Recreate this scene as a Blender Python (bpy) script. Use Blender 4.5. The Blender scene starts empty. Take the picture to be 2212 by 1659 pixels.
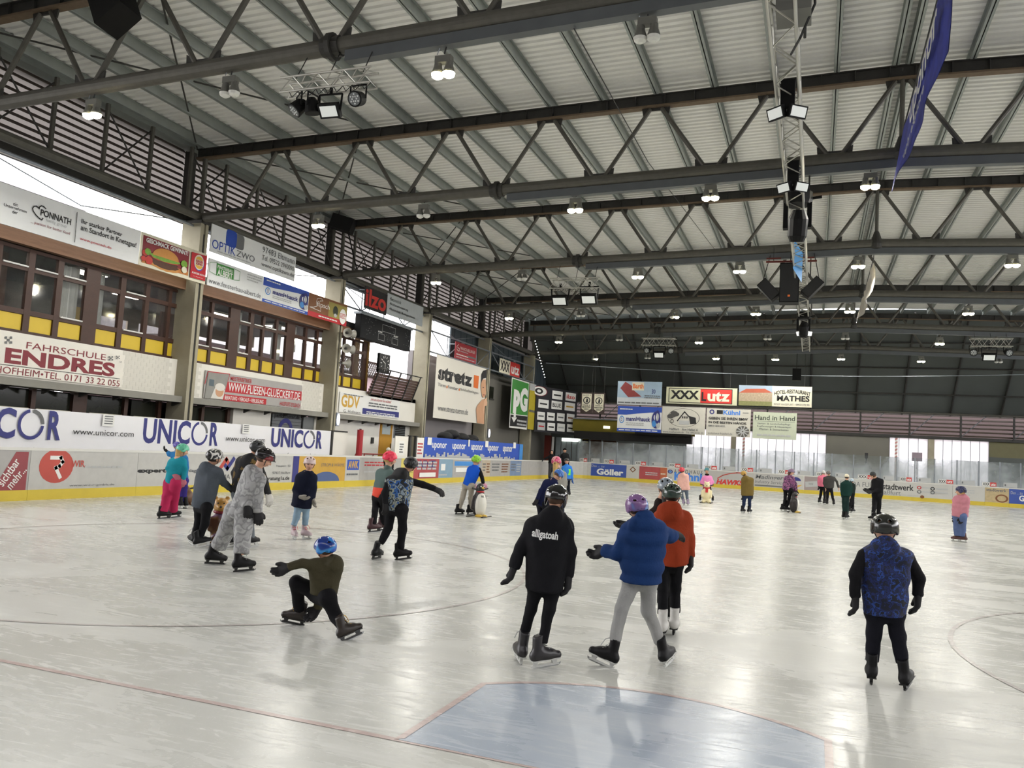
import bpy, math, random
import numpy as np
from mathutils import Vector, Matrix

# ---------------------------------------------------------------- camera, world, sun, exposure
scene = bpy.context.scene
COL = scene.collection
IMW, IMH, FPX = 2212, 1659, 1768.0
YAW, PITCH, ROLL, CAMH = .3576, .0801, .0574, 1.783
def _basis():
    cy, sy = math.cos(YAW), math.sin(YAW)
    f0 = np.array([-sy, cy, 0]); r0 = np.array([cy, sy, 0]); u0 = np.array([0, 0, 1.])
    f = f0*math.cos(PITCH)+u0*math.sin(PITCH); u = -f0*math.sin(PITCH)+u0*math.cos(PITCH)
    return f, r0*math.cos(ROLL)+u*math.sin(ROLL), -r0*math.sin(ROLL)+u*math.cos(ROLL)
CF, CR, CU = _basis()
CPOS = np.array([0, 0, CAMH])
cam = bpy.data.cameras.new('camera'); camo = bpy.data.objects.new('camera', cam); COL.objects.link(camo)
cam.sensor_fit = 'HORIZONTAL'; cam.sensor_width = 36; cam.lens = FPX/IMW*36; cam.clip_end = 500; cam.clip_start = .05
camo.matrix_world = Matrix(((CR[0], CU[0], -CF[0], 0), (CR[1], CU[1], -CF[1], 0), (CR[2], CU[2], -CF[2], CAMH), (0, 0, 0, 1)))
scene.camera = camo
scene.view_settings.view_transform = 'Standard'; scene.view_settings.look = 'None'
scene.view_settings.gamma = 1; scene.view_settings.use_curve_mapping = False
scene.view_settings.exposure = 0.0
LAMP_W = 460.0          # watts per lit twin hall lamp
SKY = 7.0               # overcast daylight
scene.cycles.use_denoising = True
scene.cycles.max_bounces = 4; scene.cycles.diffuse_bounces = 3; scene.cycles.use_light_tree = False; scene.cycles.glossy_bounces = 2; scene.cycles.use_adaptive_sampling = True; scene.cycles.adaptive_threshold = .06; scene.cycles.transparent_max_bounces = 6
scene.cycles.caustics_reflective = False; scene.cycles.caustics_refractive = False
scene.cycles.sample_clamp_indirect = 6
world = bpy.data.worlds.new('overcast_sky'); scene.world = world; world.use_nodes = True
_bg = world.node_tree.nodes['Background']
_bg.inputs[0].default_value = (1.0, .99, 1.0, 1); _bg.inputs[1].default_value = SKY

# ---------------------------------------------------------------- helpers
R_ = random.Random(7)
def ray(px, py): return CF*FPX + CR*(px-IMW/2) + CU*(IMH/2-py)
def onp(px, py, n, d):                       # pixel -> point on plane n.p = d
    r = ray(px, py); return CPOS + r*((d-n@CPOS)/(n@r))
AX = np.eye(3)
def onx(px, py, X): return onp(px, py, AX[0], X)
def ony(px, py, Y): return onp(px, py, AX[1], Y)
def onz(px, py, Z=0.): return onp(px, py, AX[2], Z)
def atd(px, py, D): return CPOS + ray(px, py)*(D/FPX)
def depth(P): return float((np.asarray(P)-CPOS)@CF)
def V(ox, oy, s): return lambda x, y: (ox+x/s, oy+y/s)
def hexc(h):
    h = h.lstrip('#'); o = []
    for i in (0, 2, 4):
        c = int(h[i:i+2], 16)/255; o.append(c/12.92 if c <= .04045 else ((c+.055)/1.055)**2.4)
    return o
MATS = {}
def M(name, col='#888888', rough=.6, metal=0., var=.1, scale=3., bump=0., bscale=40., emit=0., stretch=(1, 1, 1), spec=.5, coat=0.):
    """procedural noise-varied surface"""
    if name in MATS: return MATS[name]
    m = bpy.data.materials.new(name); m.use_nodes = True; nt = m.node_tree; b = nt.nodes['Principled BSDF']
    c = hexc(col) if isinstance(col, str) else list(col)
    N = nt.nodes.new; L = nt.links.new
    tc = N('ShaderNodeTexCoord'); mp = N('ShaderNodeMapping'); mp.inputs['Scale'].default_value = stretch
    nz = N('ShaderNodeTexNoise'); nz.inputs['Scale'].default_value = scale; nz.inputs['Detail'].default_value = 4
    L(tc.outputs['Object'], mp.inputs[0]); L(mp.outputs[0], nz.inputs['Vector'])
    mx = N('ShaderNodeMix'); mx.data_type = 'RGBA'
    mx.inputs[6].default_value = [max(0, x*(1-var)) for x in c]+[1]; mx.inputs[7].default_value = [min(1, x*(1+var)) for x in c]+[1]
    L(nz.outputs['Fac'], mx.inputs[0]); L(mx.outputs[2], b.inputs['Base Color'])
    b.inputs['Roughness'].default_value = rough; b.inputs['Metallic'].default_value = metal
    b.inputs['Specular IOR Level'].default_value = spec
    if coat: b.inputs['Coat Weight'].default_value = coat; b.inputs['Coat Roughness'].default_value = .08
    if bump:
        n2 = N('ShaderNodeTexNoise'); n2.inputs['Scale'].default_value = bscale; n2.inputs['Detail'].default_value = 3
        L(mp.outputs[0], n2.inputs['Vector']); bp = N('ShaderNodeBump'); bp.inputs['Strength'].default_value = bump; bp.inputs['Distance'].default_value = .02
        L(n2.outputs['Fac'], bp.inputs['Height']); L(bp.outputs[0], b.inputs['Normal'])
    if emit:
        b.inputs['Emission Color'].default_value = c+[1]; b.inputs['Emission Strength'].default_value = emit; m.cycles.emission_sampling = 'NONE'
    MATS[name] = m; return m
def Mpat(name, cols, scale=6., detail=2., stretch=(1, 1, 1), rough=.85, dist=0., kind='noise', sharp=True):
    """patterned cloth: noise thresholded into several colours"""
    if name in MATS: return MATS[name]
    m = bpy.data.materials.new(name); m.use_nodes = True; nt = m.node_tree; b = nt.nodes['Principled BSDF']
    N = nt.nodes.new; L = nt.links.new
    tc = N('ShaderNodeTexCoord'); mp = N('ShaderNodeMapping'); mp.inputs['Scale'].default_value = stretch
    L(tc.outputs['Object'], mp.inputs[0])
    if kind == 'noise':
        nz = N('ShaderNodeTexNoise'); nz.inputs['Scale'].default_value = scale; nz.inputs['Detail'].default_value = detail; nz.inputs['Distortion'].default_value = dist
        fac = nz.outputs['Fac']; lo, hi = .36, .64
    else:
        nz = N('ShaderNodeTexVoronoi'); nz.inputs['Scale'].default_value = scale; sp = N('ShaderNodeSeparateColor'); L(nz.outputs['Color'], sp.inputs[0]); fac = sp.outputs[0]; lo, hi = 0, 1
    L(mp.outputs[0], nz.inputs['Vector'])
    rp = N('ShaderNodeValToRGB'); rp.color_ramp.interpolation = 'CONSTANT' if sharp else 'LINEAR'; e = rp.color_ramp.elements
    while len(e) < len(cols): e.new(.5)
    for i, c in enumerate(cols):
        e[i].position = 0 if i == 0 and sharp else lo+(hi-lo)*i/len(cols); e[i].color = hexc(c)+[1]
    L(fac, rp.inputs[0]); L(rp.outputs[0], b.inputs['Base Color']); b.inputs['Roughness'].default_value = rough
    MATS[name] = m; return m
def ORG(o):
    v = np.zeros(3)
    while o is not None: v = v+np.array(o.location); o = o.parent
    return v
def tag(o, label=None, cat=None, group=None, kind=None):
    if label: o['label'] = label
    if cat: o['category'] = cat
    if group: o['group'] = group
    if kind: o['kind'] = kind
    return o
def link(name, me, mat=None, parent=None, loc=None, smooth=False):
    o = bpy.data.objects.new(name, me); COL.objects.link(o)
    if mat is not None and not me.materials: me.materials.append(mat)
    if parent is not None: o.parent = parent
    if loc is not None: o.location = loc
    if smooth: me.shade_smooth()
    return o
def empty(name, loc, label=None, cat=None, group=None, kind=None):
    o = bpy.data.objects.new(name, None); COL.objects.link(o); o.location = [float(x) for x in loc]; o.empty_display_size = .1
    return tag(o, label, cat, group, kind)
def unit(v):
    v = np.asarray(v, float); return v/max(1e-9, np.linalg.norm(v))
def perp(d):
    a = np.array([0, 0, 1.]) if abs(d[2]) < .9 else np.array([1., 0, 0])
    u = unit(np.cross(d, a)); return u, np.cross(u, d)
class MB:
    """collects simple shapes in world coordinates and builds them as one mesh object"""
    def __init__(s): s.v = []; s.f = []
    def add(s, v, f):
        k = len(s.v); s.v += [tuple(map(float, x)) for x in v]; s.f += [tuple(i+k for i in q) for q in f]; return s
    def box(s, lo, hi):
        (a, b, c), (d, e, f) = lo, hi
        return s.add([(a, b, c), (d, b, c), (d, e, c), (a, e, c), (a, b, f), (d, b, f), (d, e, f), (a, e, f)],
                     [(0, 3, 2, 1), (4, 5, 6, 7), (0, 1, 5, 4), (1, 2, 6, 5), (2, 3, 7, 6), (3, 0, 4, 7)])
    def obox(s, c, ex, ey, ez):              # oriented box: centre and three half-axes
        c, ex, ey, ez = map(np.asarray, (c, ex, ey, ez))
        v = [c+sx*ex+sy*ey+sz*ez for sz in (-1, 1) for sx, sy in ((-1, -1), (1, -1), (1, 1), (-1, 1))]
        return s.add(v, [(0, 3, 2, 1), (4, 5, 6, 7), (0, 1, 5, 4), (1, 2, 6, 5), (2, 3, 7, 6), (3, 0, 4, 7)])
    def bar(s, p, q, w, h, up=(0, 0, 1)):    # rectangular bar p->q
        p, q = np.asarray(p, float), np.asarray(q, float); d = unit(q-p); x = np.cross(d, up)
        if np.linalg.norm(x) < 1e-6: x = np.cross(d, (1, 0, 0))
        x = unit(x); y = np.cross(x, d); return s.obox((p+q)/2, (q-p)/2, x*w/2, y*h/2)
    def tube(s, p, q, r, n=10, r2=None, cap=True):
        p, q = np.asarray(p, float), np.asarray(q, float); d = unit(q-p); u, w = perp(d); r2 = r if r2 is None else r2
        v = []; f = []
        for c, rr in ((p, r), (q, r2)):
            for i in range(n): a = 2*math.pi*i/n; v.append(c+rr*(math.cos(a)*u+math.sin(a)*w))
        for i in range(n): j = (i+1) % n; f.append((i, j, n+j, n+i))
        if cap: f.append(tuple(range(n-1, -1, -1))); f.append(tuple(range(n, 2*n)))
        return s.add(v, f)
    def path(s, pts, r, n=6):
        for a, b in zip(pts[:-1], pts[1:]): s.tube(a, b, r, n)
        return s
    def ell(s, c, rad, n=12, m=8, R=None):
        c = np.asarray(c, float); R = np.eye(3) if R is None else np.asarray(R); v = []; f = []
        for i in range(m+1):
            t = math.pi*i/m
            for j in range(n):
                a = 2*math.pi*j/n; v.append(c+R@(np.array([math.sin(t)*math.cos(a), math.sin(t)*math.sin(a), math.cos(t)])*rad))
        for i in range(m):
            for j in range(n): k = (j+1) % n; f.append((i*n+j, (i+1)*n+j, (i+1)*n+k, i*n+k))
        return s.add(v, f)
    def lathe(s, c, prof, n=16, ax=(0, 0, 1)):   # profile [(r, h)] about axis ax at c
        c = np.asarray(c, float); d = unit(ax); u, w = perp(d); v = []; f = []
        for r, h in prof:
            for j in range(n): a = 2*math.pi*j/n; v.append(c+d*h+r*(math.cos(a)*u+math.sin(a)*w))
        for i in range(len(prof)-1):
            for j in range(n): k = (j+1) % n; f.append((i*n+j, i*n+k, (i+1)*n+k, (i+1)*n+j))
        f.append(tuple(range(n-1, -1, -1))); f.append(tuple(range((len(prof)-1)*n, len(prof)*n))); return s.add(v, f)
    def prism(s, pts, n):                    # polygon pts extruded by vector n
        k = len(pts); n = np.asarray(n, float); v = [np.asarray(p, float) for p in pts]; v += [p+n for p in v]
        f = [tuple(range(k-1, -1, -1)), tuple(range(k, 2*k))]+[(i, (i+1) % k, k+(i+1) % k, k+i) for i in range(k)]
        return s.add(v, f)
    def build(s, name, mat, parent=None, smooth=False, loc=None):
        base = ORG(parent) if parent is not None else np.zeros(3)
        if loc is not None: base = np.asarray(loc, float)+(ORG(parent) if parent is not None else 0)
        me = bpy.data.meshes.new(name); me.from_pydata([tuple(np.array(v)-base) for v in s.v], [], s.f); me.update()
        o = link(name, me, mat, parent, smooth=smooth)
        if loc is not None: o.location = [float(x) for x in loc]
        return o
def base_of(mb):
    a = np.array(mb.v); lo = a.min(0); hi = a.max(0); return ((lo[0]+hi[0])/2, (lo[1]+hi[1])/2, lo[2])
def solid(name, mb, mat, label=None, cat=None, group=None, kind=None, smooth=False):
    """a thing (or a piece of the setting) that is one mesh"""
    return tag(mb.build(name, mat, None, smooth, loc=base_of(mb)), label, cat, group, kind)
def dup(o, parent, world):                   # copy of a piece, shared mesh, moved by world offset from the original
    c = o.copy(); COL.objects.link(c); c.parent = parent; c.location = Vector(o.location)+Vector([float(x) for x in world]); return c
_TX = {}
def text_data(s, bold=0., shear=0., space=1.):
    key = (s, bold, shear, space)
    if key not in _TX:
        cu = bpy.data.curves.new('t', 'FONT'); cu.body = s; cu.offset = bold; cu.shear = shear; cu.space_character = space; cu.resolution_u = 3
        ob = bpy.data.objects.new('t', cu); COL.objects.link(ob)
        me = bpy.data.meshes.new_from_object(ob); v = np.zeros(len(me.vertices)*3); me.vertices.foreach_get('co', v); v = v.reshape(-1, 3)
        f = [tuple(p.vertices) for p in me.polygons]
        bpy.data.objects.remove(ob); bpy.data.curves.remove(cu); bpy.data.meshes.remove(me)
        _TX[key] = (v[:, :2]-v[:, :2].min(0), f)
    return _TX[key]
class Sign:
    """flat board or cloth with printed shapes; everything is placed on the sign's own plane"""
    def __init__(s, name, label, cat, o, u, rect=None, quad=None, thick=.04, mat=None, group=None, panel='panel', parent=None):
        s.o = np.asarray(o, float); s.u = unit(u); s.v = np.array([0, 0, 1.]); s.n = np.cross(s.u, s.v); s.k = 0
        if quad is not None:
            q = [s.uv(*p) for p in quad]         # TL, BL, TR, BR in pixels
            rect = ((q[0][0]+q[1][0])/2, (q[1][1]+q[3][1])/2, (q[2][0]+q[3][0])/2, (q[0][1]+q[2][1])/2)
        s.r = rect; a, b, c, d = rect
        s.root = parent if parent is not None else empty(name, s.p((a+c)/2, b), label, cat, group)
        m = MB(); m.prism([s.p(a, b), s.p(c, b), s.p(c, d), s.p(a, d)], s.n*-thick); s.panel = m.build(panel, mat or WHITE, s.root)
    def p(s, u, v, k=0): return s.o+s.u*u+s.v*v+s.n*(k*.003)
    def uv(s, px, py): P = onp(px, py, s.n, s.n@s.o)-s.o; return P@s.u, P@s.v
    def fr(s, x, y): a, b, c, d = s.r; return a+(c-a)*x, b+(d-b)*y
    def poly(s, pts, mat, name='print'):
        s.k += 1; m = MB(); m.add([s.p(u, v, s.k) for u, v in pts], [tuple(range(len(pts)))]); return m.build(name, mat, s.root)
    def rect(s, u0, v0, u1, v1, mat, name='print'): return s.poly([(u0, v0), (u1, v0), (u1, v1), (u0, v1)], mat, name)
    def frect(s, x0, y0, x1, y1, mat, name='print'): return s.rect(*s.fr(x0, y0), *s.fr(x1, y1), mat, name)
    def quad(s, pts, mat, name='print'): return s.poly([s.uv(*p) for p in pts], mat, name)
    def ell(s, c, ru, rv, mat, name='print', n=24, a0=0, a1=2*math.pi, inner=0.):
        s.k += 1; m = MB(); o = [(c[0]+ru*math.cos(a0+(a1-a0)*i/n), c[1]+rv*math.sin(a0+(a1-a0)*i/n)) for i in range(n+1)]
        if inner: 
            q = [(c[0]+ru*inner*math.cos(a0+(a1-a0)*i/n), c[1]+rv*inner*math.sin(a0+(a1-a0)*i/n)) for i in range(n+1)]
            m.add([s.p(u, v, s.k) for u, v in o+q], [(i, i+1, n+2+i, n+1+i) for i in range(n)])
        else: m.add([s.p(u, v, s.k) for u, v in o[:(-1 if a1-a0 > 6.2 else None)]], [tuple(range(len(o)-(1 if a1-a0 > 6.2 else 0)))])
        return m.build(name, mat, s.root)
    def line(s, pts, w, mat, name='print'):
        s.k += 1; m = MB()
        for (a, b), (c, d) in zip(pts[:-1], pts[1:]):
            t = np.array([c-a, d-b]); L = max(1e-6, np.hypot(*t)); q = np.array([-t[1], t[0]])/L*w/2; e = t/L*w*.4
            m.add([s.p(a-e[0]+q[0], b-e[1]+q[1], s.k), s.p(a-e[0]-q[0], b-e[1]-q[1], s.k), s.p(c+e[0]-q[0], d+e[1]-q[1], s.k), s.p(c+e[0]+q[0], d+e[1]+q[1], s.k)], [(0, 1, 2, 3)])
        return m.build(name, mat, s.root)
    def text(s, t, u0, v0, u1, v1, mat, bold=0., shear=0., space=1., keep=False, parent=None, arch=0.):
        s.k += 1; v, f = text_data(t, bold, shear, space); w = v.max(0); sx = (u1-u0)/w[0]; sy = (v1-v0)/w[1]
        if keep: sx = min(sx, sy*1.05)
        m = MB(); m.add([s.p(u0+a*sx, v0+b*sy-arch*((2*a/w[0]-1)**2), s.k) for a, b in v], f); return m.build('lettering', mat, parent or s.root)
    def ftext(s, t, x0, y0, x1, y1, mat, **k): return s.text(t, *s.fr(x0, y0), *s.fr(x1, y1), mat, **k)
    def ptext(s, t, ll, ur, mat, **k): return s.text(t, *s.uv(*ll), *s.uv(*ur), mat, **k)
    def bars(s, x0, y0, x1, y1, n, mat, seed=1):   # illegible small print
        r = random.Random(seed); s.k += 1; m = MB(); h = (y1-y0)/n
        for i in range(n):
            x = x0; e = x1-(x1-x0)*r.random()*.25
            while x < e:
                w = (x1-x0)*r.uniform(.06, .16); y = y1-h*(i+.75)
                q = [s.fr(x, y), s.fr(min(x+w, e), y), s.fr(min(x+w, e), y+h*.5), s.fr(x, y+h*.5)]
                m.add([s.p(a, b, s.k) for a, b in q], [(0, 1, 2, 3)]); x += w+(x1-x0)*.02
        return m.build('small_print', mat, s.root)
WHITE = M('print_white', '#e6e6e2', .55, var=.04)
BLACK = M('print_black', '#1c1c1e', .55, var=.05)
GREY = M('print_grey', '#66686a', .6, var=.05)
LGREY = M('print_light_grey', '#b4b6b6', .6, var=.05)
NAVY = M('print_navy', '#2b2f78', .5, var=.06)
BLUE = M('print_blue', '#2a4fb0', .5, var=.08)
LBLUE = M('print_light_blue', '#3f86cc', .5, var=.08)
RED = M('print_red', '#b5232c', .5, var=.08)
DRED = M('print_maroon', '#7d1f2b', .5, var=.12, scale=2)
ORANGE = M('print_orange', '#e0702a', .5, var=.06)
GOLD = M('print_gold', '#cfa33e', .5, var=.08)
YELLOW = M('print_yellow', '#d8c23c', .5, var=.06)
GREEN = M('print_green', '#3c8a3a', .5, var=.06)
CREAM = M('print_cream', '#d8d3bd', .6, var=.05)
BROWN = M('print_brown', '#7a4c2a', .6, var=.15)
SKINP = M('print_skin', '#c99a78', .6, var=.06)
# ---------------------------------------------------------------- big measures (metres)
XL, XRK, YN, YF = -16.82, 14.6, .58, 58.5    # rink boards: left, right, near, far
XCR, GLY = -1.09, 4.58                       # crease centre, goal line
RIDX = 1.85; XC = -20.0; XCRIGHT = 2*RIDX+20.0
TY = [13.2+8.95*i for i in range(6)]         # roof trusses
def zb(x): return 9.8-.65*abs(x-RIDX)/21.85  # bottom chord height
def zt(x): return 11.9-.5*abs(x-RIDX)/21.85  # top chord height
STEEL = M('painted_steel', '#57554e', .55, .3, var=.25, scale=6, bump=.15, bscale=30)
DSTEEL = M('dark_steel', '#3b3a37', .6, .3, var=.3, scale=5, bump=.1)
RUST = M('rusty_flange', '#6a5a48', .7, .2, var=.3, scale=8)
GALV = M('galvanised', '#8a9096', .45, .5, var=.2, scale=5)
BOXS = M('blue_grey_steel', '#5d6164', .5, .4, var=.15, scale=3)
CONC = M('concrete', '#a09a86', .85, 0, var=.18, scale=2.2, bump=.25, bscale=25)
DECKM = M('roof_deck', '#efeeea', .5, .0, var=.08, scale=1.2, stretch=(1, .3, 1))
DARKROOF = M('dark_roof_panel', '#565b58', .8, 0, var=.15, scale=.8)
PAINT = M('white_wall_paint', '#e6e3da', .75, var=.07, scale=1.6, bump=.1)
GREYW = M('grey_wall', '#8c8788', .8, var=.08, scale=1)
TIMB = M('brown_timber', '#40261a', .5, var=.25, scale=6, stretch=(1, .3, 1), bump=.1)
TIMBL = M('light_timber', '#7a5a42', .65, var=.3, scale=10, stretch=(3, .3, 6), bump=.15)
YPAN = M('yellow_panel', '#d2b42c', .45, var=.06)
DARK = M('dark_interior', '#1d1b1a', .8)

# ---------------------------------------------------------------- ice
def ice_mat(name, tint, edge=None):
    m = bpy.data.materials.new(name); m.use_nodes = True; nt = m.node_tree; b = nt.nodes['Principled BSDF']; N = nt.nodes.new; L = nt.links.new
    g = N('ShaderNodeNewGeometry')
    def noise(sc, st, det, dist=0, rot=0):
        mp = N('ShaderNodeMapping'); mp.inputs['Scale'].default_value = st; mp.inputs['Rotation'].default_value = (0, 0, rot); L(g.outputs['Position'], mp.inputs[0])
        n = N('ShaderNodeTexNoise'); n.inputs['Scale'].default_value = sc; n.inputs['Detail'].default_value = det; n.inputs['Distortion'].default_value = dist; L(mp.outputs[0], n.inputs['Vector']); return n.outputs['Fac']
    def ramp(f, a, b_, c0=0., c1=1.):
        r = N('ShaderNodeMapRange'); r.inputs[1].default_value = a; r.inputs[2].default_value = b_; r.inputs[3].default_value = c0; r.inputs[4].default_value = c1; L(f, r.inputs[0]); return r.outputs[0]
    def math_(op, a, b_):
        n = N('ShaderNodeMath'); n.operation = op
        for i, x in enumerate((a, b_)):
            if isinstance(x, (int, float)): n.inputs[i].default_value = x
            else: L(x, n.inputs[i])
        return n.outputs[0]
    snow = ramp(noise(.5, (1, 1.6, 1), 6, 1.2, .3), .45, .75)                  # shaved-snow patches
    streak = math_('MAXIMUM', ramp(noise(1.1, (1, 5.5, 1), 6, 2.2, .45), .54, .7), ramp(noise(1.4, (1, 6, 1), 6, 2.0, -.35), .55, .7))   # long skate smears
    fine = ramp(noise(9, (1, 8, 1), 3, 3, -.6), .62, .7)
    fine2 = ramp(noise(7, (9, 1, 1), 3, 3, .3), .64, .7)
    s = math_('ADD', math_('MULTIPLY', snow, .42), math_('MULTIPLY', streak, .27)); s = math_('ADD', s, math_('MULTIPLY', math_('MAXIMUM', fine, fine2), .13))
    mx = N('ShaderNodeMix'); mx.data_type = 'RGBA'; c = hexc(tint); w = hexc('#e2e2de')
    mx.inputs[6].default_value = c+[1]; mx.inputs[7].default_value = [.6*w[i]+.4*c[i] for i in range(3)]+[1] if edge else w+[1]
    L(s, mx.inputs[0]); L(mx.outputs[2], b.inputs['Base Color'])
    L(ramp(s, 0, .7, .23, .48), b.inputs['Roughness']); b.inputs['IOR'].default_value = 1.31; b.inputs['Specular IOR Level'].default_value = .4
    bp = N('ShaderNodeBump'); bp.inputs['Strength'].default_value = .14; bp.inputs['Distance'].default_value = .02
    L(math_('ADD', noise(1.5, (1, 1, 1), 3, .5), math_('MULTIPLY', s, .25)), bp.inputs['Height']); L(bp.outputs[0], b.inputs['Normal'])
    return m
ICE = ice_mat('ice', '#c1c2bb')
FLOORM = M('rubber_floor', '#55534f', .8, var=.15)
solid('floor', MB().box((-30, -8, -.4), (32, 72, -.06)), FLOORM, kind='structure')
_c = []
RC = 1.5
for cx, cy, a0 in ((XL+RC, YN+RC, math.pi), (XRK-RC, YN+RC, 1.5*math.pi), (XRK-RC, YF-RC, 0), (XL+RC, YF-RC, .5*math.pi)):
    for i in range(9): a = a0+math.pi/2*i/8; _c.append((cx+RC*math.cos(a), cy+RC*math.sin(a)))
_m = MB(); _m.prism([(x, y, -.06) for x, y in _c], (0, 0, .06)); ice = solid('floor_ice', _m, ICE, kind='structure')
def mark(name, pts, m, z, label):
    mb = MB(); mb.prism([(x, y, z-.0015) for x, y in pts], (0, 0, .0015)); return solid(name, mb, m, label, 'ice marking')
ICEB = ice_mat('ice_blue', '#a3aebb', True); ICER = ice_mat('ice_red', '#b9a59f', True); ICER2 = ice_mat('ice_faint_line', '#b3aca7', True)
HW = 1.22; SD = math.sqrt(1.83**2-HW**2)
def crease(r, hw, y0):
    sd = math.sqrt(r*r-hw*hw); a0 = math.atan2(sd, hw)
    return [(XCR-hw, y0), (XCR+hw, y0)]+[(XCR+r*math.cos(a0+(math.pi-2*a0)*i/20), GLY+r*math.sin(a0+(math.pi-2*a0)*i/20)) for i in range(21)]
mark('goal_crease', crease(1.83, HW, GLY), ICEB, .004, 'pale blue goal crease painted under the ice in the foreground')
o_ = crease(1.855, HW+.025, GLY-.01); i_ = crease(1.805, HW-.025, GLY+.03)
mb = MB(); n = len(o_); mb.add([(x, y, .0055) for x, y in o_+i_], [(k, (k+1) % n, n+(k+1) % n, n+k) for k in range(n) if k != 0]); solid('crease_outline', mb, ICER, 'thin faded red outline around the blue goal crease', 'ice marking')
mb = MB().box((XL+.1, GLY-.025, .002), (XRK-.1, GLY+.025, .003)); solid('goal_line', mb, ICER, 'faded red goal line running left from the blue crease', 'ice marking')
def ringmark(cx, cy, r, label, w=.05):
    mb = MB(); n = 72; p = [(cx+(r+s*w/2)*math.cos(2*math.pi*k/n), cy+(r+s*w/2)*math.sin(2*math.pi*k/n), .0035) for s in (1, -1) for k in range(n)]
    mb.add(p, [(k, (k+1) % n, n+(k+1) % n, n+k) for k in range(n)]); solid('faceoff_circle', mb, ICER2, label, 'ice marking')
ringmark(XCR-7, GLY+5.2, 4.5, 'faint face-off circle around the crouching child'); ringmark(XCR+7, GLY+5.2, 4.5, 'faint face-off circle at the right edge of the ice')

# ---------------------------------------------------------------- roof: deck sheets, purlins, trusses
ceil = empty('ceiling', (RIDX, 30, 12), kind='structure')
YA, YB = -5.0, TY[5]+.3
def deck(x, ): return zt(x)+.52
for sgn in (-1, 1):
    x1 = RIDX+sgn*23.2
    for y0, y1 in zip([YA]+TY, TY+[YB]):
        if y1-y0 < .5: continue
        n = max(4, int((y1-y0)/.26)); prof = []
        for i in range(n):
            a = y0+(y1-y0)*i/n; p = (y1-y0)/n
            prof += [(a, 0), (a+.42*p, 0), (a+.52*p, .055), (a+.9*p, .055)]
        prof.append((y1, 0)); vs = [(RIDX, y, deck(RIDX)+h) for y, h in prof]+[(x1, y, deck(x1)+h) for y, h in prof]; k = len(prof)
        me = MB(); me.add(vs, [(i, i+1, k+i+1, k+i) for i in range(k-1)]); me.build('roof_sheet', DECKM, ceil)
PURL = M('purlin_steel', '#959b97', .5, .2, var=.18, scale=3)
for k in range(-14, 15):
    x = RIDX+1.57*k; xs = [x] if k else [x-.16, x+.16]
    for xx in xs:
        z = zt(xx)+.32
        mb = MB(); w = .07
        mb.box((xx-w, YA, z-.14), (xx+w, YB, z-.125)).box((xx-.012, YA, z-.14), (xx+.012, YB, z+.17)).box((xx-w, YA, z+.165), (xx+w, YB, z+.18))
        mb.build('purlin', PURL, ceil)
for y0 in TY[:5]:                              # thin bracing rods near the eaves
    for a, b in (((-20.5, y0, 11.6), (-13.9, y0+8.95, 11.95)), ((-13.9, y0, 11.95), (-20.5, y0+8.95, 11.6))):
        MB().tube(a, b, .025, 6).build('bracing_rod', DSTEEL, ceil)
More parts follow.
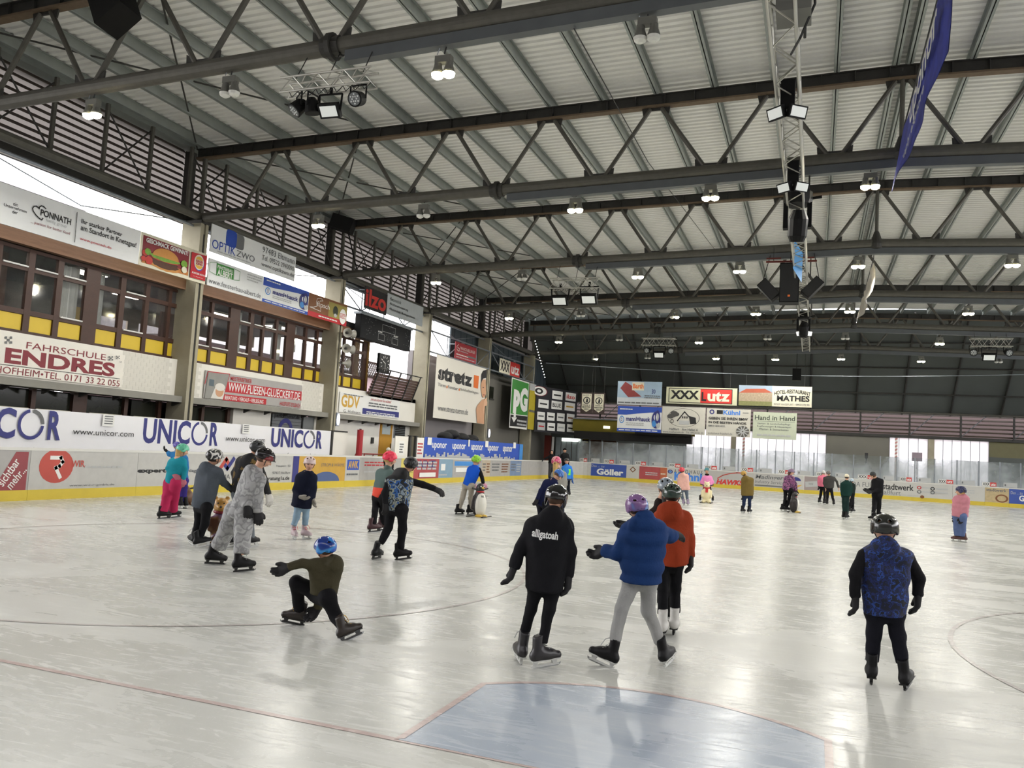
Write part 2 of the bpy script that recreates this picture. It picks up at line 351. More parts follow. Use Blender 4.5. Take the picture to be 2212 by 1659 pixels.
# skirting outside to keep daylight out above the eaves
mb = MB()
for sgn in (1,): mb.box((RIDX+21.6, YA, 11.0), (RIDX+21.8, YB, 12))
solid('wall_right_top', mb, DARKROOF, kind='structure')
ORDN = ['nearest', 'second', 'third', 'fourth', 'fifth', 'farthest']
def node_top(): return [RIDX+3.14*k for k in range(-7, 8)]
def node_bot(): return [RIDX+1.57+3.14*k for k in range(-7, 7)]
trusses = []
for i, y in enumerate(TY):
    t = empty('roof_truss', (RIDX, y, 9.0), ['steel roof truss with a rusty top flange, nearest to the viewer', 'steel roof truss, second from the viewer', 'steel roof truss, third from the viewer', 'steel roof truss, fourth from the viewer', 'steel roof truss, fifth from the viewer', 'steel roof truss in front of the dark sloping end'][i], 'roof truss', 'steel roof trusses')
    trusses.append(t)
    for s in (-1, 1):
        xe = RIDX+s*22.3; a = (RIDX, y, zt(RIDX)); b = (xe, y, zt(xe))
        MB().bar((a[0], y, a[2]+.02), (b[0], y, b[2]+.02), .018, .34).bar((a[0], y, a[2]+.18), (b[0], y, b[2]+.18), .2, .022).build('top_chord', DSTEEL, t)
        MB().bar((a[0], y, a[2]-.15), (b[0], y, b[2]-.15), .24, .05).build('flange', RUST, t)
        mb = MB()
        for k in range(0, 27): xx = RIDX+s*(.3+.82*k); mb.box((xx-.01, y-.09, zt(xx)-.13), (xx+.01, y+.09, zt(xx)+.17))
        tag(mb.build('web_stiffener', DSTEEL, t), kind='stuff')
        xe = RIDX+s*21.75; MB().tube((RIDX, y, zb(RIDX)), (xe, y, zb(xe)), .165, 16).build('bottom_chord', STEEL, t, smooth=False)
        xq = RIDX+s*10.6; MB().bar((RIDX, y, zb(RIDX)-.27), (xq, y, zb(xq)-.27), .2, .22).build('box_beam', BOXS, t)
        xr = RIDX+s*10.95
        mb = MB(); mb.tube((xr-.05, y, zb(xr)), (xr+.05, y, zb(xr)), .27, 16).tube((xr-.2, y, zb(xr)), (xr+.2, y, zb(xr)), .2, 12); mb.build('clamp_ring', DSTEEL, t)
    bots = node_bot(); tops = node_top()
    for xb in bots:
        for xt in (xb-1.57, xb+1.57):
            if abs(xt-RIDX) > 21.5: continue
            MB().tube((xb+(xt-xb)*.1, y, zb(xb)+.1), (xt-(xt-xb)*.1, y, zt(xt)-.2), .062, 8).build('diagonal', STEEL, t)
        z = zb(xb)+.1
        MB().prism([(xb-.42, y-.02, z), (xb+.42, y-.02, z), (xb+.44, y-.02, z+.26), (xb+.2, y-.02, z+.12), (xb-.2, y-.02, z+.12), (xb-.44, y-.02, z+.26)], (0, .04, 0)).build('gusset', DSTEEL, t)
    for xt in tops:
        if abs(xt-RIDX) > 21.5: continue
        z = zt(xt)-.18
        MB().prism([(xt-.4, y-.02, z), (xt-.36, y-.02, z-.2), (xt-.16, y-.02, z-.08), (xt+.16, y-.02, z-.08), (xt+.36, y-.02, z-.2), (xt+.4, y-.02, z)], (0, .04, 0)).build('gusset', DSTEEL, t)
    MB().tube((RIDX, y, zb(RIDX)), (RIDX, y, zt(RIDX)-.15), .06, 8).build('ridge_post', STEEL, t)
    MB().lathe((RIDX, y, zb(RIDX)-.32), [(.02, .08), (.2, .14), (.23, .3), (.18, .45), (.08, .75)], 14).build('ridge_hub', DSTEEL, t)
    mb = MB(); mb.tube((XC-.1, y, zb(XC)), (XC-.1, y, zt(XC)-.1), .085, 8).build('end_post', STEEL, t)
    mb = MB(); mb.box((XC-.9, y-.12, 9.1), (XC-.6, y+.12, 11.5)).build('end_post', DSTEEL, t)

# ---------------------------------------------------------------- dark sloping end roof
hip = empty('ceiling_end', (RIDX, 62, 9), kind='structure')
HY0, HZ0, HY1, HZ1 = TY[5]+.25, 12.35, 66.0, 6.15
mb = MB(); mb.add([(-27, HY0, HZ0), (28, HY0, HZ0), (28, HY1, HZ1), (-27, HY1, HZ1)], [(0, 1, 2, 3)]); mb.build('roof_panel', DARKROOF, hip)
for k in range(-7, 8):
    x = RIDX+3.14*k+.9
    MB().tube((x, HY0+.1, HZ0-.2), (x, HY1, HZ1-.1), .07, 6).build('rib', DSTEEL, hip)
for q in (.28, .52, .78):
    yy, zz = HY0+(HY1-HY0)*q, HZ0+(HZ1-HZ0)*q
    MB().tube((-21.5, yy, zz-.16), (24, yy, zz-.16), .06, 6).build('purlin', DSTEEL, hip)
MB().path([(-19.5+43*k/24, 59.4, 8.55-.55*math.sin(math.pi*min(1, k/20))+.0*k) for k in range(25)], .025, 5).build('cable', GALV, hip)
# ---------------------------------------------------------------- glass
def glass_mat(name, haze=.03, tint=(1, 1, 1), gloss=.06, nscale=0., lo=.45, hi=.7):
    m = bpy.data.materials.new(name); m.use_nodes = True; nt = m.node_tree; nt.nodes.remove(nt.nodes['Principled BSDF']); N = nt.nodes.new; L = nt.links.new
    t = N('ShaderNodeBsdfTransparent'); t.inputs[0].default_value = (*tint, 1); g = N('ShaderNodeBsdfGlossy'); g.inputs['Roughness'].default_value = .05
    d = N('ShaderNodeBsdfDiffuse'); d.inputs[0].default_value = (.75, .8, .82, 1); tr = N('ShaderNodeBsdfTranslucent'); tr.inputs[0].default_value = (.75, .8, .82, 1)
    a = N('ShaderNodeAddShader'); mh = N('ShaderNodeMixShader'); L(d.outputs[0], mh.inputs[1]); L(tr.outputs[0], mh.inputs[2]); mh.inputs[0].default_value = .6
    m1 = N('ShaderNodeMixShader'); m1.inputs[0].default_value = gloss; L(t.outputs[0], m1.inputs[1]); L(g.outputs[0], m1.inputs[2])
    m2 = N('ShaderNodeMixShader'); m2.inputs[0].default_value = haze; L(m1.outputs[0], m2.inputs[1]); L(mh.outputs[0], m2.inputs[2])
    if nscale:
        tc = N('ShaderNodeNewGeometry'); nz = N('ShaderNodeTexNoise'); nz.inputs['Scale'].default_value = nscale; nz.inputs['Detail'].default_value = 3; L(tc.outputs['Position'], nz.inputs['Vector'])
        sp = N('ShaderNodeSeparateXYZ'); L(tc.outputs['Position'], sp.inputs[0])
        z = N('ShaderNodeMapRange'); z.inputs[1].default_value = 3.0; z.inputs[2].default_value = 1.3; z.inputs[3].default_value = -.14; z.inputs[4].default_value = .12; L(sp.outputs[2], z.inputs[0])
        ad = N('ShaderNodeMath'); L(nz.outputs[0], ad.inputs[0]); L(z.outputs[0], ad.inputs[1])
        r = N('ShaderNodeMapRange'); r.inputs[1].default_value = lo; r.inputs[2].default_value = hi; r.inputs[3].default_value = .04; r.inputs[4].default_value = haze; L(ad.outputs[0], r.inputs[0]); L(r.outputs[0], m2.inputs[0])
    o = nt.nodes['Material Output']; L(m2.outputs[0], o.inputs[0]); MATS[name] = m; return m
GLASS = glass_mat('window_glass', .02, gloss=.12)
PLEXI = glass_mat('plexiglass', .75, (.93, .97, .97), .05, nscale=.55, lo=.3, hi=.72)
def transl(name, col, t=.5):
    m = bpy.data.materials.new(name); m.use_nodes = True; nt = m.node_tree; nt.nodes.remove(nt.nodes['Principled BSDF']); N = nt.nodes.new; L = nt.links.new
    nz = N('ShaderNodeTexNoise'); nz.inputs['Scale'].default_value = 1.5; mx = N('ShaderNodeMix'); mx.data_type = 'RGBA'; c = hexc(col)
    mx.inputs[6].default_value = [x*.92 for x in c]+[1]; mx.inputs[7].default_value = c+[1]; L(nz.outputs[0], mx.inputs[0])
    a = N('ShaderNodeBsdfDiffuse'); b = N('ShaderNodeBsdfTranslucent'); L(mx.outputs[2], a.inputs[0]); L(mx.outputs[2], b.inputs[0])
    s = N('ShaderNodeMixShader'); s.inputs[0].default_value = t; L(a.outputs[0], s.inputs[1]); L(b.outputs[0], s.inputs[2]); L(s.outputs[0], nt.nodes['Material Output'].inputs[0]); MATS[name] = m; return m
LOUVB = transl('louvre_daylight_sheet', '#726d6a', .5)  # sheet added behind the slats, toned to set the daylight in the gaps
LOUVF = transl('far_louvre_daylight_sheet', '#4c4242', .5)  # darker added sheet for the dimmer daylight between the far slats
# ---------------------------------------------------------------- left side: columns, eaves tube, louvres
DG = V(0, 680, 4.809)
COLN = ['nearest concrete column, beside the burger sign', 'concrete column carrying the horn loudspeakers', 'pale concrete column left of the tall stencil-lettered banner', 'concrete column right of the tall stencil-lettered banner', 'concrete column at the far corner beside the green banner']
for i in range(1, 6):
    y = TY[i]; c = empty('concrete_column', (XC-.4, y+.14, 0), COLN[i-1], 'column', 'concrete columns on the left side')
    MB().box((XC-.8, y-.05, 0), (XC-.06, y+.33, 8.95)).build('shaft', CONC, c)
    mb = MB().box((XC-.06, y-.05, 0), (XC, y+.1, 8.95)).box((XC-.06, y+.2, 0), (XC, y+.33, 8.95)); mb.build('edge_strip', CONC, c)
    MB().box((XC-.05, y+.1, .5), (XC-.035, y+.2, 8.6)).build('gutter', DSTEEL, c)
    MB().box((XC-.7, y-.1, 8.95), (XC+.05, y+.38, 9.05)).build('bearing_plate', DSTEEL, c)
eav = empty('trim_1', (XC-.2, 26, 9.3), kind='structure')
MB().tube((XC-.15, -5, 9.28), (XC-.15, TY[5], 9.1), .15, 14).build('eaves_tube', STEEL, eav)
MB().tube((XC-.35, -5, 8.93), (XC-.35, TY[5], 8.8), .045, 8).build('rail', GALV, eav)
MB().box((-21.2, -5, 9.06), (-20.75, TY[5]+8, 9.3)).build('soffit', DSTEEL, eav)
MB().box((-20.9, -5, 9.0), (-20.75, TY[5]+8, 9.06)).build('soffit_edge', M('white_trim', '#c9c4bf', .6), eav)
k = 0; y = 2.0
while y < TY[5]-1:
    j = int(round((y-TY[0])/1.79))
    MB().tube((XC-.3, y, 9.3), (XC-.3, y, 11.5), .07, 8).build('post', STEEL, eav)
    MB().tube((XC-.32, y, 9.4), (XC-.32, y+1.79*(1 if k % 2 else -1), 11.4), .026, 6).build('rod', DSTEEL, eav); y += 1.79; k += 1
for y0 in [4.25]+TY[:5]:
    MB().path([(XC-.4, y0+.3, 8.95), (XC-.4, y0+4.4, 8.2), (XC-.4, y0+8.6, 8.95)], .02, 5).build('rod', GALV, eav)
louv = empty('wall_left_louvre', (-21, 26, 9.3), kind='structure')
SLAT = M('louvre_slat', '#4a4038', .7, var=.2, scale=2)
proto = None
for y0 in [TY[0]-8.95]+TY[:5]:
    for r in range(11):
        z = 9.36+.218*r
        if proto is None: proto = MB().obox((-20.98, y0+4.45, z), (0, 4.42, 0), (.045, 0, -.054), (.008, 0, .006)).build('slat', SLAT, louv)
        else: dup(proto, louv, (0, y0-(TY[0]-8.95), .218*r))
MB().add([(-21.25, -5, 9.3), (-21.25, TY[5]+8, 9.3), (-21.25, TY[5]+8, 11.8), (-21.25, -5, 11.8)], [(0, 1, 2, 3)]).build('daylight_sheet', LOUVB, louv)  # added sheet, lets an even daylight glow through the slat gaps
MB().box((-21.5, -5, 11.62), (-20.6, TY[5], 11.8)).build('wall_plate', PURL, louv)
# ---------------------------------------------------------------- left building: glazed restaurant over a white band
wl = empty('wall_left', (-20.7, 25, 0), kind='structure')
BY0, BY1 = 11.0, 34.95                     # building extent along the rink
MB().box((-27.5, BY0, 6.85), (-20.5, BY1, 7.3)).build('roof_slab', DSTEEL, wl)
MB().box((-20.62, BY0, 6.62), (-20.42, BY1, 7.02)).build('timber_beam', TIMBL, wl)
MB().box((-27.5, BY0, 4.0), (-20.62, BY1, 4.2)).build('storey_floor', DSTEEL, wl)
MB().box((-20.9, BY0, 2.95), (-20.5, 40.0, 4.2)).build('white_band', PAINT, wl)
# individual bricks of the painted band where it shows
BRM = M('painted_brick', '#d3d0c6', .7, var=.06, scale=9)
bp_ = None
for y0, y1 in ((19.75, 21.9), (22.55, 23.3), (29.4, 31.0)):
    for r in range(9):
        yy = y0+(.12 if r % 2 else 0)
        while yy+.24 < y1:
            z = 3.0+.132*r
            if bp_ is None: bp_ = MB().box((-20.5, yy, z), (-20.496, yy+.243, z+.127)).build('brick', BRM, wl); b0 = (yy, z)
            else: dup(bp_, wl, (0, yy-b0[0], z-b0[1]))
            yy += .25
MB().box((-21.2, BY0, 2.74), (-20.15, 40.0, 2.95)).build('ledge', M('ledge_concrete', '#8b8981', .8, var=.15), wl)
for i in range(22): MB().prism([(-20.15, 12+1.25*i, 2.74), (-20.5, 12+1.25*i, 2.74), (-20.5, 12+1.25*i, 2.6)], (0, .08, 0)).build('bracket', DSTEEL, wl)
MB().box((-21.1, 25.5, 0), (-20.75, 27.8, 2.74)).box((-21.1, 30.9, 0), (-20.75, 36.7, 2.74)).box((-21.1, 38.0, 0), (-20.75, 40.2, 2.95)).build('lower_wall', PAINT, wl)
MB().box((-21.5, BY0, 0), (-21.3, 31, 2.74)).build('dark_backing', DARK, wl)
MB().box((-27.6, BY0, 4.2), (-27.5, 24.5, 6.85)).box((-27.6, 24.5, 4.2), (-27.5, BY1, 4.9)).box((-27.6, 24.5, 6.3), (-27.5, BY1, 6.85)).box((-27.6, 26.6, 4.9), (-27.5, 27.2, 6.3)).box((-27.6, 29.6, 4.9), (-27.5, 30.2, 6.3)).build('rear_wall', M('restaurant_wall', '#7b6c5c', .8), wl)
MB().box((-27.5, BY0, 4.2), (-20.9, BY0+.1, 6.85)).box((-27.5, 21.9, 4.2), (-24.5, 22.05, 6.85)).build('partition', M('grey_partition', '#6d6f72', .8), wl)
MB().box((-23.4, 16.9, 4.2), (-23.0, 17.5, 6.85)).box((-23.4, 25.2, 4.2), (-23.0, 25.6, 6.85)).build('inner_pillar', M('wood_pillar', '#5a3b28', .6), wl)
LAMPC = M('diffuser_white', '#fff1e0', .5, emit=10)
for q, (x, y) in enumerate(((-22.3, 15.6), (-22.4, 19.8), (-24.5, 17.6), (-24.3, 23.5), (-23.6, 27.5), (-23, 30.8))):
    c = empty('ceiling_panel_light', (x, y, 6.7), ['bright panel lamp behind the leftmost window pane', 'bright panel lamp behind the window right of the wide brown post', 'panel lamp deep inside the left restaurant windows', 'panel lamp inside near the maroon door', 'panel lamp inside the middle of the second window row', 'panel lamp inside beside the horn column'][q], 'lamp', 'lamps inside the restaurant')
    MB().box((x-.35, y-.6, 6.72), (x+.35, y+.6, 6.8)).build('housing', WHITE, c); MB().box((x-.3, y-.55, 6.7), (x+.3, y+.55, 6.72)).build('diffuser', LAMPC, c)
WN = 0
def glazing(panes, posts, y0, y1):
    global WN; WN += 1
    w = empty('window_%d' % WN, (-20.8, (y0+y1)/2, 4.2), kind='structure'); xa, xb = -20.86, -20.74
    edges = [y0]
    for a, b in panes: edges += [a, b]
    edges.append(y1)
    for i in range(0, len(edges), 2):
        a, b = edges[i], edges[i+1]
        if b-a > .02: MB().box((xa, a, 4.2), (xb+(.06 if b-a > .4 else 0), b, 6.62)).build('post', TIMB, w)
    for i, (a, b) in enumerate(panes):
        for z0, z1 in ((6.52, 6.62), (5.98, 6.12), (4.76, 4.9), (4.2, 4.3)): MB().box((xa+.005, a, z0), (xb-.005, b, z1)).build('rail', TIMB, w)
        MB().box((-20.81, a, 6.12), (-20.8, b, 6.52)).build('pane', GLASS, w); MB().box((-20.81, a, 4.9), (-20.8, b, 5.98)).build('pane', GLASS, w)
        MB().box((-20.82, a+.01, 4.31), (-20.79, b-.01, 4.75)).build('yellow_panel', YPAN, w)
        if R_.random() < .4: MB().tube((-20.72, a+.02, 6.1), (-20.72, b-.02, 6.1), .025, 6).build('blind_roll', WHITE, w)
        if R_.random() < .3: MB().tube((-20.72, a+.02, 4.88), (-20.72, b-.02, 4.88), .025, 6).build('blind_roll', WHITE, w)
glazing([(12.4, 13.3), (13.5, 14.4), (14.6, 15.42), (15.6, 16.40), (16.60, 17.35), (17.54, 18.34)], 0, 12.2, 18.6)
glazing([(18.86, 19.66), (19.86, 20.70), (20.87, 21.71), (21.85, 22.75)], 0, 18.6, 22.9)
glazing([(23.05, 23.83), (23.97, 24.87)], 0, 22.9, 25.1)
glazing([(25.41, 26.03), (26.25, 26.81), (26.95, 27.66), (27.81, 28.40)], 0, 25.1, 28.65)
glazing([(28.97, 29.70), (29.86, 30.56), (30.73, 31.35)], 0, 28.65, 31.6)
glazing([(32.1, 32.85), (32.98, 33.68), (33.81, 34.62)], 0, 31.6, 34.95)
CURT = M('white_curtain', '#c9cbc6', .8, var=.12, scale=4, stretch=(1, 4, .3))
def curtain(y0, y1, z0, z1, label, x=-21.1):
    n = 14; vs = []
    for i in range(n+1):
        y = y0+(y1-y0)*i/n; d = .05*math.sin(i*1.9)
        vs += [(x+d, y, z0+.03*math.sin(i)), (x+d, y, z1)]
    mb = MB(); mb.add(vs, [(2*i, 2*i+2, 2*i+3, 2*i+1) for i in range(n)]); mb.add([(a-.015, b, c) for a, b, c in vs], [(2*i+1, 2*i+3, 2*i+2, 2*i) for i in range(n)])
    solid('curtain', mb, CURT, label, 'curtain', 'white curtains behind the restaurant windows')
curtain(17.72, 18.36, 4.9, 6.5, 'white curtain left of the wide brown window post'); curtain(18.8, 19.3, 4.75, 6.5, 'white curtain right of the wide brown window post')
curtain(25.3, 25.9, 4.9, 6.5, 'white curtain in the second window row, beside its wide post'); curtain(27.9, 28.45, 4.9, 6.4, 'white curtain near the middle of the second window row')
curtain(28.9, 29.5, 5.4, 6.5, 'short white curtain in the last window group before the horns')
dr = empty('door_1', (-23.2, 24.4, 4.2), kind='structure'); MB().box((-23.2, 23.9, 4.2), (-23.1, 25.0, 6.2)).build('leaf', M('maroon_door', '#4a1f26', .5), dr)
dr = empty('door_2', (-24.4, 21.5, 4.2), kind='structure'); MB().box((-24.45, 21.1, 4.2), (-24.35, 21.95, 5.9)).build('leaf', M('yellow_door', '#b89a2a', .5), dr); MB().box((-24.35, 21.4, 4.9), (-24.34, 21.6, 5.2)).build('notice', BLACK, dr)
# lower brown windows
lw = empty('window_7', (-20.9, 18, 2), kind='structure')
for i, (a, b) in enumerate(((12.2, 13.6), (13.8, 15.2), (15.45, 17.0), (17.15, 18.4), (19.0, 20.35), (20.75, 21.8), (22.2, 23.9), (24.1, 25.3))):
    MB().box((-20.98, a, 1.2), (-20.97, b, 2.7)).build('pane', M('dark_glass', '#24261f', .12, var=.2), lw)
    MB().box((-21.0, b, 1.0), (-20.85, b+(.5 if i == 3 else .15), 2.74)).build('post', TIMB, lw)
    MB().box((-20.9, a+.05, 2.12), (-20.86, b-.05, 2.18)).build('blind_roll', CREAM, lw)
# roller shutter with a sprayed emblem and grey door
sh = empty('roller_shutter', (-20.7, 28.85, 0), 'grey roller shutter with a sprayed blue emblem under the ledge', 'shutter')
for i in range(20): MB().box((-20.74, 27.85, .05+.14*i), (-20.70, 29.85, .05+.14*i+.125)).build('slat', M('shutter_slat', '#74777a', .5, .3, var=.15), sh)
sg = Sign('x', None, None, (-20.69, 0, 0), (0, 1, 0), rect=(28.2, 2.0, 28.25, 2.02), thick=.005, mat=GREY, parent=sh, panel='lock')
sg.ell((28.75, 2.05), .5, .5, NAVY, a0=.2, a1=2.94, inner=.62); sg.text('performeter.de', 27.95, 2.5, 29.7, 2.72, BLACK, bold=.02)
solid('door_3', MB().box((-20.76, 30.0, 0), (-20.7, 30.8, 2.7)), M('grey_door', '#7c7f80', .5), kind='structure')
d4 = empty('door_4', (-20.7, 37.35, 0), kind='structure')
MB().box((-20.75, 36.72, 0), (-20.7, 37.98, 2.88)).build('leaf', M('ochre_door', '#b8872c', .5, var=.08), d4); MB().box((-20.7, 36.9, 2.2), (-20.69, 37.75, 2.72)).build('pane', M('frosted_pane', '#b9c4c4', .3), d4); MB().tube((-20.66, 37.85, 1.5), (-20.66, 37.85, 1.75), .02, 6).build('door_handle', DSTEEL, d4)
vt = empty('vent_grille', (-20.7, 38.8, 2.1), 'slatted vent grille right of the ochre door', 'vent')
MB().box((-20.75, 38.2, 2.05), (-20.7, 39.4, 2.95)).build('frame', GALV, vt)
for i in range(9): MB().obox((-20.68, 38.8, 2.13+.09*i), (0, .54, 0), (.02, 0, .025), (.006, 0, -.005)).build('slat', DSTEEL, vt)
for y0, z0, l in ((35.9, 1.7, 'small dark switch box left of the ochre door'), (29.9+.9, 1.5, 'green sign plate behind the red post')):
    mb = MB().box((-20.74, y0, z0), (-20.68, y0+.22, z0+.3)).box((-20.68, y0+.04, z0+.05), (-20.67, y0+.18, z0+.25)); solid('wall_box', mb, DSTEEL if z0 > 1.6 else GREEN, l, 'wall box')
# ---------------------------------------------------------------- open balcony bay and grey wall beyond
MB().box((-26, BY1, 4.0), (-20.5, 40.1, 4.2)).build('balcony_floor', DSTEEL, wl)
MB().box((-21.2, 40.1, 0), (-20.9, 48.9, 6.95)).build('grey_wall', GREYW, wl); MB().box((-21.2, 48.9, 0), (-20.9, 66, 6.95)).build('grey_wall', M('grey_wall_unlit', '#6f6d66', .85, var=.15, scale=1), wl)  # second stretch is the same wall, darker colour standing in for missing light
for a, b in ((49.7, 50.6), (51.6, 52.3)):
    MB().box((-20.9, a, 5.2), (-20.86, b, 6.0)).build('small_window', M('dark_glass'), wl); MB().box((-20.88, a-.05, 5.1), (-20.8, b+.05, 5.2)).build('small_window_sill', DSTEEL, wl)
CORR = M('blue_grey_cladding', '#4b565c', .6, .1, var=.12)
for i in range(44):
    MB().box((-21.15, 45.2+.475*i, 6.95), (-21.05+.03*(i % 2), 45.2+.475*(i+1), 9.1)).build('cladding_panel', CORR, wl)
MB().box((-20.9, 41.8, 1.0), (-20.86, 42.1, 2.4)).box((-20.95, 40.3, 1.0), (-20.86, 40.9, 2.2)).build('dark_opening', DARK, wl)
bal = empty('balcony_balustrade', (-20.3, 37, 4.1), 'brown slatted balustrade under the hanging clock', 'balustrade')
for i in range(8):
    z = 4.15+.13*i; MB().bar((-20.35+.05*i, 34.6, z), (-20.35+.05*i, 39.3, z), .03, .122).build('slat', TIMB, bal)
for i in range(5): y = 34.75+1.1*i; MB().bar((-20.32, y, 4.0), (-19.85, y, 5.35), .05, .05).build('post', DSTEEL, bal)
MB().tube((-19.85, 34.6, 5.35), (-19.85, 39.3, 5.35), .03, 8).build('handrail', DSTEEL, bal)
lat = empty('lattice_screen', (-22.6, 37, 5.2), 'criss-cross lattice screen behind the clock', 'screen')
for i in range(26):
    y = 34.7+.2*i
    MB().bar((-22.6, y, 5.3), (-22.6, y+.6, 6.0), .03, .03, (1, 0, 0)).build('lath', TIMB, lat); MB().bar((-22.58, y+.6, 5.3), (-22.58, y, 6.0), .03, .03, (1, 0, 0)).build('lath', TIMB, lat)
MB().box((-22.63, 34.6, 5.2), (-22.55, 40.4, 5.3)).box((-22.63, 34.6, 6.0), (-22.55, 40.4, 6.08)).build('frame', TIMB, lat)
pl = empty('timber_posts', (-21.6, 35.2, 4.2), 'yellow-brown timber post beside the clock', 'post'); pl.name = 'timber_post'; MB().box((-21.7, 35.3, 4.2), (-21.5, 35.5, 7.6)).build('post', M('raw_timber', '#8a6a34', .6), pl); MB().box((-21.7, 35.1, 7.5), (-21.5, 35.7, 7.62)).build('cap', M('raw_timber'), pl)
solid('timber_post', MB().box((-21.0, 34.96, 4.2), (-20.7, 35.1, 7.3)).box((-21.05, 34.9, 7.2), (-20.65, 35.16, 7.35)), M('raw_timber'), 'timber corner post at the end of the yellow panel row', 'post')
h = empty('house', (-36, 47, 0), 'pale pink house with light roof seen outside past the clock', 'building')
MB().box((-44, 38, 0), (-36, 70, 7.4)).build('wall', M('pink_render', '#8a7478', .9, var=.04), h)
MB().prism([(-44.5, 37.5, 7.4), (-35.5, 37.5, 7.4), (-40, 37.5, 9.6)], (0, 33, 0)).build('roof', M('light_roof', '#6f6c6e', .8), h)
for yy in (44, 48.5, 53): w_ = MB().box((-36.02, yy, 4.5), (-35.95, yy+1.3, 6.0)).build('window', GOLD, h); MB().box((-35.96, yy+.12, 4.62), (-35.93, yy+1.18, 5.9)).build('pane', M('dark_glass'), w_)
h = empty('house', (-44, 30, 0), 'white roofed house corner seen above the burger sign', 'building'); MB().box((-50, 25, 0), (-40, 34, 14.0)).build('wall', M('white_render', '#8f8d8d', .9), h); MB().prism([(-50.5, 24.5, 14), (-39.5, 24.5, 14), (-45, 24.5, 16.6)], (0, 10, 0)).build('roof', M('light_roof'), h)
solid('ground', MB().box((-90, -20, -.6), (-29, 110, -.42)), M('asphalt', '#8d8b88', .9), kind='structure')
# lattice rails carrying signs in the open bays
for n_, (y0, y1, lab) in enumerate(((40.3, 48.95, 'galvanised lattice rail above the stencil-lettered banner'), (49.3, 57.95, 'galvanised lattice rail above the green banner'), (31.4, 40.05, 'galvanised rail behind the hanging scoreboard'))):
    g_ = empty('lattice_rail', (XC+.05, (y0+y1)/2, 6.9), lab, 'rail', 'galvanised lattice rails')
    za, zc = (6.9, 8.05) if n_ < 2 else (7.95, 9.0); xr_ = XC+.04 if n_ < 2 else -20.4
    for z in (za, zc): MB().tube((xr_, y0, z), (xr_, y1, z), .05, 8).build('rail', GALV, g_)
    for k in range(4):
        a = y0+(y1-y0)*k/4; b = y0+(y1-y0)*(k+1)/4
        MB().tube((xr_, a, za if k % 2 else zc), (xr_, b, zc if k % 2 else za), .03, 6).build('diagonal', GALV, g_)
        MB().tube((xr_, b, za), (xr_, b, zc), .03, 6).build('post', GALV, g_)
# ---------------------------------------------------------------- signs on the left side
A = V(0, 400, 4.809); B = V(400, 400, 4.809); C_ = V(700, 560, 4.809); D = DG; E_ = V(400, 700, 4.809); F = V(840, 760, 5.53); G = V(1120, 720, 5.53); H = V(1420, 780, 5.53); I = V(1812, 780, 5.53); K = V(0, 940, 5.53)
PY = (0, 1, 0); PX = (1, 0, 0)
def LS(name, label, rect=None, quad=None, x=-19.9, **k):
    s = Sign(name, label, k.pop('cat', 'sign'), (x, 0, 0), PY, rect=rect, quad=quad, **k); a, b, c, d = s.r
    for t in (.15, .62 if 'frog' in label else .85):
        y = a+(c-a)*t
        if name == 'cloth_banner' and b > 2: MB().tube((x-.005, y, d-.05), (XC+.04, y, 6.92), .01, 5).build('cord', GALV, s.root)
        elif x > -20 and b > 6: MB().bar((x-.03, y, d-.1), (-20.5, y, d-.1), .04, .04).build('bracket', GALV, s.root)
    return s
WP = M('sign_board_white', '#e2e4e4', .5, var=.04)
s = LS('advertising_board', 'long white company board with heart logo at the left edge', rect=(12.4, 6.86, 19.42, 7.92), mat=WP)
for t, ll, ur in (('ein', (135, 210), (188, 188)), ('Unternehmen', (38, 215), (278, 262)), ('der', (125, 290), (183, 272)), ('Ihr starker Partner', (842, 395), (1270, 492)), ('am Standort in Knetzgau!', (832, 480), (1415, 600))): s.ptext(t, A(*ll), A(*ur), BLACK, bold=.012)
s.ptext('PONNATH', A(415, 315), A(738, 352), BLACK, bold=.02); s.ptext('family group', A(470, 385), A(690, 412), LGREY); s.ptext('... passion for better food', A(312, 398), A(722, 488), DRED); s.ptext('www.ponnath.de', A(820, 572), A(1152, 640), RED, bold=.012)
s.line([s.uv(*A(768, 592)), s.uv(*A(795, 283))], .02, BLACK)
s.line([s.uv(*A(*q)) for q in ((437, 345), (425, 362), (400, 345), (365, 310), (338, 272), (330, 242), (345, 220), (370, 218), (390, 235), (398, 245), (402, 228), (420, 215), (445, 222), (467, 245))], .03, BLACK)
s = LS('advertising_board', 'burger restaurant board with red logo field in front of the nearest column', rect=(19.45, 6.86, 22.42, 7.92), mat=CREAM)
s.quad([A(*q) for q in ((1468, 800), (1952, 942), (1968, 690), (1490, 515))], DRED)
s.quad([A(*q) for q in ((1468, 800), (1952, 942), (1954, 900), (1475, 740))], M('print_wood_orange', '#b57335', .6, var=.2, scale=8))
bc = s.uv(*A(1715, 800))
def lump(c, ru, rv, mat, sd, n=26):
    r = random.Random(sd); s.poly([(c[0]+ru*math.cos(2*math.pi*i/n)*r.uniform(.9, 1.06), c[1]+rv*math.sin(2*math.pi*i/n)*r.uniform(.85, 1.1)) for i in range(n)], mat)
BUN = M('print_bun', '#c0853f', .6, var=.12, scale=12); LETT = M('print_lettuce', '#6f9a34', .6, var=.35, scale=20); PATTY = M('print_patty', '#4c2a18', .6, var=.3, scale=20); TOM = M('print_tomato', '#b8342a', .6, var=.2, scale=12)
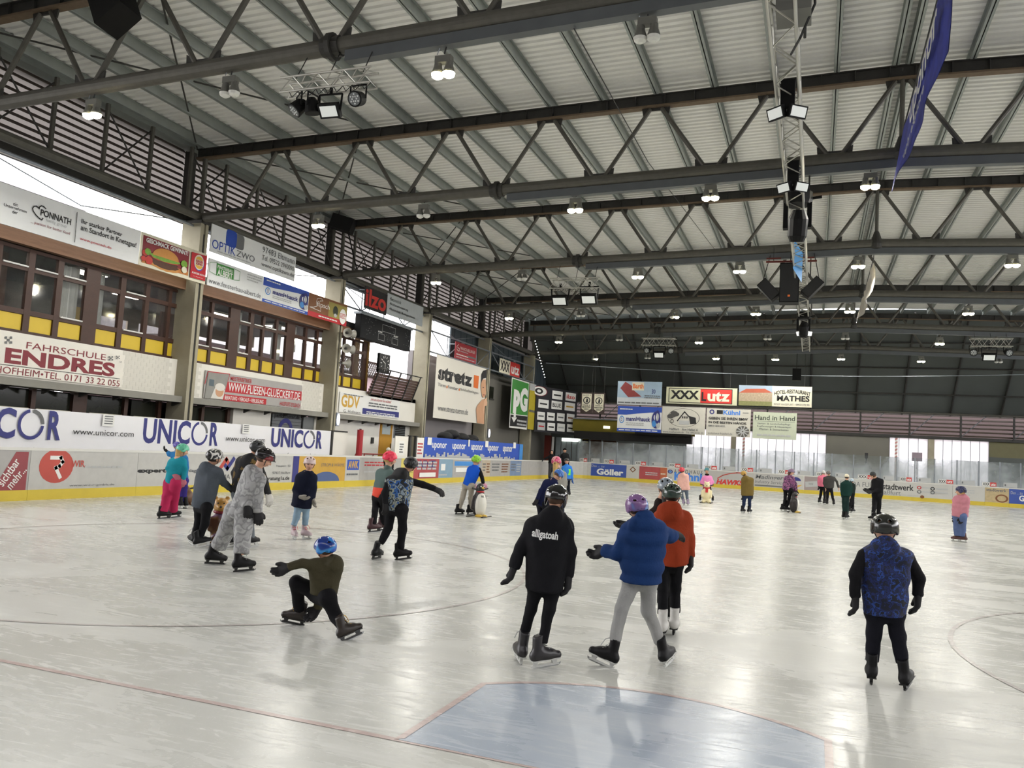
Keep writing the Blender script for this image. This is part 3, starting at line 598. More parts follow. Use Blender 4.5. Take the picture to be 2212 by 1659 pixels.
lump((bc[0]+.02, bc[1]-.17), .62, .12, BUN, 1); lump((bc[0], bc[1]-.1), .6, .12, PATTY, 2); lump((bc[0], bc[1]-.02), .6, .09, PATTY, 9); lump((bc[0], bc[1]+.05), .58, .07, TOM, 3); lump((bc[0], bc[1]+.1), .68, .1, LETT, 4); s.ell((bc[0], bc[1]+.12), .57, .3, BUN, a0=0, a1=math.pi)
for q, mt, ra in (((1500, 700), TOM, .12), ((1530, 690), LETT, .13), ((1540, 780), TOM, .16), ((1905, 820), LETT, .15), ((1905, 880), CREAM, .13), ((1480, 760), TOM, .1)): lump(s.uv(*A(*q)), ra, ra*.8, mt, q[0])
s.ptext('GESCHMACK GEWINNT!', A(1508, 590), A(1945, 690), WHITE, bold=.03)
s.quad([A(*q) for q in ((1962, 955), (2118, 998), (2138, 738), (1982, 692))], RED)
c = s.uv(*A(2057, 808)); s.ell(c, .24, .28, BLUE, n=28); s.ell((c[0]-.01, c[1]+.015), .225, .262, CREAM, n=28); s.ell((c[0], c[1]+.1), .17, .11, GOLD, a0=0, a1=math.pi); s.ell((c[0], c[1]-.1), .17, .11, GOLD, a0=math.pi, a1=2*math.pi)
s.text('BURGER', c[0]-.17, c[1]+.005, c[0]+.17, c[1]+.085, RED, bold=.03); s.text('KING', c[0]-.15, c[1]-.085, c[0]+.15, c[1]-.005, RED, bold=.03)
s.ptext('BURGER KING', A(1978, 912), A(2112, 935), WHITE, bold=.02); s.ptext('in Haßfurt', A(1992, 945), A(2090, 968), WHITE, bold=.01)
s = LS('advertising_board', 'white optician board with blue and grey squares, top of its stack', rect=(22.52, 8.06, 27.47, 9.04), mat=WP)
def rsq(c, r, mat): s.poly([(c[0]+r*math.copysign(abs(math.cos(a))**.45, math.cos(a)), c[1]+r*1.05*math.copysign(abs(math.sin(a))**.45, math.sin(a))) for a in [2*math.pi*i/28 for i in range(28)]], mat)
rsq(s.uv(*B(565, 592)), .26, GREY); rsq(s.uv(*B(480, 557)), .29, M('print_royal', '#2046a8', .5))
s.ptext('OPTIK', B(275, 648), B(525, 648), M('print_royal')); s.ptext('ZWO', B(530, 735), B(722, 742), GREY); s.ptext('97483 Eltmann', B(800, 695), B(1135, 765), GREY); s.ptext('Tel. 09522 2940090', B(795, 772), B(1128, 848), GREY); s.ptext('www.optikzwo.de', B(785, 850), B(1128, 918), GREY); s.bars(.07, .05, .45, .13, 1, LGREY)
s = LS('advertising_board', 'white window-maker board with green name block', rect=(22.52, 6.87, 25.52, 7.83), mat=WP)
s.quad([B(*q) for q in ((322, 935), (500, 985), (506, 868), (330, 808))], GREEN); s.ptext('FENSTERBAU', B(336, 862), B(495, 882), WHITE, bold=.02); s.ptext('ALBERT', B(330, 932), B(493, 920), WHITE, bold=.03); s.ptext('www.fensterbau-albert.de', B(240, 1012), B(785, 1128), GREY)
for qs in (((255, 800), (250, 895), (322, 935), (330, 800), (255, 800)), ((506, 868), (500, 985), (560, 990), (568, 900), (506, 868))): s.line([s.uv(*B(*q)) for q in qs], .015, GREEN)
s.bars(.68, .62, .97, .92, 3, LGREY)
def mannl(s, bike):
    s.frect(0, .66, 1, 1, BLUE); s.poly([s.fr(*q) for q in ((0, .14), (1, .14), (1, .8), (.75, .78), (.45, .72), (.2, .66), (0, .62))], WP); s.frect(0, 0, 1, .13, BLUE)
    s.ell(s.fr(.1, .47), (s.r[2]-s.r[0])*.055, (s.r[3]-s.r[1])*.15, LBLUE); s.ell(s.fr(.1, .47), (s.r[2]-s.r[0])*.04, (s.r[3]-s.r[1])*.11, WP); s.ftext('D', .085, .4, .115, .54, NAVY, bold=.02)
    s.ftext('mannl+hauck', .2, .42, .75, .6, NAVY, bold=.03); s.bars(.2, .24, .62, .38, 2, LGREY); s.bars(.04, .03, .95, .1, 1, WP); s.bars(.05, .84, .35, .93, 1, WP)
    for q, ru, rv, m_ in (((.88, .5), .1, .33, NAVY), ((.9, .58), .05, .2, LGREY), ((.84, .35), .05, .13, LBLUE), ((.93, .3), .045, .12, LGREY), ((.86, .6), .035, .1, WP)): s.ell(s.fr(*q), ru*(s.r[2]-s.r[0]), rv*(s.r[3]-s.r[1]), m_)
    s.ell(s.fr(.91, .62), .06*(s.r[2]-s.r[0]), .26*(s.r[3]-s.r[1]), NAVY, inner=.6)
s = LS('advertising_board', 'blue and white board with motorcycle picture between two other boards', rect=(25.54, 6.87, 28.54, 7.84), mat=WP); mannl(s, 1)
s = LS('advertising_board', 'brown and red board with frog outline crossing a column', rect=(28.56, 6.87, 31.55, 7.83), mat=M('print_brown_field', '#7b4f2e', .6, var=.35, scale=1.5))
s.frect(0, 0, 1, .22, RED); s.frect(.5, .22, .98, .9, M('print_olive', '#8f8344', .6, var=.4, scale=1.2)); s.ftext('frosch', .2, .52, .52, .74, WHITE, bold=.0)
s.line([s.fr(*q) for q in ((.03, .38), (.12, .42), (.2, .5), (.18, .7), (.2, .85), (.3, .9), (.34, .82), (.27, .78), (.24, .62), (.3, .45), (.3, .33), (.03, .38))], .02, WHITE); s.ell(s.fr(.68, .55), .2, .22, M('print_lamp', '#2c3328', .5)); s.ell(s.fr(.68, .35), .12, .08, LGREY); s.ell(s.fr(.88, .4), .27, .34, WHITE); s.bars(.8, .3, .96, .55, 4, RED); s.bars(.25, .06, .75, .16, 1, WHITE)
s = LS('advertising_board', 'black board with large red four-letter name', rect=(32.97, 8.0, 35.08, 9.02), mat=BLACK); s.ftext('ilzo', .03, .12, .96, .94, M('print_scarlet', '#c8302a', .5), bold=.03)
s = LS('advertising_board', 'pale grey board with three bullet lines above the scoreboard', rect=(35.1, 8.08, 39.02, 9.12), mat=M('print_pale', '#b6bcbf', .5))
for i, t in enumerate(('•Betontechnik', '•Brückenentwässerung', '•Photovoltaik Montagesysteme')): s.ftext(t, .06, .7-.25*i, (.36, .56, .76)[i], .86-.25*i, BLACK, bold=.01)
s = LS('advertising_board', 'small red board hanging above the stencil-lettered banner', rect=(43.35, 6.95, 46.5, 7.92), mat=M('print_crimson', '#a3232f', .5), x=-19.85)
s.ftext('FRANCIS BELLINGER', .22, .6, .94, .78, WHITE); s.bars(.22, .45, .6, .55, 1, LGREY); s.bars(.05, .2, .62, .32, 1, WHITE); s.bars(.05, .06, .95, .15, 1, LGREY); s.frect(.55, .26, .98, .36, GREY); s.line([s.fr(*q) for q in ((.12, .85), (.04, .7), (.06, .52), (.16, .45), (.18, .6), (.08, .68))], .04, WHITE)
def lutz(s, w=.5, full=False):
    s.frect(w, 0, 1, 1, M('print_scarlet')); s.ftext('XXX', .03, .14, w-.03, .88, BLACK, bold=.03)
    if full: s.ftext('L', w+.02, .16, w+.12, .84, BLACK, bold=.04)
    s.ftext('utz', w+(.14 if full else .06), .14, .96, .8, WHITE, bold=.03)
s = LS('advertising_board', 'furniture store board on the rail above the green banner', rect=(50.6, 6.9, 54.55, 7.85), mat=CREAM, x=-19.85); lutz(s, .5)
# tall cloth banner
s = LS('cloth_banner', 'tall off-white banner with stencil lettering and woman on its edge', quad=[F(575, 35), F(525, 785), F(1165, 200), F(1130, 865)], x=-19.8, thick=.01, mat=M('banner_cloth', '#dedacf', .7, var=.05, scale=.6), cat='banner', panel='cloth')
s.ptext('stretz', F(585, 330), F(1000, 272), BLACK, bold=.055)
for q in ((618, 175, 640, 330), (770, 205, 776, 370), (905, 230, 911, 405)): s.quad([F(q[0]-2, q[3]), F(q[0]+4, q[3]), F(q[2]+4, q[1]), F(q[2]-2, q[1])], M('banner_cloth'))
s.quad([F(*q) for q in ((1008, 425), (1063, 440), (1074, 290), (1016, 275))], ORANGE); s.ptext('Türen', F(582, 405), F(676, 388), GREY); s.ptext('Fenster', F(703, 435), F(822, 422), GREY); s.ptext('Schließanlagen', F(850, 470), F(1066, 478), GREY)
for q in ((690, 420), (837, 452)): s.ell(s.uv(*F(*q)), .09, .1, ORANGE, n=4)
s.ptext('www.stretz-tueren.de', F(580, 700), F(942, 688), GREY)
s.quad([F(*q) for q in ((1048, 850), (1040, 740), (1036, 690), (1050, 640), (1085, 600), (1108, 570), (1140, 560), (1132, 862))], SKINP); s.quad([F(*q) for q in ((1098, 480), (1092, 400), (1105, 330), (1150, 330), (1155, 500), (1135, 545), (1112, 545))], SKINP)
s.quad([F(*q) for q in ((1098, 370), (1102, 270), (1125, 225), (1160, 215), (1160, 310), (1120, 320), (1104, 350))], M('print_hair', '#17151a', .6)); s.quad([F(*q) for q in ((1130, 600), (1145, 560), (1165, 545), (1160, 575), (1168, 600), (1165, 640), (1140, 650), (1128, 760), (1118, 700))], M('print_skin2', '#d6ab8b', .6))
s.quad([F(*q) for q in ((1112, 430), (1112, 422), (1128, 424), (1128, 431))], M('print_hair')); s.quad([F(*q) for q in ((1115, 515), (1118, 508), (1138, 512), (1132, 522))], DRED)
# green banner and yellow strip
s = LS('cloth_banner', 'green and black banner with white arrow monogram near the far corner', quad=[F(1478, 305), F(1430, 905), F(1678, 370), F(1648, 928)], x=-19.8, thick=.01, mat=WHITE, cat='banner', panel='cloth')
s.quad([F(*q) for q in ((1452, 738), (1655, 762), (1672, 382), (1478, 318))], GREEN); s.quad([F(*q) for q in ((1444, 885), (1642, 905), (1654, 772), (1452, 748))], BLACK)
s.frect(.2, .22, .32, .55, WHITE); s.ftext('p', .14, .3, .5, .78, WHITE, bold=.07); s.ftext('G', .5, .36, .94, .86, WHITE, bold=.06)
s.quad([F(*q) for q in ((1490, 842), (1528, 785), (1462, 780))], WHITE); s.bars(.4, .05, .95, .2, 2, LGREY)
s = LS('cloth_banner', 'narrow yellow and white banner strip beside the green banner', quad=[F(1682, 372), F(1660, 925), F(1765, 395), F(1735, 930)], x=-19.8, thick=.01, mat=M('print_mustard', '#b9a82e', .6, var=.12), cat='banner', panel='cloth'); s.frect(0, .85, 1, 1, LGREY); s.bars(.1, .35, .95, .45, 1, GREY)
# white band boards
s = LS('advertising_board', 'white driving school board with large dark red name', quad=[(-40, 719), (-40, 806), D(1300, 425), D(1260, 745)], x=-20.44, mat=M('print_endres_white', '#e6e2d8', .6), thick=.03)
s.ptext('ENDRES', D(42, 500), D(1200, 505), DRED, bold=.04); s.ptext('FAHRSCHULE', D(270, 350), D(1102, 412), DRED, bold=.0); s.ptext('HOFHEIM•TEL. 0171 33 22 055', (-12, 804), D(1245, 685), DRED); s.line([s.uv(*D(0, 512)), s.uv(*D(1242, 665))], .015, BLACK)
for x, y, w in ((45, 225, 75), (1120, 430, 45), (1195, 425, 35), (1228, 482, 18)):
    for i in range(3):
        for j in range(3):
            if (i+j) % 2 == 0: s.quad([D(x+w*i/3, y+w*(j+1)/3), D(x+w*(i+1)/3, y+w*(j+1)/3), D(x+w*(i+1)/3, y+w*j/3), D(x+w*i/3, y+w*j/3)], GREY)
s = LS('advertising_board', 'tile layer board with red web address bar and child photo', quad=[E_(210, 488), E_(190, 772), E_(1218, 632), E_(1200, 875)], x=-20.44, mat=M('print_silver', '#a8a5a2', .6), thick=.03)
s.quad([E_(*q) for q in ((410, 705), (1207, 795), (1210, 702), (440, 598))], RED); s.ptext('WWW.FLIESEN-GLUECKERT.DE', E_(445, 695), E_(1195, 712), WHITE, bold=.012); s.quad([E_(*q) for q in ((385, 790), (838, 838), (843, 778), (402, 728))], RED); s.ptext('BERATUNG • VERKAUF • VERLEGUNG', E_(408, 782), E_(812, 790), WHITE, bold=.01); s.ptext('MEISTERBETRIEB', E_(468, 585), E_(688, 575), RED, bold=.01); s.ptext('HASSFURT-SYLBACH', E_(978, 845), E_(1192, 828), RED, bold=.01)
s.line([s.uv(*E_(*q)) for q in ((200, 620), (235, 493), (460, 520), (385, 785))], .03, RED); s.quad([E_(*q) for q in ((195, 770), (385, 785), (455, 525), (237, 498))], M('print_bathroom', '#8e8d88', .6, var=.2)); s.quad([E_(*q) for q in ((240, 640), (292, 648), (296, 580), (245, 570))], M('print_window', '#56646c', .6)); s.quad([E_(*q) for q in ((258, 770), (290, 690), (312, 640), (380, 640), (405, 690), (385, 780))], M('print_towel', '#d8d4cc', .6)); s.ell(s.uv(*E_(350, 700)), .22, .2, SKINP); s.ell(s.uv(*E_(355, 655)), .27, .14, M('print_towel'))
s = LS('advertising_board', 'white dental workshop board with gold and grey letters and blue box', quad=[C_(165, 1380), C_(158, 1600), C_(790, 1470), C_(775, 1645)], x=-20.44, mat=WHITE, thick=.03)
s.ptext('GDV', C_(175, 1530), C_(372, 1430), GOLD, bold=.03); s.ptext('G. Hofmann', C_(200, 1590), C_(378, 1580), BLACK); s.quad([C_(*q) for q in ((395, 1605), (775, 1645), (777, 1590), (400, 1545))], NAVY); s.bars(.42, .04, .94, .22, 2, WHITE); s.ptext('...mit uns können Sie rechnen!', C_(475, 1465), C_(697, 1470), RED); s.bars(.45, .45, .97, .72, 2, GREY); s.bars(.05, .88, .36, .96, 1, GREY)
# ---------------------------------------------------------------- scoreboard, clock, horn loudspeakers
sb = empty('scoreboard', (-19.9, 35.2, 6.55), 'black electronic scoreboard hanging over the balcony', 'scoreboard')
MB().box((-20.15, 32.68, 6.56), (-19.85, 37.72, 7.66)).build('case', M('scoreboard_black', '#0f1012', .7, spec=.2), sb); MB().box((-20.2, 32.6, 7.66), (-19.8, 37.8, 7.76)).build('hood', GALV, sb)
s = Sign('x', None, None, (-19.84, 0, 0), PY, rect=(32.7, 6.58, 37.7, 7.64), thick=.008, mat=M('scoreboard_face', '#121317', .6, spec=.2), parent=sb, panel='face')
for x0, y0, x1, y1 in ((.4, .55, .66, .86), (.33, .12, .45, .4), (.6, .1, .72, .38)): s.line([s.fr(*q) for q in ((x0, y0), (x1, y0), (x1, y1), (x0, y1), (x0, y0))], .015, LGREY)
s.ftext('HOME', .32, .44, .4, .52, WHITE, bold=.02); s.ftext('GUEST', .63, .44, .72, .52, WHITE, bold=.02)
for i in range(70):
    x = R_.choice((R_.uniform(.05, .2), R_.uniform(.82, .95), R_.uniform(.45, .6))); y = R_.uniform(.08, .9); s.frect(x, y, x+.004, y+.018, LGREY, 'segment_dot')
for y in (33.6, 36.8): MB().tube((-20.0, y, 7.7), (-20.0, y, 8.9), .02, 6).build('hanger', GALV, sb)
ck = empty('wall_clock', (-20, 35.4, 5.2), 'black rectangular hall clock showing half past nine', 'clock')
MB().box((-20.1, 34.85, 5.18), (-19.98, 35.93, 6.12)).build('case', M('scoreboard_black'), ck)
s = Sign('x', None, None, (-19.975, 0, 0), PY, rect=(34.87, 5.2, 35.91, 6.1), thick=.004, mat=BLACK, parent=ck, panel='face')
for i in range(12):
    a = math.pi/6*i; d = np.array([math.sin(a), math.cos(a)])*[.46, .4]; s.line([tuple(np.array([35.39, 5.65])+d*.72), tuple(np.array([35.39, 5.65])+d*.95)], .035, WHITE, 'tick')
s.line([(35.39, 5.65), (35.4, 5.3)], .03, WHITE, 'minute_hand'); s.line([(35.39, 5.65), (35.17, 5.75)], .04, WHITE, 'hour_hand')
for q, y in enumerate((34.95, 35.85)): MB().tube((-20.03, y, 6.1), (-20.03, y, 6.6), .012, 5).build('chain', DSTEEL, ck)
HORN = M('horn_enamel', '#a5a39a', .45, var=.1)
for i, (z, l) in enumerate(((6.55, 'topmost of the three grey horn loudspeakers on the column'), (5.85, 'middle of the three grey horn loudspeakers on the column'), (5.2, 'lowest of the three grey horn loudspeakers, facing away from the viewer'))):
    y = TY[2]+.15; hn = empty('horn_loudspeaker', (-19.9, y, z), l, 'loudspeaker', 'horn loudspeakers')
    d = unit((.75, -.66, -.05)) if i < 2 else unit((.3, .95, 0))
    c = np.array((-19.75, y+.1, z)); MB().lathe(c, [(.05, -.1), (.06, 0), (.1, .12), (.2, .24), (.215, .25), (.19, .235), (.08, .12), (.05, .05)], 18, d).build('horn', HORN, hn, smooth=False)
    MB().lathe(c+d*.06, [(.045, 0), (.05, .1), (.02, .14)], 12, d).build('driver', DSTEEL, hn)
    if i < 2: e = unit((.3, .95, 0)); MB().lathe(c+e*.15, [(.06, -.1), (.08, .05), (.2, .28), (.21, .29), (.1, .2)], 18, e).build('second_horn', HORN, hn)
    MB().tube((-20, y+.1, z), tuple(c-d*.1), .025, 6).build('bracket', DSTEEL, hn)
# ---------------------------------------------------------------- screens behind the left boards
s = LS('screen_wall', 'long white screen wall with repeated dark blue company name', rect=(11.5, .15, 28.8, 2.12), x=-18.5, thick=.06, mat=M('screen_white', '#e9e9ec', .45, var=.03), cat='screen')
def unicor(s, u0, u1, v0, v1):
    w = u1-u0; s.text('UNIC', u0, v0, u0+w*.6, v1, NAVY, bold=.028); c = (u0+w*.73, (v0+v1)/2); ru = w*.115; rv = (v1-v0)/2*1.02
    s.ell(c, ru, rv, NAVY, a0=math.pi*.56, a1=math.pi*1.98, inner=.78); s.ell(c, ru, rv, GREY, a0=math.pi*.02, a1=math.pi*.48, inner=.78); s.text('R', u0+w*.88, v0, u1, v1, NAVY, bold=.028); s.text('future of corrugated pipes', u0, v0-.38, u1, v0-.2, GREY)
a = s.uv(*D(1475, 1335)); b = s.uv(*E_(352, 1030)); unicor(s, a[0], b[0], a[1], b[1]); wN = b[0]-a[0]
a2 = s.uv(*E_(885, 1275)); b2 = s.uv(*E_(1425, 1115)); unicor(s, a2[0], b2[0], a2[1], b2[1]); b3 = s.uv(*D(640, 1000)); unicor(s, b3[0]-wN, b3[0], a[1], b[1])
s.ptext('www.unicor.com', D(742, 1240), D(1380, 1215), BLACK); s.ptext('www.unicor.com', E_(410, 1212), E_(820, 1182), BLACK)
for f_, q in ((D, (1045, 1155, 1180, 1040)), (E_, (575, 1135, 658, 1042))):
    p0 = s.uv(*f_(q[0], q[1])); p1 = s.uv(*f_(q[2], q[3])); s.rect(p0[0], p0[1], p1[0], p1[1], WHITE, 'notice'); 
    for i in range(4): y = p0[1]+(p1[1]-p0[1])*(.2+.2*i); s.rect(p0[0]+.06, y, p1[0]-.06, y+.025, GREY, 'small_print')
solid('post', MB().box((-18.55, 28.82, 0), (-18.45, 28.92, 2.15)).box((-18.6, 28.78, 0), (-18.4, 28.96, .05)), DSTEEL, 'dark post at the right end of the long white screen wall', 'post')
sp_ = empty('screen_panel', (-18.5, 29.5, 0), 'plain white panel between the screen wall and red post', 'screen'); MB().box((-18.52, 28.95, 0), (-18.48, 30.0, 2.1)).build('panel', PAINT, sp_); MB().box((-18.54, 28.95, 2.1), (-18.46, 30.0, 2.16)).build('top_rail', DSTEEL, sp_)
rp = empty('padded_post', (-18, 30.25, 0), 'red padded post behind the left boards', 'post'); MB().tube((-18.0, 30.25, .05), (-18.0, 30.25, 2.26), .13, 12).build('padding', M('red_padding', '#a32029', .6), rp); MB().tube((-18.0, 30.25, 0), (-18.0, 30.25, 2.3), .05, 8).build('pole', DSTEEL, rp)
for y, l in ((33.2, 'left of two dark gate posts behind the boards'), (33.75, 'right of two dark gate posts behind the boards')): solid('gate_post', MB().box((-17.25, y, 0), (-17.15, y+.14, 2.15)).box((-17.28, y-.03, 2.12), (-17.12, y+.17, 2.17)), DSTEEL, l, 'post')
s = LS('screen_panel', 'white panel with pink notice left of the blue banner', rect=(33.95, 0, 34.7, 2.1), x=-17.2, thick=.04, mat=PAINT, cat='screen'); s.frect(.1, .55, .9, .95, WHITE, 'notice'); s.bars(.15, .62, .88, .9, 4, RED)
s = LS('screen_panel', 'white panel with paper notice right of the ochre door', rect=(31.9, 0, 33.1, 2.1), x=-17.2, thick=.04, mat=PAINT, cat='screen'); s.frect(.3, .6, .7, .9, WHITE, 'notice'); s.bars(.34, .64, .66, .86, 4, GREY)
s = LS('cloth_banner', 'long blue banner with repeated white name above the left boards', rect=(34.75, .5, 48.6, 2.16), x=-17.2, thick=.02, mat=M('banner_blue', '#2a52b4', .5, var=.05), cat='banner', panel='cloth')
for x0, x1 in ((512, 692), (755, 918), (978, 1125), (1176, 1310), (1357, 1475)):
    y0 = 1165+.052*(x0-512); s.ptext('uponor', F(x0, y0+8), F(x1, y0-78+.05*(x1-x0)), WHITE, bold=.02)
u0, v0 = s.uv(*F(425, 1250)); u1, _ = s.uv(*F(1500, 1275)); sky_ = []
for i in range(60): u = u0+(u1-u0)*i/60; h_ = R_.uniform(.02, .3); sky_ += [(u, 1.2+h_), (u+(u1-u0)/60, 1.2+h_)]
s.poly([(u0, 1.1)]+sky_+[(u1, 1.1)], LGREY); s.frect(.955, 0, 1, 1, LBLUE)
for x in (455, 1145, 1480, 940): p0 = s.uv(*F(x, 1110+.04*(x-455))); s.rect(p0[0], p0[1], p0[0]+(.45 if x != 940 else .2), p0[1]+.35, WHITE, 'notice')

# dark tarpaulin heap and two wall lamps
tp = empty('tarpaulin', (-18.4, 41.5, 1.9), 'black tarpaulin heaped on a trolley behind the blue banner', 'tarpaulin')
mb = MB()
for k in range(9): mb.ell((-18.4+.15*math.sin(k*2), 39.6+.45*k, 2.28+.16*math.sin(k*1.7)-.02*k), (.45, .5, .26), 10, 6)
tag(mb.build('cloth', M('tarp_black', '#121214', .7, bump=.4, bscale=6), tp, True), kind='stuff'); MB().box((-18.8, 39.2, 0), (-18.0, 43.6, 2.1)).build('trolley', DSTEEL, tp)
for (px_, py_), X_, l_ in (((1057, 936), -19.9, 'oval white bulkhead lamp below the tall banner'), ((731, 906), -19.92, 'slim pale wall lamp low on the horn column')):
    q = onx(px_, py_, X_); w_ = empty('wall_lamp', q, l_, 'lamp'); MB().box((X_-.1, q[1]-.12, q[2]-.3), (X_-.03, q[1]+.12, q[2]+.3)).build('back_plate', GALV, w_); MB().ell(q, (.06, .1, .27), 10, 8).build('glass', M('bulkhead_glow', '#f2f2ff', .4, emit=1.6), w_, True)
# ---------------------------------------------------------------- rink boards
KICK = M('yellow_kick_strip', '#cdb63a', .45, var=.1); CAP = M('board_cap', '#d3d2cc', .4, var=.05)
BW = M('board_white', '#b9b8b4', .4, var=.12, scale=5); BG = M('board_grey', '#a7a5a2', .4, var=.15, scale=4)
HBD = V(570, 960, 3.77); LL_ = V(1100, 900, 5.53); NN = V(1740, 980, 5.821)
bl = empty('dasher_boards', (XL, 28, 0), 'long left rink boards with adverts and yellow kick strip', 'rink boards')
pl_ = Sign('x', None, None, (XL, 0, 0), PY, rect=(YN+RC, 0.0, YF-RC, .01), thick=.05, mat=CAP, parent=bl, panel='sill')
def u_at(px, py=1020): return pl_.uv(px, py)[0]
ED = [-260, 64, 297, 462, 632, 746, 777, 866, 894, 948, 978, 1041, 1059, 1102, 1126, 1176]
us = [u_at(x, 1010) for x in ED]; us[0] = YN+RC; us[-1] = YF-RC
BM = [BG, BW, BW, BW, M('print_amber', '#c49a3c', .5, var=.15), BW, BG, M('print_pale_yellow', '#cfc063', .5), M('print_brick', '#a8474a', .5, var=.2), M('print_sky', '#7f9db2', .5, var=.15), BG, M('print_beige', '#bcae98', .5), BG, M('print_denim', '#7388a8', .5, var=.15), BG]
segs = []
for i in range(15):
    s = Sign('x', None, None, (XL, 0, 0), PY, rect=(us[i]+.004, .24, us[i+1]-.004, 1.14), thick=.1, mat=BM[i], parent=bl); segs.append(s)
    n = max(1, round((us[i+1]-us[i])/2.5))
    for j in range(n): a = us[i]+(us[i+1]-us[i])*j/n; b = us[i]+(us[i+1]-us[i])*(j+1)/n; MB().box((XL-.1, a+.003, 0), (XL+.012, b-.003, .24)).build('kick_strip', KICK, bl)
MB().box((XL-.12, YN+RC, 1.14), (XL+.01, YF-RC, 1.2)).build('top_cap', CAP, bl)
s = segs[0]; s.poly([s.uv(*K(*q)) for q in ((-120, 700), (300, 675), (345, 200), (195, 198))], M('print_rose_red', '#8e3e44', .5)); 
def dtext(s, t, p0, p1, h, mat, bold=.01):     # lettering along a slanted baseline
    a = np.array(s.uv(*p0)); b = np.array(s.uv(*p1)); v, f = text_data(t, bold); w = v.max(0); e = (b-a)/w[0]; n = np.array([-(b-a)[1], (b-a)[0]])/np.linalg.norm(b-a)*h/w[1]; s.k += 1
    m = MB(); m.add([s.p(*(a+e*x+n*y), s.k) for x, y in v], f); m.build('lettering', mat, s.root)
dtext(s, 'sichtbar', K(35, 620), K(245, 320), .2, WHITE); dtext(s, 'mehr...', K(130, 655), K(320, 420), .2, WHITE)
s = segs[1]; s.ell(s.uv(*K(675, 370)), .47, .4, M('print_coral', '#b8493e', .5)); c = np.array(s.uv(*K(675, 370))); s.line([tuple(c+q) for q in ((-.16, .2), (.1, .2), (.16, .1), (.08, .0), (-.02, -.04), (.12, -.26))], .09, WHITE)
s.ptext('WIR.', K(850, 380), K(1025, 302), M('print_coral'), bold=.02); s.ptext('www.w-i-r-gmbh.de', K(822, 620), K(1365, 575), GREY); s.bars(.47, .53, .85, .63, 1, LGREY)
s = segs[2]; s.ptext('expert', K(1637, 465), K(1990, 400), BLACK, bold=.05); s.ptext('Schlegel', E_(-30, 1550), E_(150, 1505), GREY, bold=.03)
s = segs[3]; s.line([s.uv(*E_(*q)) for q in ((355, 1510), (428, 1405), (455, 1460))], .13, M('print_coral')); s.line([s.uv(*E_(*q)) for q in ((415, 1470), (437, 1500), (505, 1400))], .13, NAVY); s.ptext('MA', E_(380, 1610), E_(468, 1560), GREY); s.ptext('www.beratung1a.de', E_(690, 1640), E_(1082, 1580), BLACK, bold=.01); s.ptext('Hauptstr. 53', E_(942, 1490), E_(1090, 1462), GREY); s.ptext('97437 Haßfurt', E_(902, 1560), E_(1088, 1530), GREY)
s = segs[4]; s.rect(s.r[0], .24, s.r[0]+.35, 1.14, NAVY); s.ptext('STROM & WÄRME', E_(1410, 1480), E_(1655, 1440), GREY, shear=.2); s.ell(s.fr(.62, .0), .9, .35, M('print_car_blue', '#4a5d8a', .4), a0=0, a1=math.pi)
s = segs[5]; s.frect(.1, .45, .95, .9, BLUE); s.ftext('AWK', .18, .52, .88, .84, GOLD, bold=.03); s.bars(.1, .2, .9, .34, 1, GREY)
segs[6].bars(.1, .6, .8, .85, 2, RED); segs[6].bars(.1, .3, .7, .45, 1, LGREY)
s = segs[7]; s.ptext('KAINZ', F(285, 1380), F(562, 1300), NAVY, bold=.03); s.bars(.05, .15, .95, .5, 3, M('print_pale_yellow2', '#a99c4e', .5))
s = segs[8]; 
for i in range(3):
    for j in range(4): s.frect(.12+.2*j, .45+.16*i, .28+.2*j, .55+.16*i, LGREY)
s.frect(.2, .08, .85, .3, WHITE)
s = segs[9]; s.frect(.15, .4, .45, .75, WHITE); s.bars(.05, .08, .6, .25, 1, LGREY); s = segs[10]; s.frect(.05, .65, .9, .9, LBLUE); s.frect(.1, .3, .8, .55, WHITE)
for i in (11, 12, 13): segs[i].bars(.08, .3, .5, .85, 3, GREY, i); segs[i].bars(.55, .2, .95, .85, 4, LGREY if i == 13 else BROWN, i)
# curved far-left corner
bcn = empty('dasher_boards', (XL+1, YF-1, 0), 'curved corner rink boards at the far left', 'rink boards')
def corner(cx, cy, a0, root):
    n = 8
    for i in range(n):
        a, b = a0+math.pi/2*i/n, a0+math.pi/2*(i+1)/n
        def q(r, t, z): return (cx+r*math.cos(t), cy+r*math.sin(t), z)
        for z0, z1, m_, nm, t in ((0, .24, KICK, 'kick_strip', -.012), (.24, 1.14, BW, 'panel', 0), (1.14, 1.2, CAP, 'top_cap', -.01)):
            r0 = RC+t; r1 = RC+.1
            MB().add([q(r0, a, z0), q(r0, b, z0), q(r1, b, z0), q(r1, a, z0), q(r0, a, z1), q(r0, b, z1), q(r1, b, z1), q(r1, a, z1)], [(0, 1, 2, 3), (7, 6, 5, 4), (0, 4, 5, 1), (1, 5, 6, 2), (2, 6, 7, 3), (3, 7, 4, 0)]).build(nm, m_, root)
corner(XL+RC, YF-RC, math.pi/2, bcn)
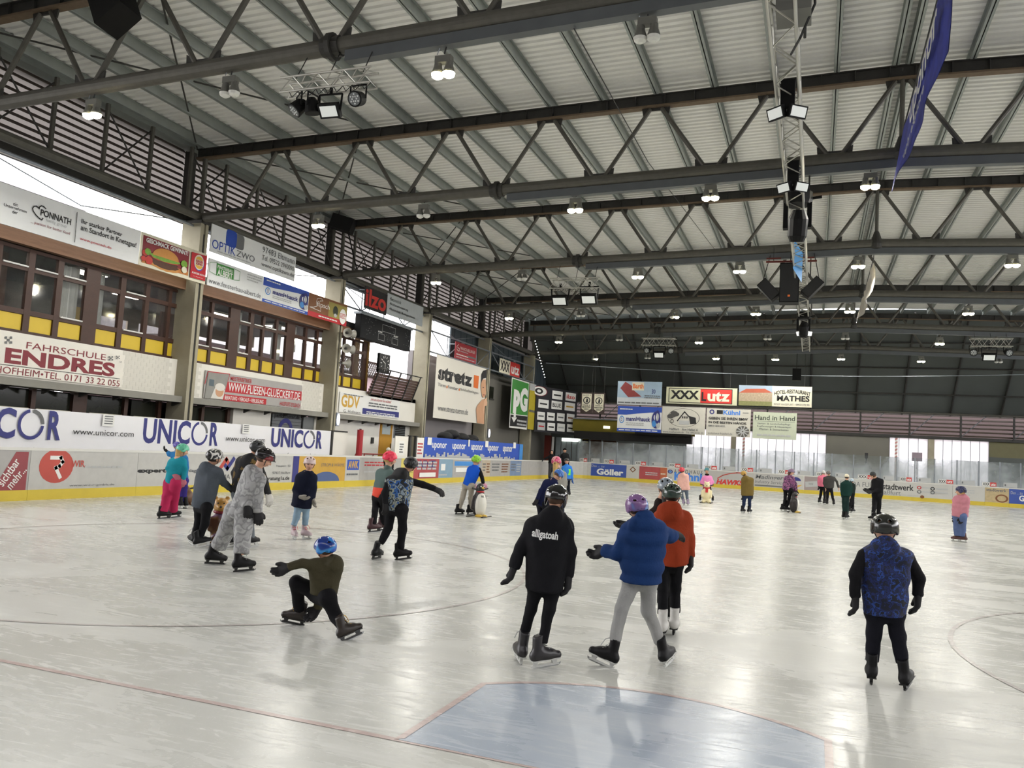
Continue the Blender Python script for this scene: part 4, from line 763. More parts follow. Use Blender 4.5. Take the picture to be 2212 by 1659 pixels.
# far boards
bf = empty('dasher_boards', (0, YF, 0), 'far rink boards below the plexiglass with adverts', 'rink boards')
pf = Sign('x', None, None, (0, YF, 0), PX, rect=(XL+RC, 0, XRK-RC, .01), thick=.05, mat=CAP, parent=bf, panel='sill')
def x_at(px, py=1040): return pf.uv(px, py)[0]
FE = [(1240, None), (1272, 'dark'), (1352, 'blue'), (1380, 'white'), (1425, 'red'), (1440, 'orange'), (1529, 'white'), (1629, 'grey'), (1703, 'grey2'), (1737, 'white'), (1770, 'taupe'), (1885, 'white'), (2058, 'white'), (2128, 'white'), (2180, 'photo'), (2330, 'blue')]
FM = dict(dark=M('print_charcoal', '#3c3b3a', .5), blue=M('print_cobalt', '#3550a0', .5), white=M('board_white2', '#c0bfba', .4, var=.06), red=M('print_brick'), orange=M('print_terracotta', '#b5613f', .5), grey=M('board_silver', '#b3b1ae', .4, var=.05), grey2=M('board_silver'), taupe=M('print_taupe', '#9a8d8c', .5), photo=M('print_photo', '#b9a67f', .5, var=.3, scale=6))
FS = []
for (a, _), (b, k_) in zip(FE[:-1], FE[1:]):
    u0 = x_at(a); u1 = x_at(b); u0 = XL+RC if a == 1240 else u0; u1 = XRK-RC if b == 2330 else u1
    FS.append(Sign('x', None, None, (0, YF, 0), PX, rect=(u0+.004, .24, u1-.004, 1.14), thick=.1, mat=FM[k_], parent=bf))
    n = max(1, round((u1-u0)/2.5))
    for j in range(n): p_ = u0+(u1-u0)*j/n; q_ = u0+(u1-u0)*(j+1)/n; MB().box((p_+.003, YF-.012, 0), (q_-.003, YF+.1, .24)).build('kick_strip', KICK, bf)
MB().box((XL+RC, YF-.01, 1.14), (XRK-RC, YF+.12, 1.2)).build('top_cap', CAP, bf)
FS[0].ftext('ersache', .35, .4, .95, .65, LGREY, bold=.01); FS[0].bars(.4, .2, .9, .3, 1, GREY)
s = FS[1]; s.ftext('Göller', .2, .12, .92, .62, WHITE, bold=.04); s.ftext('Das ... zu', .05, .72, .4, .9, LGREY)
s = FS[2]; s.line([s.fr(*q) for q in ((.3, .7), (.5, .9), (.7, .7), (.5, .5), (.3, .7))], .06, BROWN)
FS[3].bars(.3, .3, .9, .6, 2, LGREY); FS[4].bars(.1, .4, .8, .6, 1, CREAM)
s = FS[5]; s.ptext('Kühnl', H(200, 1420), H(535, 1345), M('print_bright_blue', '#3f7fd6', .5), bold=.04); s.ptext('AUTOHAUS', H(200, 1335), H(540, 1312), BLACK, space=1.6); s.ell(s.fr(.08, .72), .18, .14, NAVY, inner=.6); s.ell(s.fr(.08, .72), .09, .07, LBLUE); s.bars(.04, .25, .13, .32, 1, GREY)
s = FS[6]; s.ptext('HAWKS', H(700, 1470), H(1030, 1428), M('print_scarlet'), bold=.05, shear=.25); s.line([s.uv(*H(*q)) for q in ((720, 1400), (780, 1365), (860, 1345), (950, 1335), (1040, 1340))], .07, M('print_coral')); s.bars(.3, .42, .75, .52, 1, LGREY)
s = FS[7]; s.ptext('Madinger', H(1170, 1415), H(1510, 1375), GREY, bold=.02, shear=.2); s.ptext('Industry Service', H(1165, 1465), H(1510, 1440), GREY, shear=.2); s.frect(.02, .06, .9, .16, GREY)
s = FS[8]; s.ell(s.fr(.45, .62), .35, .25, NAVY, a0=0, a1=math.pi); s.poly([s.fr(.55, .1), s.fr(.9, .35), s.fr(.6, .3)], GOLD)
s = FS[9]; s.poly([s.fr(*q) for q in ((.1, .2), (.9, .3), (.85, .7), (.05, .6))], LGREY); s.ftext('VHW', .3, .38, .6, .55, GREY)
s = FS[10]; s.ptext('FUNDA FUR', NN(435, 400), NN(850, 365), GREY); 
for x in (.35, .5): s.frect(x, .3, x+.08, .5, GREY)
s.bars(.1, .1, .9, .18, 1, LGREY)
s = FS[11]; s.ptext('stadtwerk', I(520, 1530), I(895, 1480), BLACK, bold=.02); s.ptext('haßfurt', I(500, 1590), I(740, 1550), GREY); 
for x, y, m_ in ((960, 1512, RED), (960, 1562, GREY), (1120, 1525, BLACK), (1120, 1570, GREY)): s.ell(s.uv(*I(x, y)), .13, .11, m_, inner=.55); q = s.uv(*I(x+35, y+8)); s.rect(q[0], q[1], q[0]+.7, q[1]+.09, LGREY, 'small_print')
s.ell(s.uv(*I(995, 1622)), .12, .1, BROWN); s.bars(.1, .06, .6, .14, 1, LGREY)
FS[12].bars(.1, .3, .7, .8, 3, LGREY); s = FS[13]; s.ftext('stadtwerk', .05, .75, .9, .95, GREY, bold=.02); s.ell(s.fr(.7, .3), .35, .25, BROWN, inner=.7); FS[14].ftext('Göller', .3, .2, .9, .6, WHITE, bold=.03); FS[14].ftext('Das ... zu', .05, .65, .4, .85, LGREY)
br = empty('dasher_boards', (XRK, 30, 0), 'right rink boards outside the picture', 'rink boards')
for i in range(20): a = YN+RC+(YF-YN-2*RC)*i/20; b = a+(YF-YN-2*RC)/20; MB().box((XRK, a+.003, .24), (XRK+.1, b-.003, 1.14)).build('panel', BW, br); MB().box((XRK-.012, a+.003, 0), (XRK+.1, b-.003, .24)).build('kick_strip', KICK, br)
corner(XRK-RC, YF-RC, 0, br)
# plexiglass with posts and small plates
PXS = [1248, 1272, 1299, 1331, 1366, 1401, 1438, 1476, 1515, 1555, 1594, 1633, 1674, 1715, 1757, 1796, 1843, 1901, 1937, 1976, 2018.5, 2067, 2114, 2160, 2205, 2252]
gx = [x_at(p, 1012+.0633*(p-1450)) for p in PXS]
gl = empty('plexiglass_screen', (0, YF+.05, 1.2), 'clear plexiglass screen standing on the far boards', 'screen')
for i, x in enumerate(gx): MB().box((x-.035, YF+.02, 1.2), (x+.035, YF+.09, 2.76)).build('post', GALV, gl)
for i, (a, b) in enumerate(zip(gx[:-1], gx[1:])): MB().box((a+.035, YF+.05, 1.2), (b-.035, YF+.062, 2.74)).build('pane', PLEXI, gl)
ORD2 = ['first', 'second', 'third', 'fourth', 'fifth', 'sixth', 'seventh', 'eighth', 'ninth', 'tenth', 'eleventh', 'twelfth', 'thirteenth', 'fourteenth']
for i, (a, b) in enumerate(zip(gx[:-1], gx[1:])):
    w = min(1.15, (b-a)*.66); c = (a+b)/2
    nth = f'pane {i}'
    if i % 2 == 0:
        s = Sign('store_plate', f'small furniture store plate, {ORD2[i//2]} from the left along the plexiglass', 'plate', (0, YF-.005, 0), PX, rect=(c-w/2, 1.22, c+w/2, 1.47), thick=.02, mat=WHITE, group='store plates along the plexiglass'); lutz(s, .55)
    else:
        s = Sign('name_plate', f'small pale grey plate, {ORD2[i//2]} from the left along the plexiglass', 'plate', (0, YF-.005, 0), PX, rect=(c-w/2, 1.22, c+w/2, 1.5), thick=.02, mat=LGREY, group='pale plates along the plexiglass'); s.frect(.08, .25, .18, .7, GREY)
# ---------------------------------------------------------------- far wall
YW = 66.0
wf = empty('wall_far', (0, YW, 0), kind='structure')
CW = M('far_concrete', '#75736a', .85, var=.12, scale=1)
MB().box((.77, YW, 0), (5.1, YW+.3, 4.4)).build('wall_panel', CW, wf); MB().box((-6.14, YW-.1, 0), (-5.8, YW+.3, 4.4)).box((7.64, YW-.1, 0), (8.03, YW+.3, 4.4)).build('pier', CONC, wf)
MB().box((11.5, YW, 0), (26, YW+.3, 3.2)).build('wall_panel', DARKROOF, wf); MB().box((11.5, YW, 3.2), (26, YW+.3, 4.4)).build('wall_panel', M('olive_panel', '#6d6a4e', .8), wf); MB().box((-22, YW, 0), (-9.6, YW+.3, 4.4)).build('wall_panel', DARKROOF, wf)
MB().box((-22, YW-.15, 4.28), (26, YW+.3, 4.5)).build('lintel', DSTEEL, wf)
for z in np.linspace(4.6, 6.0, 6): MB().obox((2, YW, z), (24, 0, 0), (0, .05, .055), (0, -.006, .006)).build('slat', SLAT, wf)
MB().add([(-22, YW+.3, 4.4), (26, YW+.3, 4.4), (26, YW+.3, 6.3), (-22, YW+.3, 6.3)], [(3, 2, 1, 0)]).build('daylight_sheet', LOUVF, wf)  # added sheet giving the far slat gaps their pale daylight
for k in range(14): x = -20+3.3*k; MB().box((x-.06, YW-.2, 4.4), (x+.06, YW-.1, 6.2)).build('post', DSTEEL, wf); MB().tube((x, YW-.15, 4.5), (x+1.65, YW-.15, 6.1), .03, 5).build('brace', GALV, wf)
MB().tube((-21, YW-.2, 6.1), (25, YW-.2, 6.1), .08, 8).build('eaves_tube', STEEL, wf)
STRIP = transl('translucent_strip', '#e0dcde', .7)
dn = 5
for x0, x1 in ((-9.6, -6.14), (-5.8, .77), (5.1, 7.64), (8.03, 11.5)):
    d_ = empty('door_%d' % dn, ((x0+x1)/2, YW, 0), kind='structure'); dn += 1; n = round((x1-x0)/.58)
    for i in range(n): a = x0+(x1-x0)*i/n; b = x0+(x1-x0)*(i+1)/n; MB().box((a+.012, YW+.05+.015*(i % 2), 0), (b-.012, YW+.065+.015*(i % 2), 4.28)).build('strip', STRIP, d_)
    for i in range(n+1): a = x0+(x1-x0)*i/n; MB().box((a-.02, YW+.0, 0), (a+.02, YW+.03, 4.28)).build('mullion', GALV, d_)
# warning tape on two of the doors
for x, l in ((-5.2, 'red and white warning strip on the wide far door'), (5.55, 'red and white warning strip on the narrow far door')):
    w_ = empty('warning_strip', (x, YW-.02, 1), l, 'warning strip')
    for i in range(12): MB().prism([(x-.09, YW-.02, 1.2+.26*i), (x+.09, YW-.02, 1.3+.26*i), (x+.09, YW-.02, 1.43+.26*i), (x-.09, YW-.02, 1.33+.26*i)], (0, .01, 0)).build('stripe', M('print_pale_coral', '#c98f88', .6), w_)
    MB().box((x-.09, YW-.01, 1.1), (x+.09, YW, 4.28)).build('backing', WHITE, w_)
solid('sign_plate', MB().box((6.3, 63, 2.6), (6.95, 63.04, 3.2)).tube((6.62, 63.02, 0), (6.62, 63.02, 2.7), .03, 6), M('print_mauve', '#8c7f88', .6), 'small mauve sign plate on a pole before the far doors', 'sign')
solid('wall_speaker', MB().box((3.2, 61, 2.6), (3.4, 61.2, 2.95)).tube((3.3, 61.1, 0), (3.3, 61.1, 2.6), .05, 8), BLACK, 'small black box on a pole behind the plexiglass', 'speaker')
# passage at the far left: olive fascia, dark beam, brown panels, glazed entrance
ol = empty('fascia', (-14, 62.5, 2.9), 'olive fascia with small exit light above the dark beam', 'fascia'); MB().box((-18.0, 62.4, 3.55), (-8.5, 62.7, 4.5)).build('panel', M('olive_yellow', '#7c6f1e', .8, var=.12), ol); MB().box((-15.5, 62.35, 3.85), (-15.0, 62.4, 4.05)).build('exit_light', M('exit_glow', '#eef3e6', .5, emit=3), ol)
MB().box((-18, 62.3, 4.5), (-8.5, 62.4, 4.6)).build('top_trim', GALV, ol)
solid('beam', MB().box((-17.6, 61.5, 2.95), (-8.6, 62.3, 3.55)).box((-12.8, 61.4, 3.5), (-8.6, 61.6, 3.7)), DARK, 'dark beam over the brown panels at the far left', 'beam')
for i, (p0, p1) in enumerate(((1227, 1247), (1249, 1271), (1273, 1298), (1300, 1330))):
    a = ony(p0, 990, 63.5); b = ony(p1, 990, 63.5); solid('wall_board', MB().box((a[0]+.03, 63.5, 0), (b[0]-.03, 63.56, 2.95)).box((a[0]+.03, 63.47, 2.88), (b[0]-.03, 63.5, 2.95)), M('brown_board', '#55321f', .6, var=.2), ['first brown board from the glazed entrance', 'brown board with the yellow arrow sign', 'third brown board from the glazed entrance', 'fourth brown board from the glazed entrance'][i], 'board', 'brown boards at the far left')
s = Sign('arrow_sign', 'yellow arrow sign on a brown board at the far left', 'sign', (0, 63.47, 0), PX, quad=[LL_(830, 255), LL_(830, 318), LL_(950, 265), LL_(945, 322)], thick=.02, mat=M('brown_board'), panel='panel'); s.bars(.02, .72, .98, .95, 1, M('print_gold2', '#c9a327', .5)); s.poly([s.fr(*q) for q in ((.05, .3), (.4, .05), (.4, .2), (.95, .2), (.95, .42), (.4, .42), (.4, .58))], M('print_gold2'))
en = empty('door_9', (-19.3, 62.5, 0), kind='structure')
MB().box((-20.3, 62.5, 0), (-19.75, 62.6, 3.1)).build('red_frame', M('rust_red', '#5e1d12', .6), en); MB().box((-19.65, 62.4, 0), (-19.5, 62.5, 3.0)).build('white_post', WHITE, en)
for i in range(5): MB().box((-19.4+.44*i, 62.7+.06*(i % 2), 0), (-19.0+.44*i, 62.75+.06*(i % 2), 3.0)).build('pane', M('steel_curtain', '#8e979a', .3, .3, var=.15), en)
MB().box((-18.9, 62.6, 2.7), (-17.4, 62.68, 2.95)).build('light_strip', M('exit_glow'), en)
# far-corner sponsor wall (turned slightly towards the ice)
P0 = np.array((-19.75, 58.1, 0)); P1 = np.array((-17.95, 63.3, 0)); DU = unit(P1-P0)
s = Sign('sponsor_wall', 'black sponsor wall with rows of small white cards at the far corner', 'sign', P0, DU, quad=[G(215, 635), G(190, 1175), G(702, 690), G(690, 1212)], thick=.06, mat=M('sponsor_black', '#26262b', .5))
c = s.uv(*G(255, 690)); s.ell(c, .95, .38, WHITE); s.ell((c[0]-.1, c[1]), .5, .22, BLACK, inner=.5); s.ell(c, .95, .38, DRED, inner=.9)
def card(q, m_=WHITE, t=None, tm=BLACK): 
    a = s.uv(q[0]/5.53+1120, q[3]/5.53+720); b = s.uv(q[2]/5.53+1120, q[1]/5.53+720+.02*0); s.rect(a[0], a[1], b[0], b[1], m_, 'card'); w, h_ = b[0]-a[0], b[1]-a[1]
    if t: s.text(t, a[0]+w*.1, a[1]+h_*.25, b[0]-w*.1, b[1]-h_*.25, tm, bold=.02)
    else: s.rect(a[0]+w*.15, a[1]+h_*.4, b[0]-w*.15, b[1]-h_*.42, tm, 'card_print')
card((400, 700, 528, 780)); card((558, 722, 685, 800), WHITE, 'ilzo', M('print_scarlet')); card((232, 800, 360, 885)); card((388, 820, 518, 900), WHITE, 'BLUE', BLACK); card((545, 838, 672, 918), WHITE, None, GOLD)
for j, (y0, y1) in enumerate(((945, 1030), (1068, 1152))):
    for i in range(4): card((216+117*i, y0+8*i, 312+117*i, y1+8*i), WHITE if (i, j) != (0, 1) else LGREY, None, [GREY, BLACK, GREY, BROWN, RED, BLACK, LGREY, BLACK][i+4*j])
# string of small lights down the far column
sl = empty('light_string', (-19.6, 57.9, 4), 'string of small white lights hanging by the far column', 'light string')
for i in range(14):
    q = ony(1156+21*i/13, 737+78*i/13, 57.3); MB().ell(q, (.04, .04, .04), 6, 4).build('bulb', M('bulb_glow', '#ffffff', .5, emit=4), sl)
MB().path([ony(1156, 737, 57.3), ony(1166, 775, 57.3), ony(1177, 815, 57.3)], .01, 4).build('wire', BLACK, sl)
# ---------------------------------------------------------------- far signs
def FSg(name, label, quad, **k):
    s = Sign(name, label, k.pop('cat', 'sign'), (0, 60.0, 0), PX, quad=quad, **k); a, b, c, d = s.r
    cat_p = name == 'pennant'; zr = HZ0+(HZ1-HZ0)*(60.0-HY0)/(HY1-HY0)
    for t in (.1, .9): MB().tube((a+(c-a)*t, 60.02, d-.03), (a+(c-a)*t, 60.02, zr-.02 if d > 6 or cat_p else 5.95), .012, 5).build('cord', DSTEEL, s.root)
    return s
for q, l, yr in (([G(748, 700), G(738, 955), G(888, 712), G(882, 955)], 'left of two dark championship pennants', '2022'), ([G(896, 705), G(884, 958), G(1036, 718), G(1024, 968)], 'right of two dark championship pennants', '2023')):
    s = FSg('pennant', l, q, cat='pennant', thick=.01, mat=M('pennant_brown', '#3d302c', .7), panel='cloth', group='championship pennants')
    s.poly([s.fr(*p) for p in ((.1, .94), (.1, .22), (.5, .06), (.9, .22), (.9, .94))], CREAM); s.ftext('GLEIS II', .18, .83, .82, .91, BLACK); s.ell(s.fr(.5, .62), .3*(s.r[2]-s.r[0]), .17*(s.r[3]-s.r[1]), BLACK, inner=.75); s.poly([s.fr(*p) for p in ((.42, .52), (.6, .52), (.62, .66), (.5, .74))], BLACK); s.ftext('DNHL 4', .2, .36, .8, .42, BLACK, bold=.02); s.ftext('MEISTER', .15, .26, .85, .33, BLACK, bold=.02); s.ftext(yr, .3, .16, .7, .23, BLACK, bold=.02)
s = FSg('advertising_banner', 'pale blue building company banner with red brick shape', [G(1192, 553), G(1175, 835), G(1716, 600), G(1705, 878)], mat=M('print_ice_blue', '#9db3c6', .6, var=.12), cat='banner', thick=.02)
s.frect(0, 0, 1, .3, M('print_grey_white', '#c3c8cc', .6)); s.poly([s.fr(*q) for q in ((.06, .7), (.17, .98), (.33, .8), (.34, .66), (.55, .36), (.25, .32))], M('print_dark_red', '#8a3a3a', .6, var=.3, scale=5)); s.frect(.33, .62, .6, .97, CREAM); s.ftext('Barth', .35, .7, .59, .9, ORANGE, bold=.03); s.ftext('30', .78, .5, .86, .68, NAVY); s.bars(.62, .28, .98, .44, 2, GREY); s.bars(.02, .04, .98, .14, 1, GREY)
s = FSg('advertising_banner', 'large blue and white motorcycle banner on the far side', [G(1190, 862), G(1175, 1165), G(1710, 890), G(1705, 1195)], mat=WP, cat='banner', thick=.02); mannl(s, 0)
s = FSg('advertising_banner', 'white banner with farmhouse drawing in an oval', [H(62, 535), H(48, 860), H(578, 562), H(565, 885)], mat=M('banner_white2', '#c9c6bb', .65), cat='banner', thick=.02)
s.ell(s.fr(.5, .6), 1.15, .68, BLACK, inner=.97, n=40); s.line([s.fr(*q) for q in ((.36, .48), (.52, .82), (.72, .5))], .08, BLACK); s.poly([s.fr(*q) for q in ((.62, .68), (.78, .62), (.8, .4), (.66, .38))], BLACK); s.frect(.4, .35, .64, .5, LGREY)
for q in ((.25, .68), (.32, .72), (.2, .64), (.28, .76)): s.ell(s.fr(*q), .25, .16, M('print_hatch', '#4b4a48', .6, var=.6, scale=30))
for q in (.47, .52, .57): s.frect(q, .58, q+.025, .66, BLACK)
s.ell(s.fr(.24, .46), .12, .15, BLACK, inner=.7); s.ftext('Haßfurt   Am Hafen 6', .18, .13, .84, .22, GREY, bold=.02); s.ftext('www.meehaeusle.de   Tel. 09521/21 55', .03, .03, .97, .1, GREY, bold=.01)
s = FSg('advertising_banner', 'large cream furniture store banner with red name field', [H(115, 295), H(98, 495), H(955, 338), H(950, 542)], mat=M('banner_cream', '#c6c6a8', .65), cat='banner', thick=.02)
s.line([s.fr(*q) for q in ((.04, .08), (.93, .08), (.93, .92), (.04, .92), (.04, .08))], .05, BLACK); s.frect(.49, .1, .925, .9, M('print_scarlet')); s.ftext('XXX', .06, .28, .47, .8, BLACK, bold=.04); s.ftext('L', .505, .2, .575, .74, BLACK, bold=.04); s.ftext('utz', .59, .2, .9, .78, CREAM, bold=.04)
s = FSg('advertising_banner', 'hotel restaurant banner with picture of a red roofed house', [H(978, 283), H(968, 525), H(1850, 312), H(1842, 558)], mat=CREAM, cat='banner', thick=.02)
s.frect(0, 0, .465, 1, M('print_photo_sky', '#8f9fb0', .6)); s.frect(0, 0, .465, .65, M('print_photo_house', '#a0907a', .6, var=.5, scale=10)); s.poly([s.fr(*q) for q in ((.0, .62), (.1, .82), (.36, .85), (.465, .66))], M('print_tiles', '#a5543c', .6, var=.15)); s.frect(0, 0, .465, .22, M('print_meadow', '#7c7d50', .6, var=.3, scale=8)); s.ftext('HOTEL-RESTAURANT', .49, .66, .98, .85, BLACK, bold=.02, arch=.18); s.ftext('MATHES', .53, .27, .97, .55, BLACK, bold=.03); s.ftext('97437 HASSFURT · 09521/70 90', .49, .07, .97, .16, GREY)
s = FSg('advertising_banner', 'white car dealer banner with wheel picture in its corner', [H(592, 560), H(580, 890), H(1118, 582), H(1108, 910)], mat=M('banner_white2'), cat='banner', thick=.02)
s.ftext('Kühnl', .38, .78, .76, .95, M('print_bright_blue'), bold=.03); s.frect(.23, .8, .37, .94, BLACK); s.ell(s.fr(.12, .87), .17, .17, NAVY, inner=.55); s.bars(.82, .84, .95, .9, 1, GREY); s.ftext('GEBEN SIE IHREN BMW', .05, .59, .94, .69, BLACK, bold=.03); s.ftext('IN DIE BESTEN HÄNDE.', .05, .45, .92, .55, BLACK, bold=.03); s.ftext('BMW SERVICE.', .05, .33, .44, .39, GREY, bold=.02); s.ftext('autohaus-kuehnl.de', .05, .06, .6, .13, GREY)
c = s.fr(.83, .2); s.ell(c, .45, .4, M('print_wheel', '#5c5a54', .5))
for i in range(10): a = i*math.pi/5; s.line([(c[0]+.08*math.cos(a), c[1]+.08*math.sin(a)), (c[0]+.42*math.cos(a), c[1]+.37*math.sin(a))], .07, LGREY)
s = FSg('advertising_banner', 'pale green banner with a serif slogan and three text lines', [H(1150, 600), H(1132, 918), H(1666, 628), H(1660, 948)], mat=M('banner_green_white', '#bcc3ae', .65), cat='banner', thick=.02)
s.ftext('Hand in Hand', .04, .7, .96, .88, M('print_dark_green', '#3d453c', .6), bold=.015); s.ftext('Garten- & Landschaftspflege', .1, .52, .86, .6, GREY); s.ftext('Bepflanzungen & Neuanlagen', .1, .42, .88, .5, GREY); s.ftext('Pflaster- & Steinarbeiten', .15, .32, .82, .4, GREY); s.bars(.1, .08, .9, .2, 1, LGREY); s.frect(.04, .65, .96, .66, GREY)
# ---------------------------------------------------------------- rest of the shell (never in view)
wr = empty('wall_right', (25, 30, 0), kind='structure')
MB().box((24.6, -8, 0), (24.9, 72, 5.4)).build('wall_panel', GREYW, wr)
solid('ground_right', MB().box((32.5, -20, -.6), (90, 110, -.42)), M('pale_paving', '#b5b2ab', .9), kind='structure')
solid('wall_near', MB().box((-30, -8.2, 0), (32, -8, 13)), GREYW, kind='structure')
MB().box((RIDX+21.6, -8, 11.2), (RIDX+24, 72, 11.4)).build('eaves', DSTEEL, wr)
# ---------------------------------------------------------------- hall lamps
LENS = M('lit_lens', '#fff3c8', .4, emit=60, var=0); LOFF = M('unlit_lens', '#d9d9d2', .3)
LH = M('lamp_housing', '#6c6c66', .5, .3)
def hall_lamp(px, py, ti, on, label):
    P = ony(px, py, TY[ti]); c = empty('hall_lamp', P, label, 'lamp', 'twin hall lamps under the roof trusses'); x, y, z = P
    MB().box((x-.16, y-.07, z+.1), (x+.16, y+.07, z+.23)).build('gear_box', LH, c)
    zc = zb(x); MB().path([(x, y, z+.28), (x+.05, y, z+.5), (x+.0, y-.1, min(zc, z+1.2))], .014, 5).build('cable', BLACK, c); MB().tube((x-.15, y, z+.28), (x-.05, y, z+.55), .01, 4).build('hook', GALV, c)
    for s in (-1, 1):
        cx = x+s*.115; MB().lathe((cx, y, z-.1), [(.11, 0), (.105, .05), (.075, .14), (.07, .22)], 14).build('reflector', LH, c)
        lit = on is True or (on == 'half' and s > 0)
        MB().lathe((cx, y, z-.19), [(.05, 0), (.105, .035), (.118, .09)], 14).build('lens', LENS if lit else LOFF, c)
    if on:
        L = bpy.data.lights.new('lamp_light', 'SPOT'); L.spot_size = 2.95; L.spot_blend = .25; L.shadow_soft_size = .16; L.energy = LAMP_W*(1 if on is True else .5); L.color = (1, .972, .9)
        o = bpy.data.objects.new('lamp_light', L); COL.objects.link(o); o.parent = c; o.location = (0, 0, -.36)
LP = [[(200, 238, 1), (497, 190, 0), (958, 148, 1), (1398, 68, 0)],
      [(688, 480, 1), (915, 458, 0), (1243, 446, 1), (1535, 419, 1), (1880, 394, 1)],
      [(942, 605, 1), (1128, 596, 0), (1378, 592, 1), (1598, 580, 1), (1854, 569, 1), (2187, 566, 1)],
      [(1100, 683, 1), (1255, 677, 0), (1457, 680, 2), (1633, 673, 1), (1836, 668, 1), (2092, 672, 1)],
      [(1207, 735, 1), (1338, 730, 0), (1510, 736, 1), (1658, 728, 0), (1826, 727, 0), (2030, 738, 1)],
      [(1285, 772, 2), (1399, 770, 0), (1547, 771, 1), (1675, 773, 1), (1817, 772, 1), (1990, 777, 1), (2157, 778, 0)]]
NTH = ['leftmost', 'second from left', 'third from left', 'fourth from left', 'fifth from left', 'sixth from left', 'seventh from left']
for ti, row in enumerate(LP):
    for j, (px, py, on) in enumerate(row):
        hall_lamp(px, py, ti, {0: False, 1: True, 2: 'half'}[on], f"{['unlit', 'lit', 'half-lit'][on]} twin hall lamp, {NTH[j]} under the {ORDN[ti]} roof truss")
for x, y in ((8, TY[0]), (16, TY[0]), (11, TY[1]), (17, TY[1]), (13, TY[2]), (14.5, TY[3])) :      # the same row of lamps going on beyond the frame
    c = empty('hall_lamp', (x, y, zb(x)-.75), 'twin hall lamp outside the picture', 'lamp', 'twin hall lamps outside the picture'); z = zb(x)-.75
    MB().box((x-.2, y-.09, z+.1), (x+.2, y+.09, z+.28)).build('gear_box', LH, c)
    for s in (-1, 1): MB().lathe((x+s*.115, y, z-.1), [(.11, 0), (.105, .05), (.075, .14), (.07, .22)], 14).build('reflector', LH, c); MB().lathe((x+s*.115, y, z-.135), [(.05, 0), (.095, .012), (.108, .035)], 14).build('lens', LENS, c)
    L = bpy.data.lights.new('lamp_light', 'SPOT'); L.spot_size = 2.95; L.spot_blend = .25; L.shadow_soft_size = .16; L.energy = LAMP_W; L.color = (1, .972, .9)
    o = bpy.data.objects.new('lamp_light', L); COL.objects.link(o); o.parent = c; o.location = (0, 0, -.36)
# ---------------------------------------------------------------- stage rigs
ALU = M('aluminium', '#b9b8b0', .35, .6, var=.1); SBLK = M('stage_black', '#0e0e0e', .6, var=.2, spec=.2)
def boxtruss(root, p, q, w, n, r=.022):
    p, q = np.asarray(p, float), np.asarray(q, float); d = unit(q-p); u = unit(np.cross(d, (0, 0, 1))); v = np.cross(u, d)
    cs = [u*w/2*a+v*w/2*b for a, b in ((1, 1), (1, -1), (-1, -1), (-1, 1))]
    for c in cs: MB().tube(p+c, q+c, r, 8).build('chord', ALU, root)
    for k in range(4):
        mb = MB()
        for i in range(n): a = p+(q-p)*i/n; b = p+(q-p)*(i+1)/n; mb.tube(a+cs[k if i % 2 else (k+1) % 4], b+cs[(k+1) % 4 if i % 2 else k], r*.5, 5)
        mb.build('lacing', ALU, root)
def panel_light(c, d, label, sc=1.):
    """square LED flood in a yoke"""
    r = empty('stage_light', c, label, 'stage light', 'stage lights'); c = np.asarray(c, float); d = unit(d); u, w = perp(d)
    MB().obox(c, u*.2*sc, w*.13*sc, d*.05*sc).build('case', SBLK, r); MB().obox(c+d*.052*sc, u*.16*sc, w*.095*sc, d*.004).build('face', M('led_face', '#e8ece8', .4, emit=.22), r)
    MB().path([c+u*.21*sc, c+u*.23*sc+np.array((0, 0, .3*sc)), c-u*.23*sc+np.array((0, 0, .3*sc)), c-u*.21*sc], .018*sc, 6).build('yoke', SBLK, r); MB().tube(c+np.array((0, 0, .3*sc)), c+np.array((0, 0, .42*sc)), .03*sc, 6).build('clamp', SBLK, r)
def par_light(c, d, label, sc=1., led=True):
    r = empty('stage_light', c, label, 'stage light', 'stage lights'); c = np.asarray(c, float); d = unit(d); u, w = perp(d)
    MB().lathe(c, [(.07*sc, -.18*sc), (.13*sc, -.1*sc), (.15*sc, .12*sc), (.13*sc, .125*sc)], 16, d).build('can', SBLK, r, smooth=False)
    MB().lathe(c+d*.115*sc, [(.12*sc, 0), (.12*sc, .012*sc)], 16, d).build('lens', M('led_lens', '#6f7374', .25) if led else SBLK, r)
    if led:
        mb = MB()
        for i in range(12): a = i*math.pi/6; mb.ell(c+d*.128*sc+(u*math.cos(a)+w*math.sin(a))*(.085 if i % 2 else .045)*sc, (.018*sc,)*3, 6, 4)
        mb.build('led', M('led_white', '#d8dcdc', .3), r)
    MB().path([c+u*.17*sc, c+u*.17*sc+np.array((0, 0, .26*sc)), c-u*.17*sc+np.array((0, 0, .26*sc)), c-u*.17*sc], .016*sc, 6).build('yoke', SBLK, r)
def moving_head(c, label, sc=1.):
    r = empty('stage_light', c, label, 'stage light', 'stage lights'); x, y, z = c
    MB().lathe((x, y, z+.12*sc), [(.17*sc, 0), (.19*sc, .05*sc), (.19*sc, .16*sc), (.15*sc, .2*sc)], 14).build('base', SBLK, r)
    for s in (-1, 1): MB().box((x+s*.15*sc-.03*sc, y-.06*sc, z-.2*sc), (x+s*.15*sc+.03*sc, y+.06*sc, z+.14*sc)).build('arm', SBLK, r)
    MB().lathe((x, y, z-.38*sc), [(.09*sc, 0), (.125*sc, .08*sc), (.13*sc, .3*sc), (.08*sc, .42*sc)], 14, (.05, -.25, 1)).build('head', SBLK, r); MB().tube((x+.1*sc, y, z+.2*sc), (x+.3*sc, y, z+.22*sc), .02*sc, 6).build('clamp', SBLK, r)
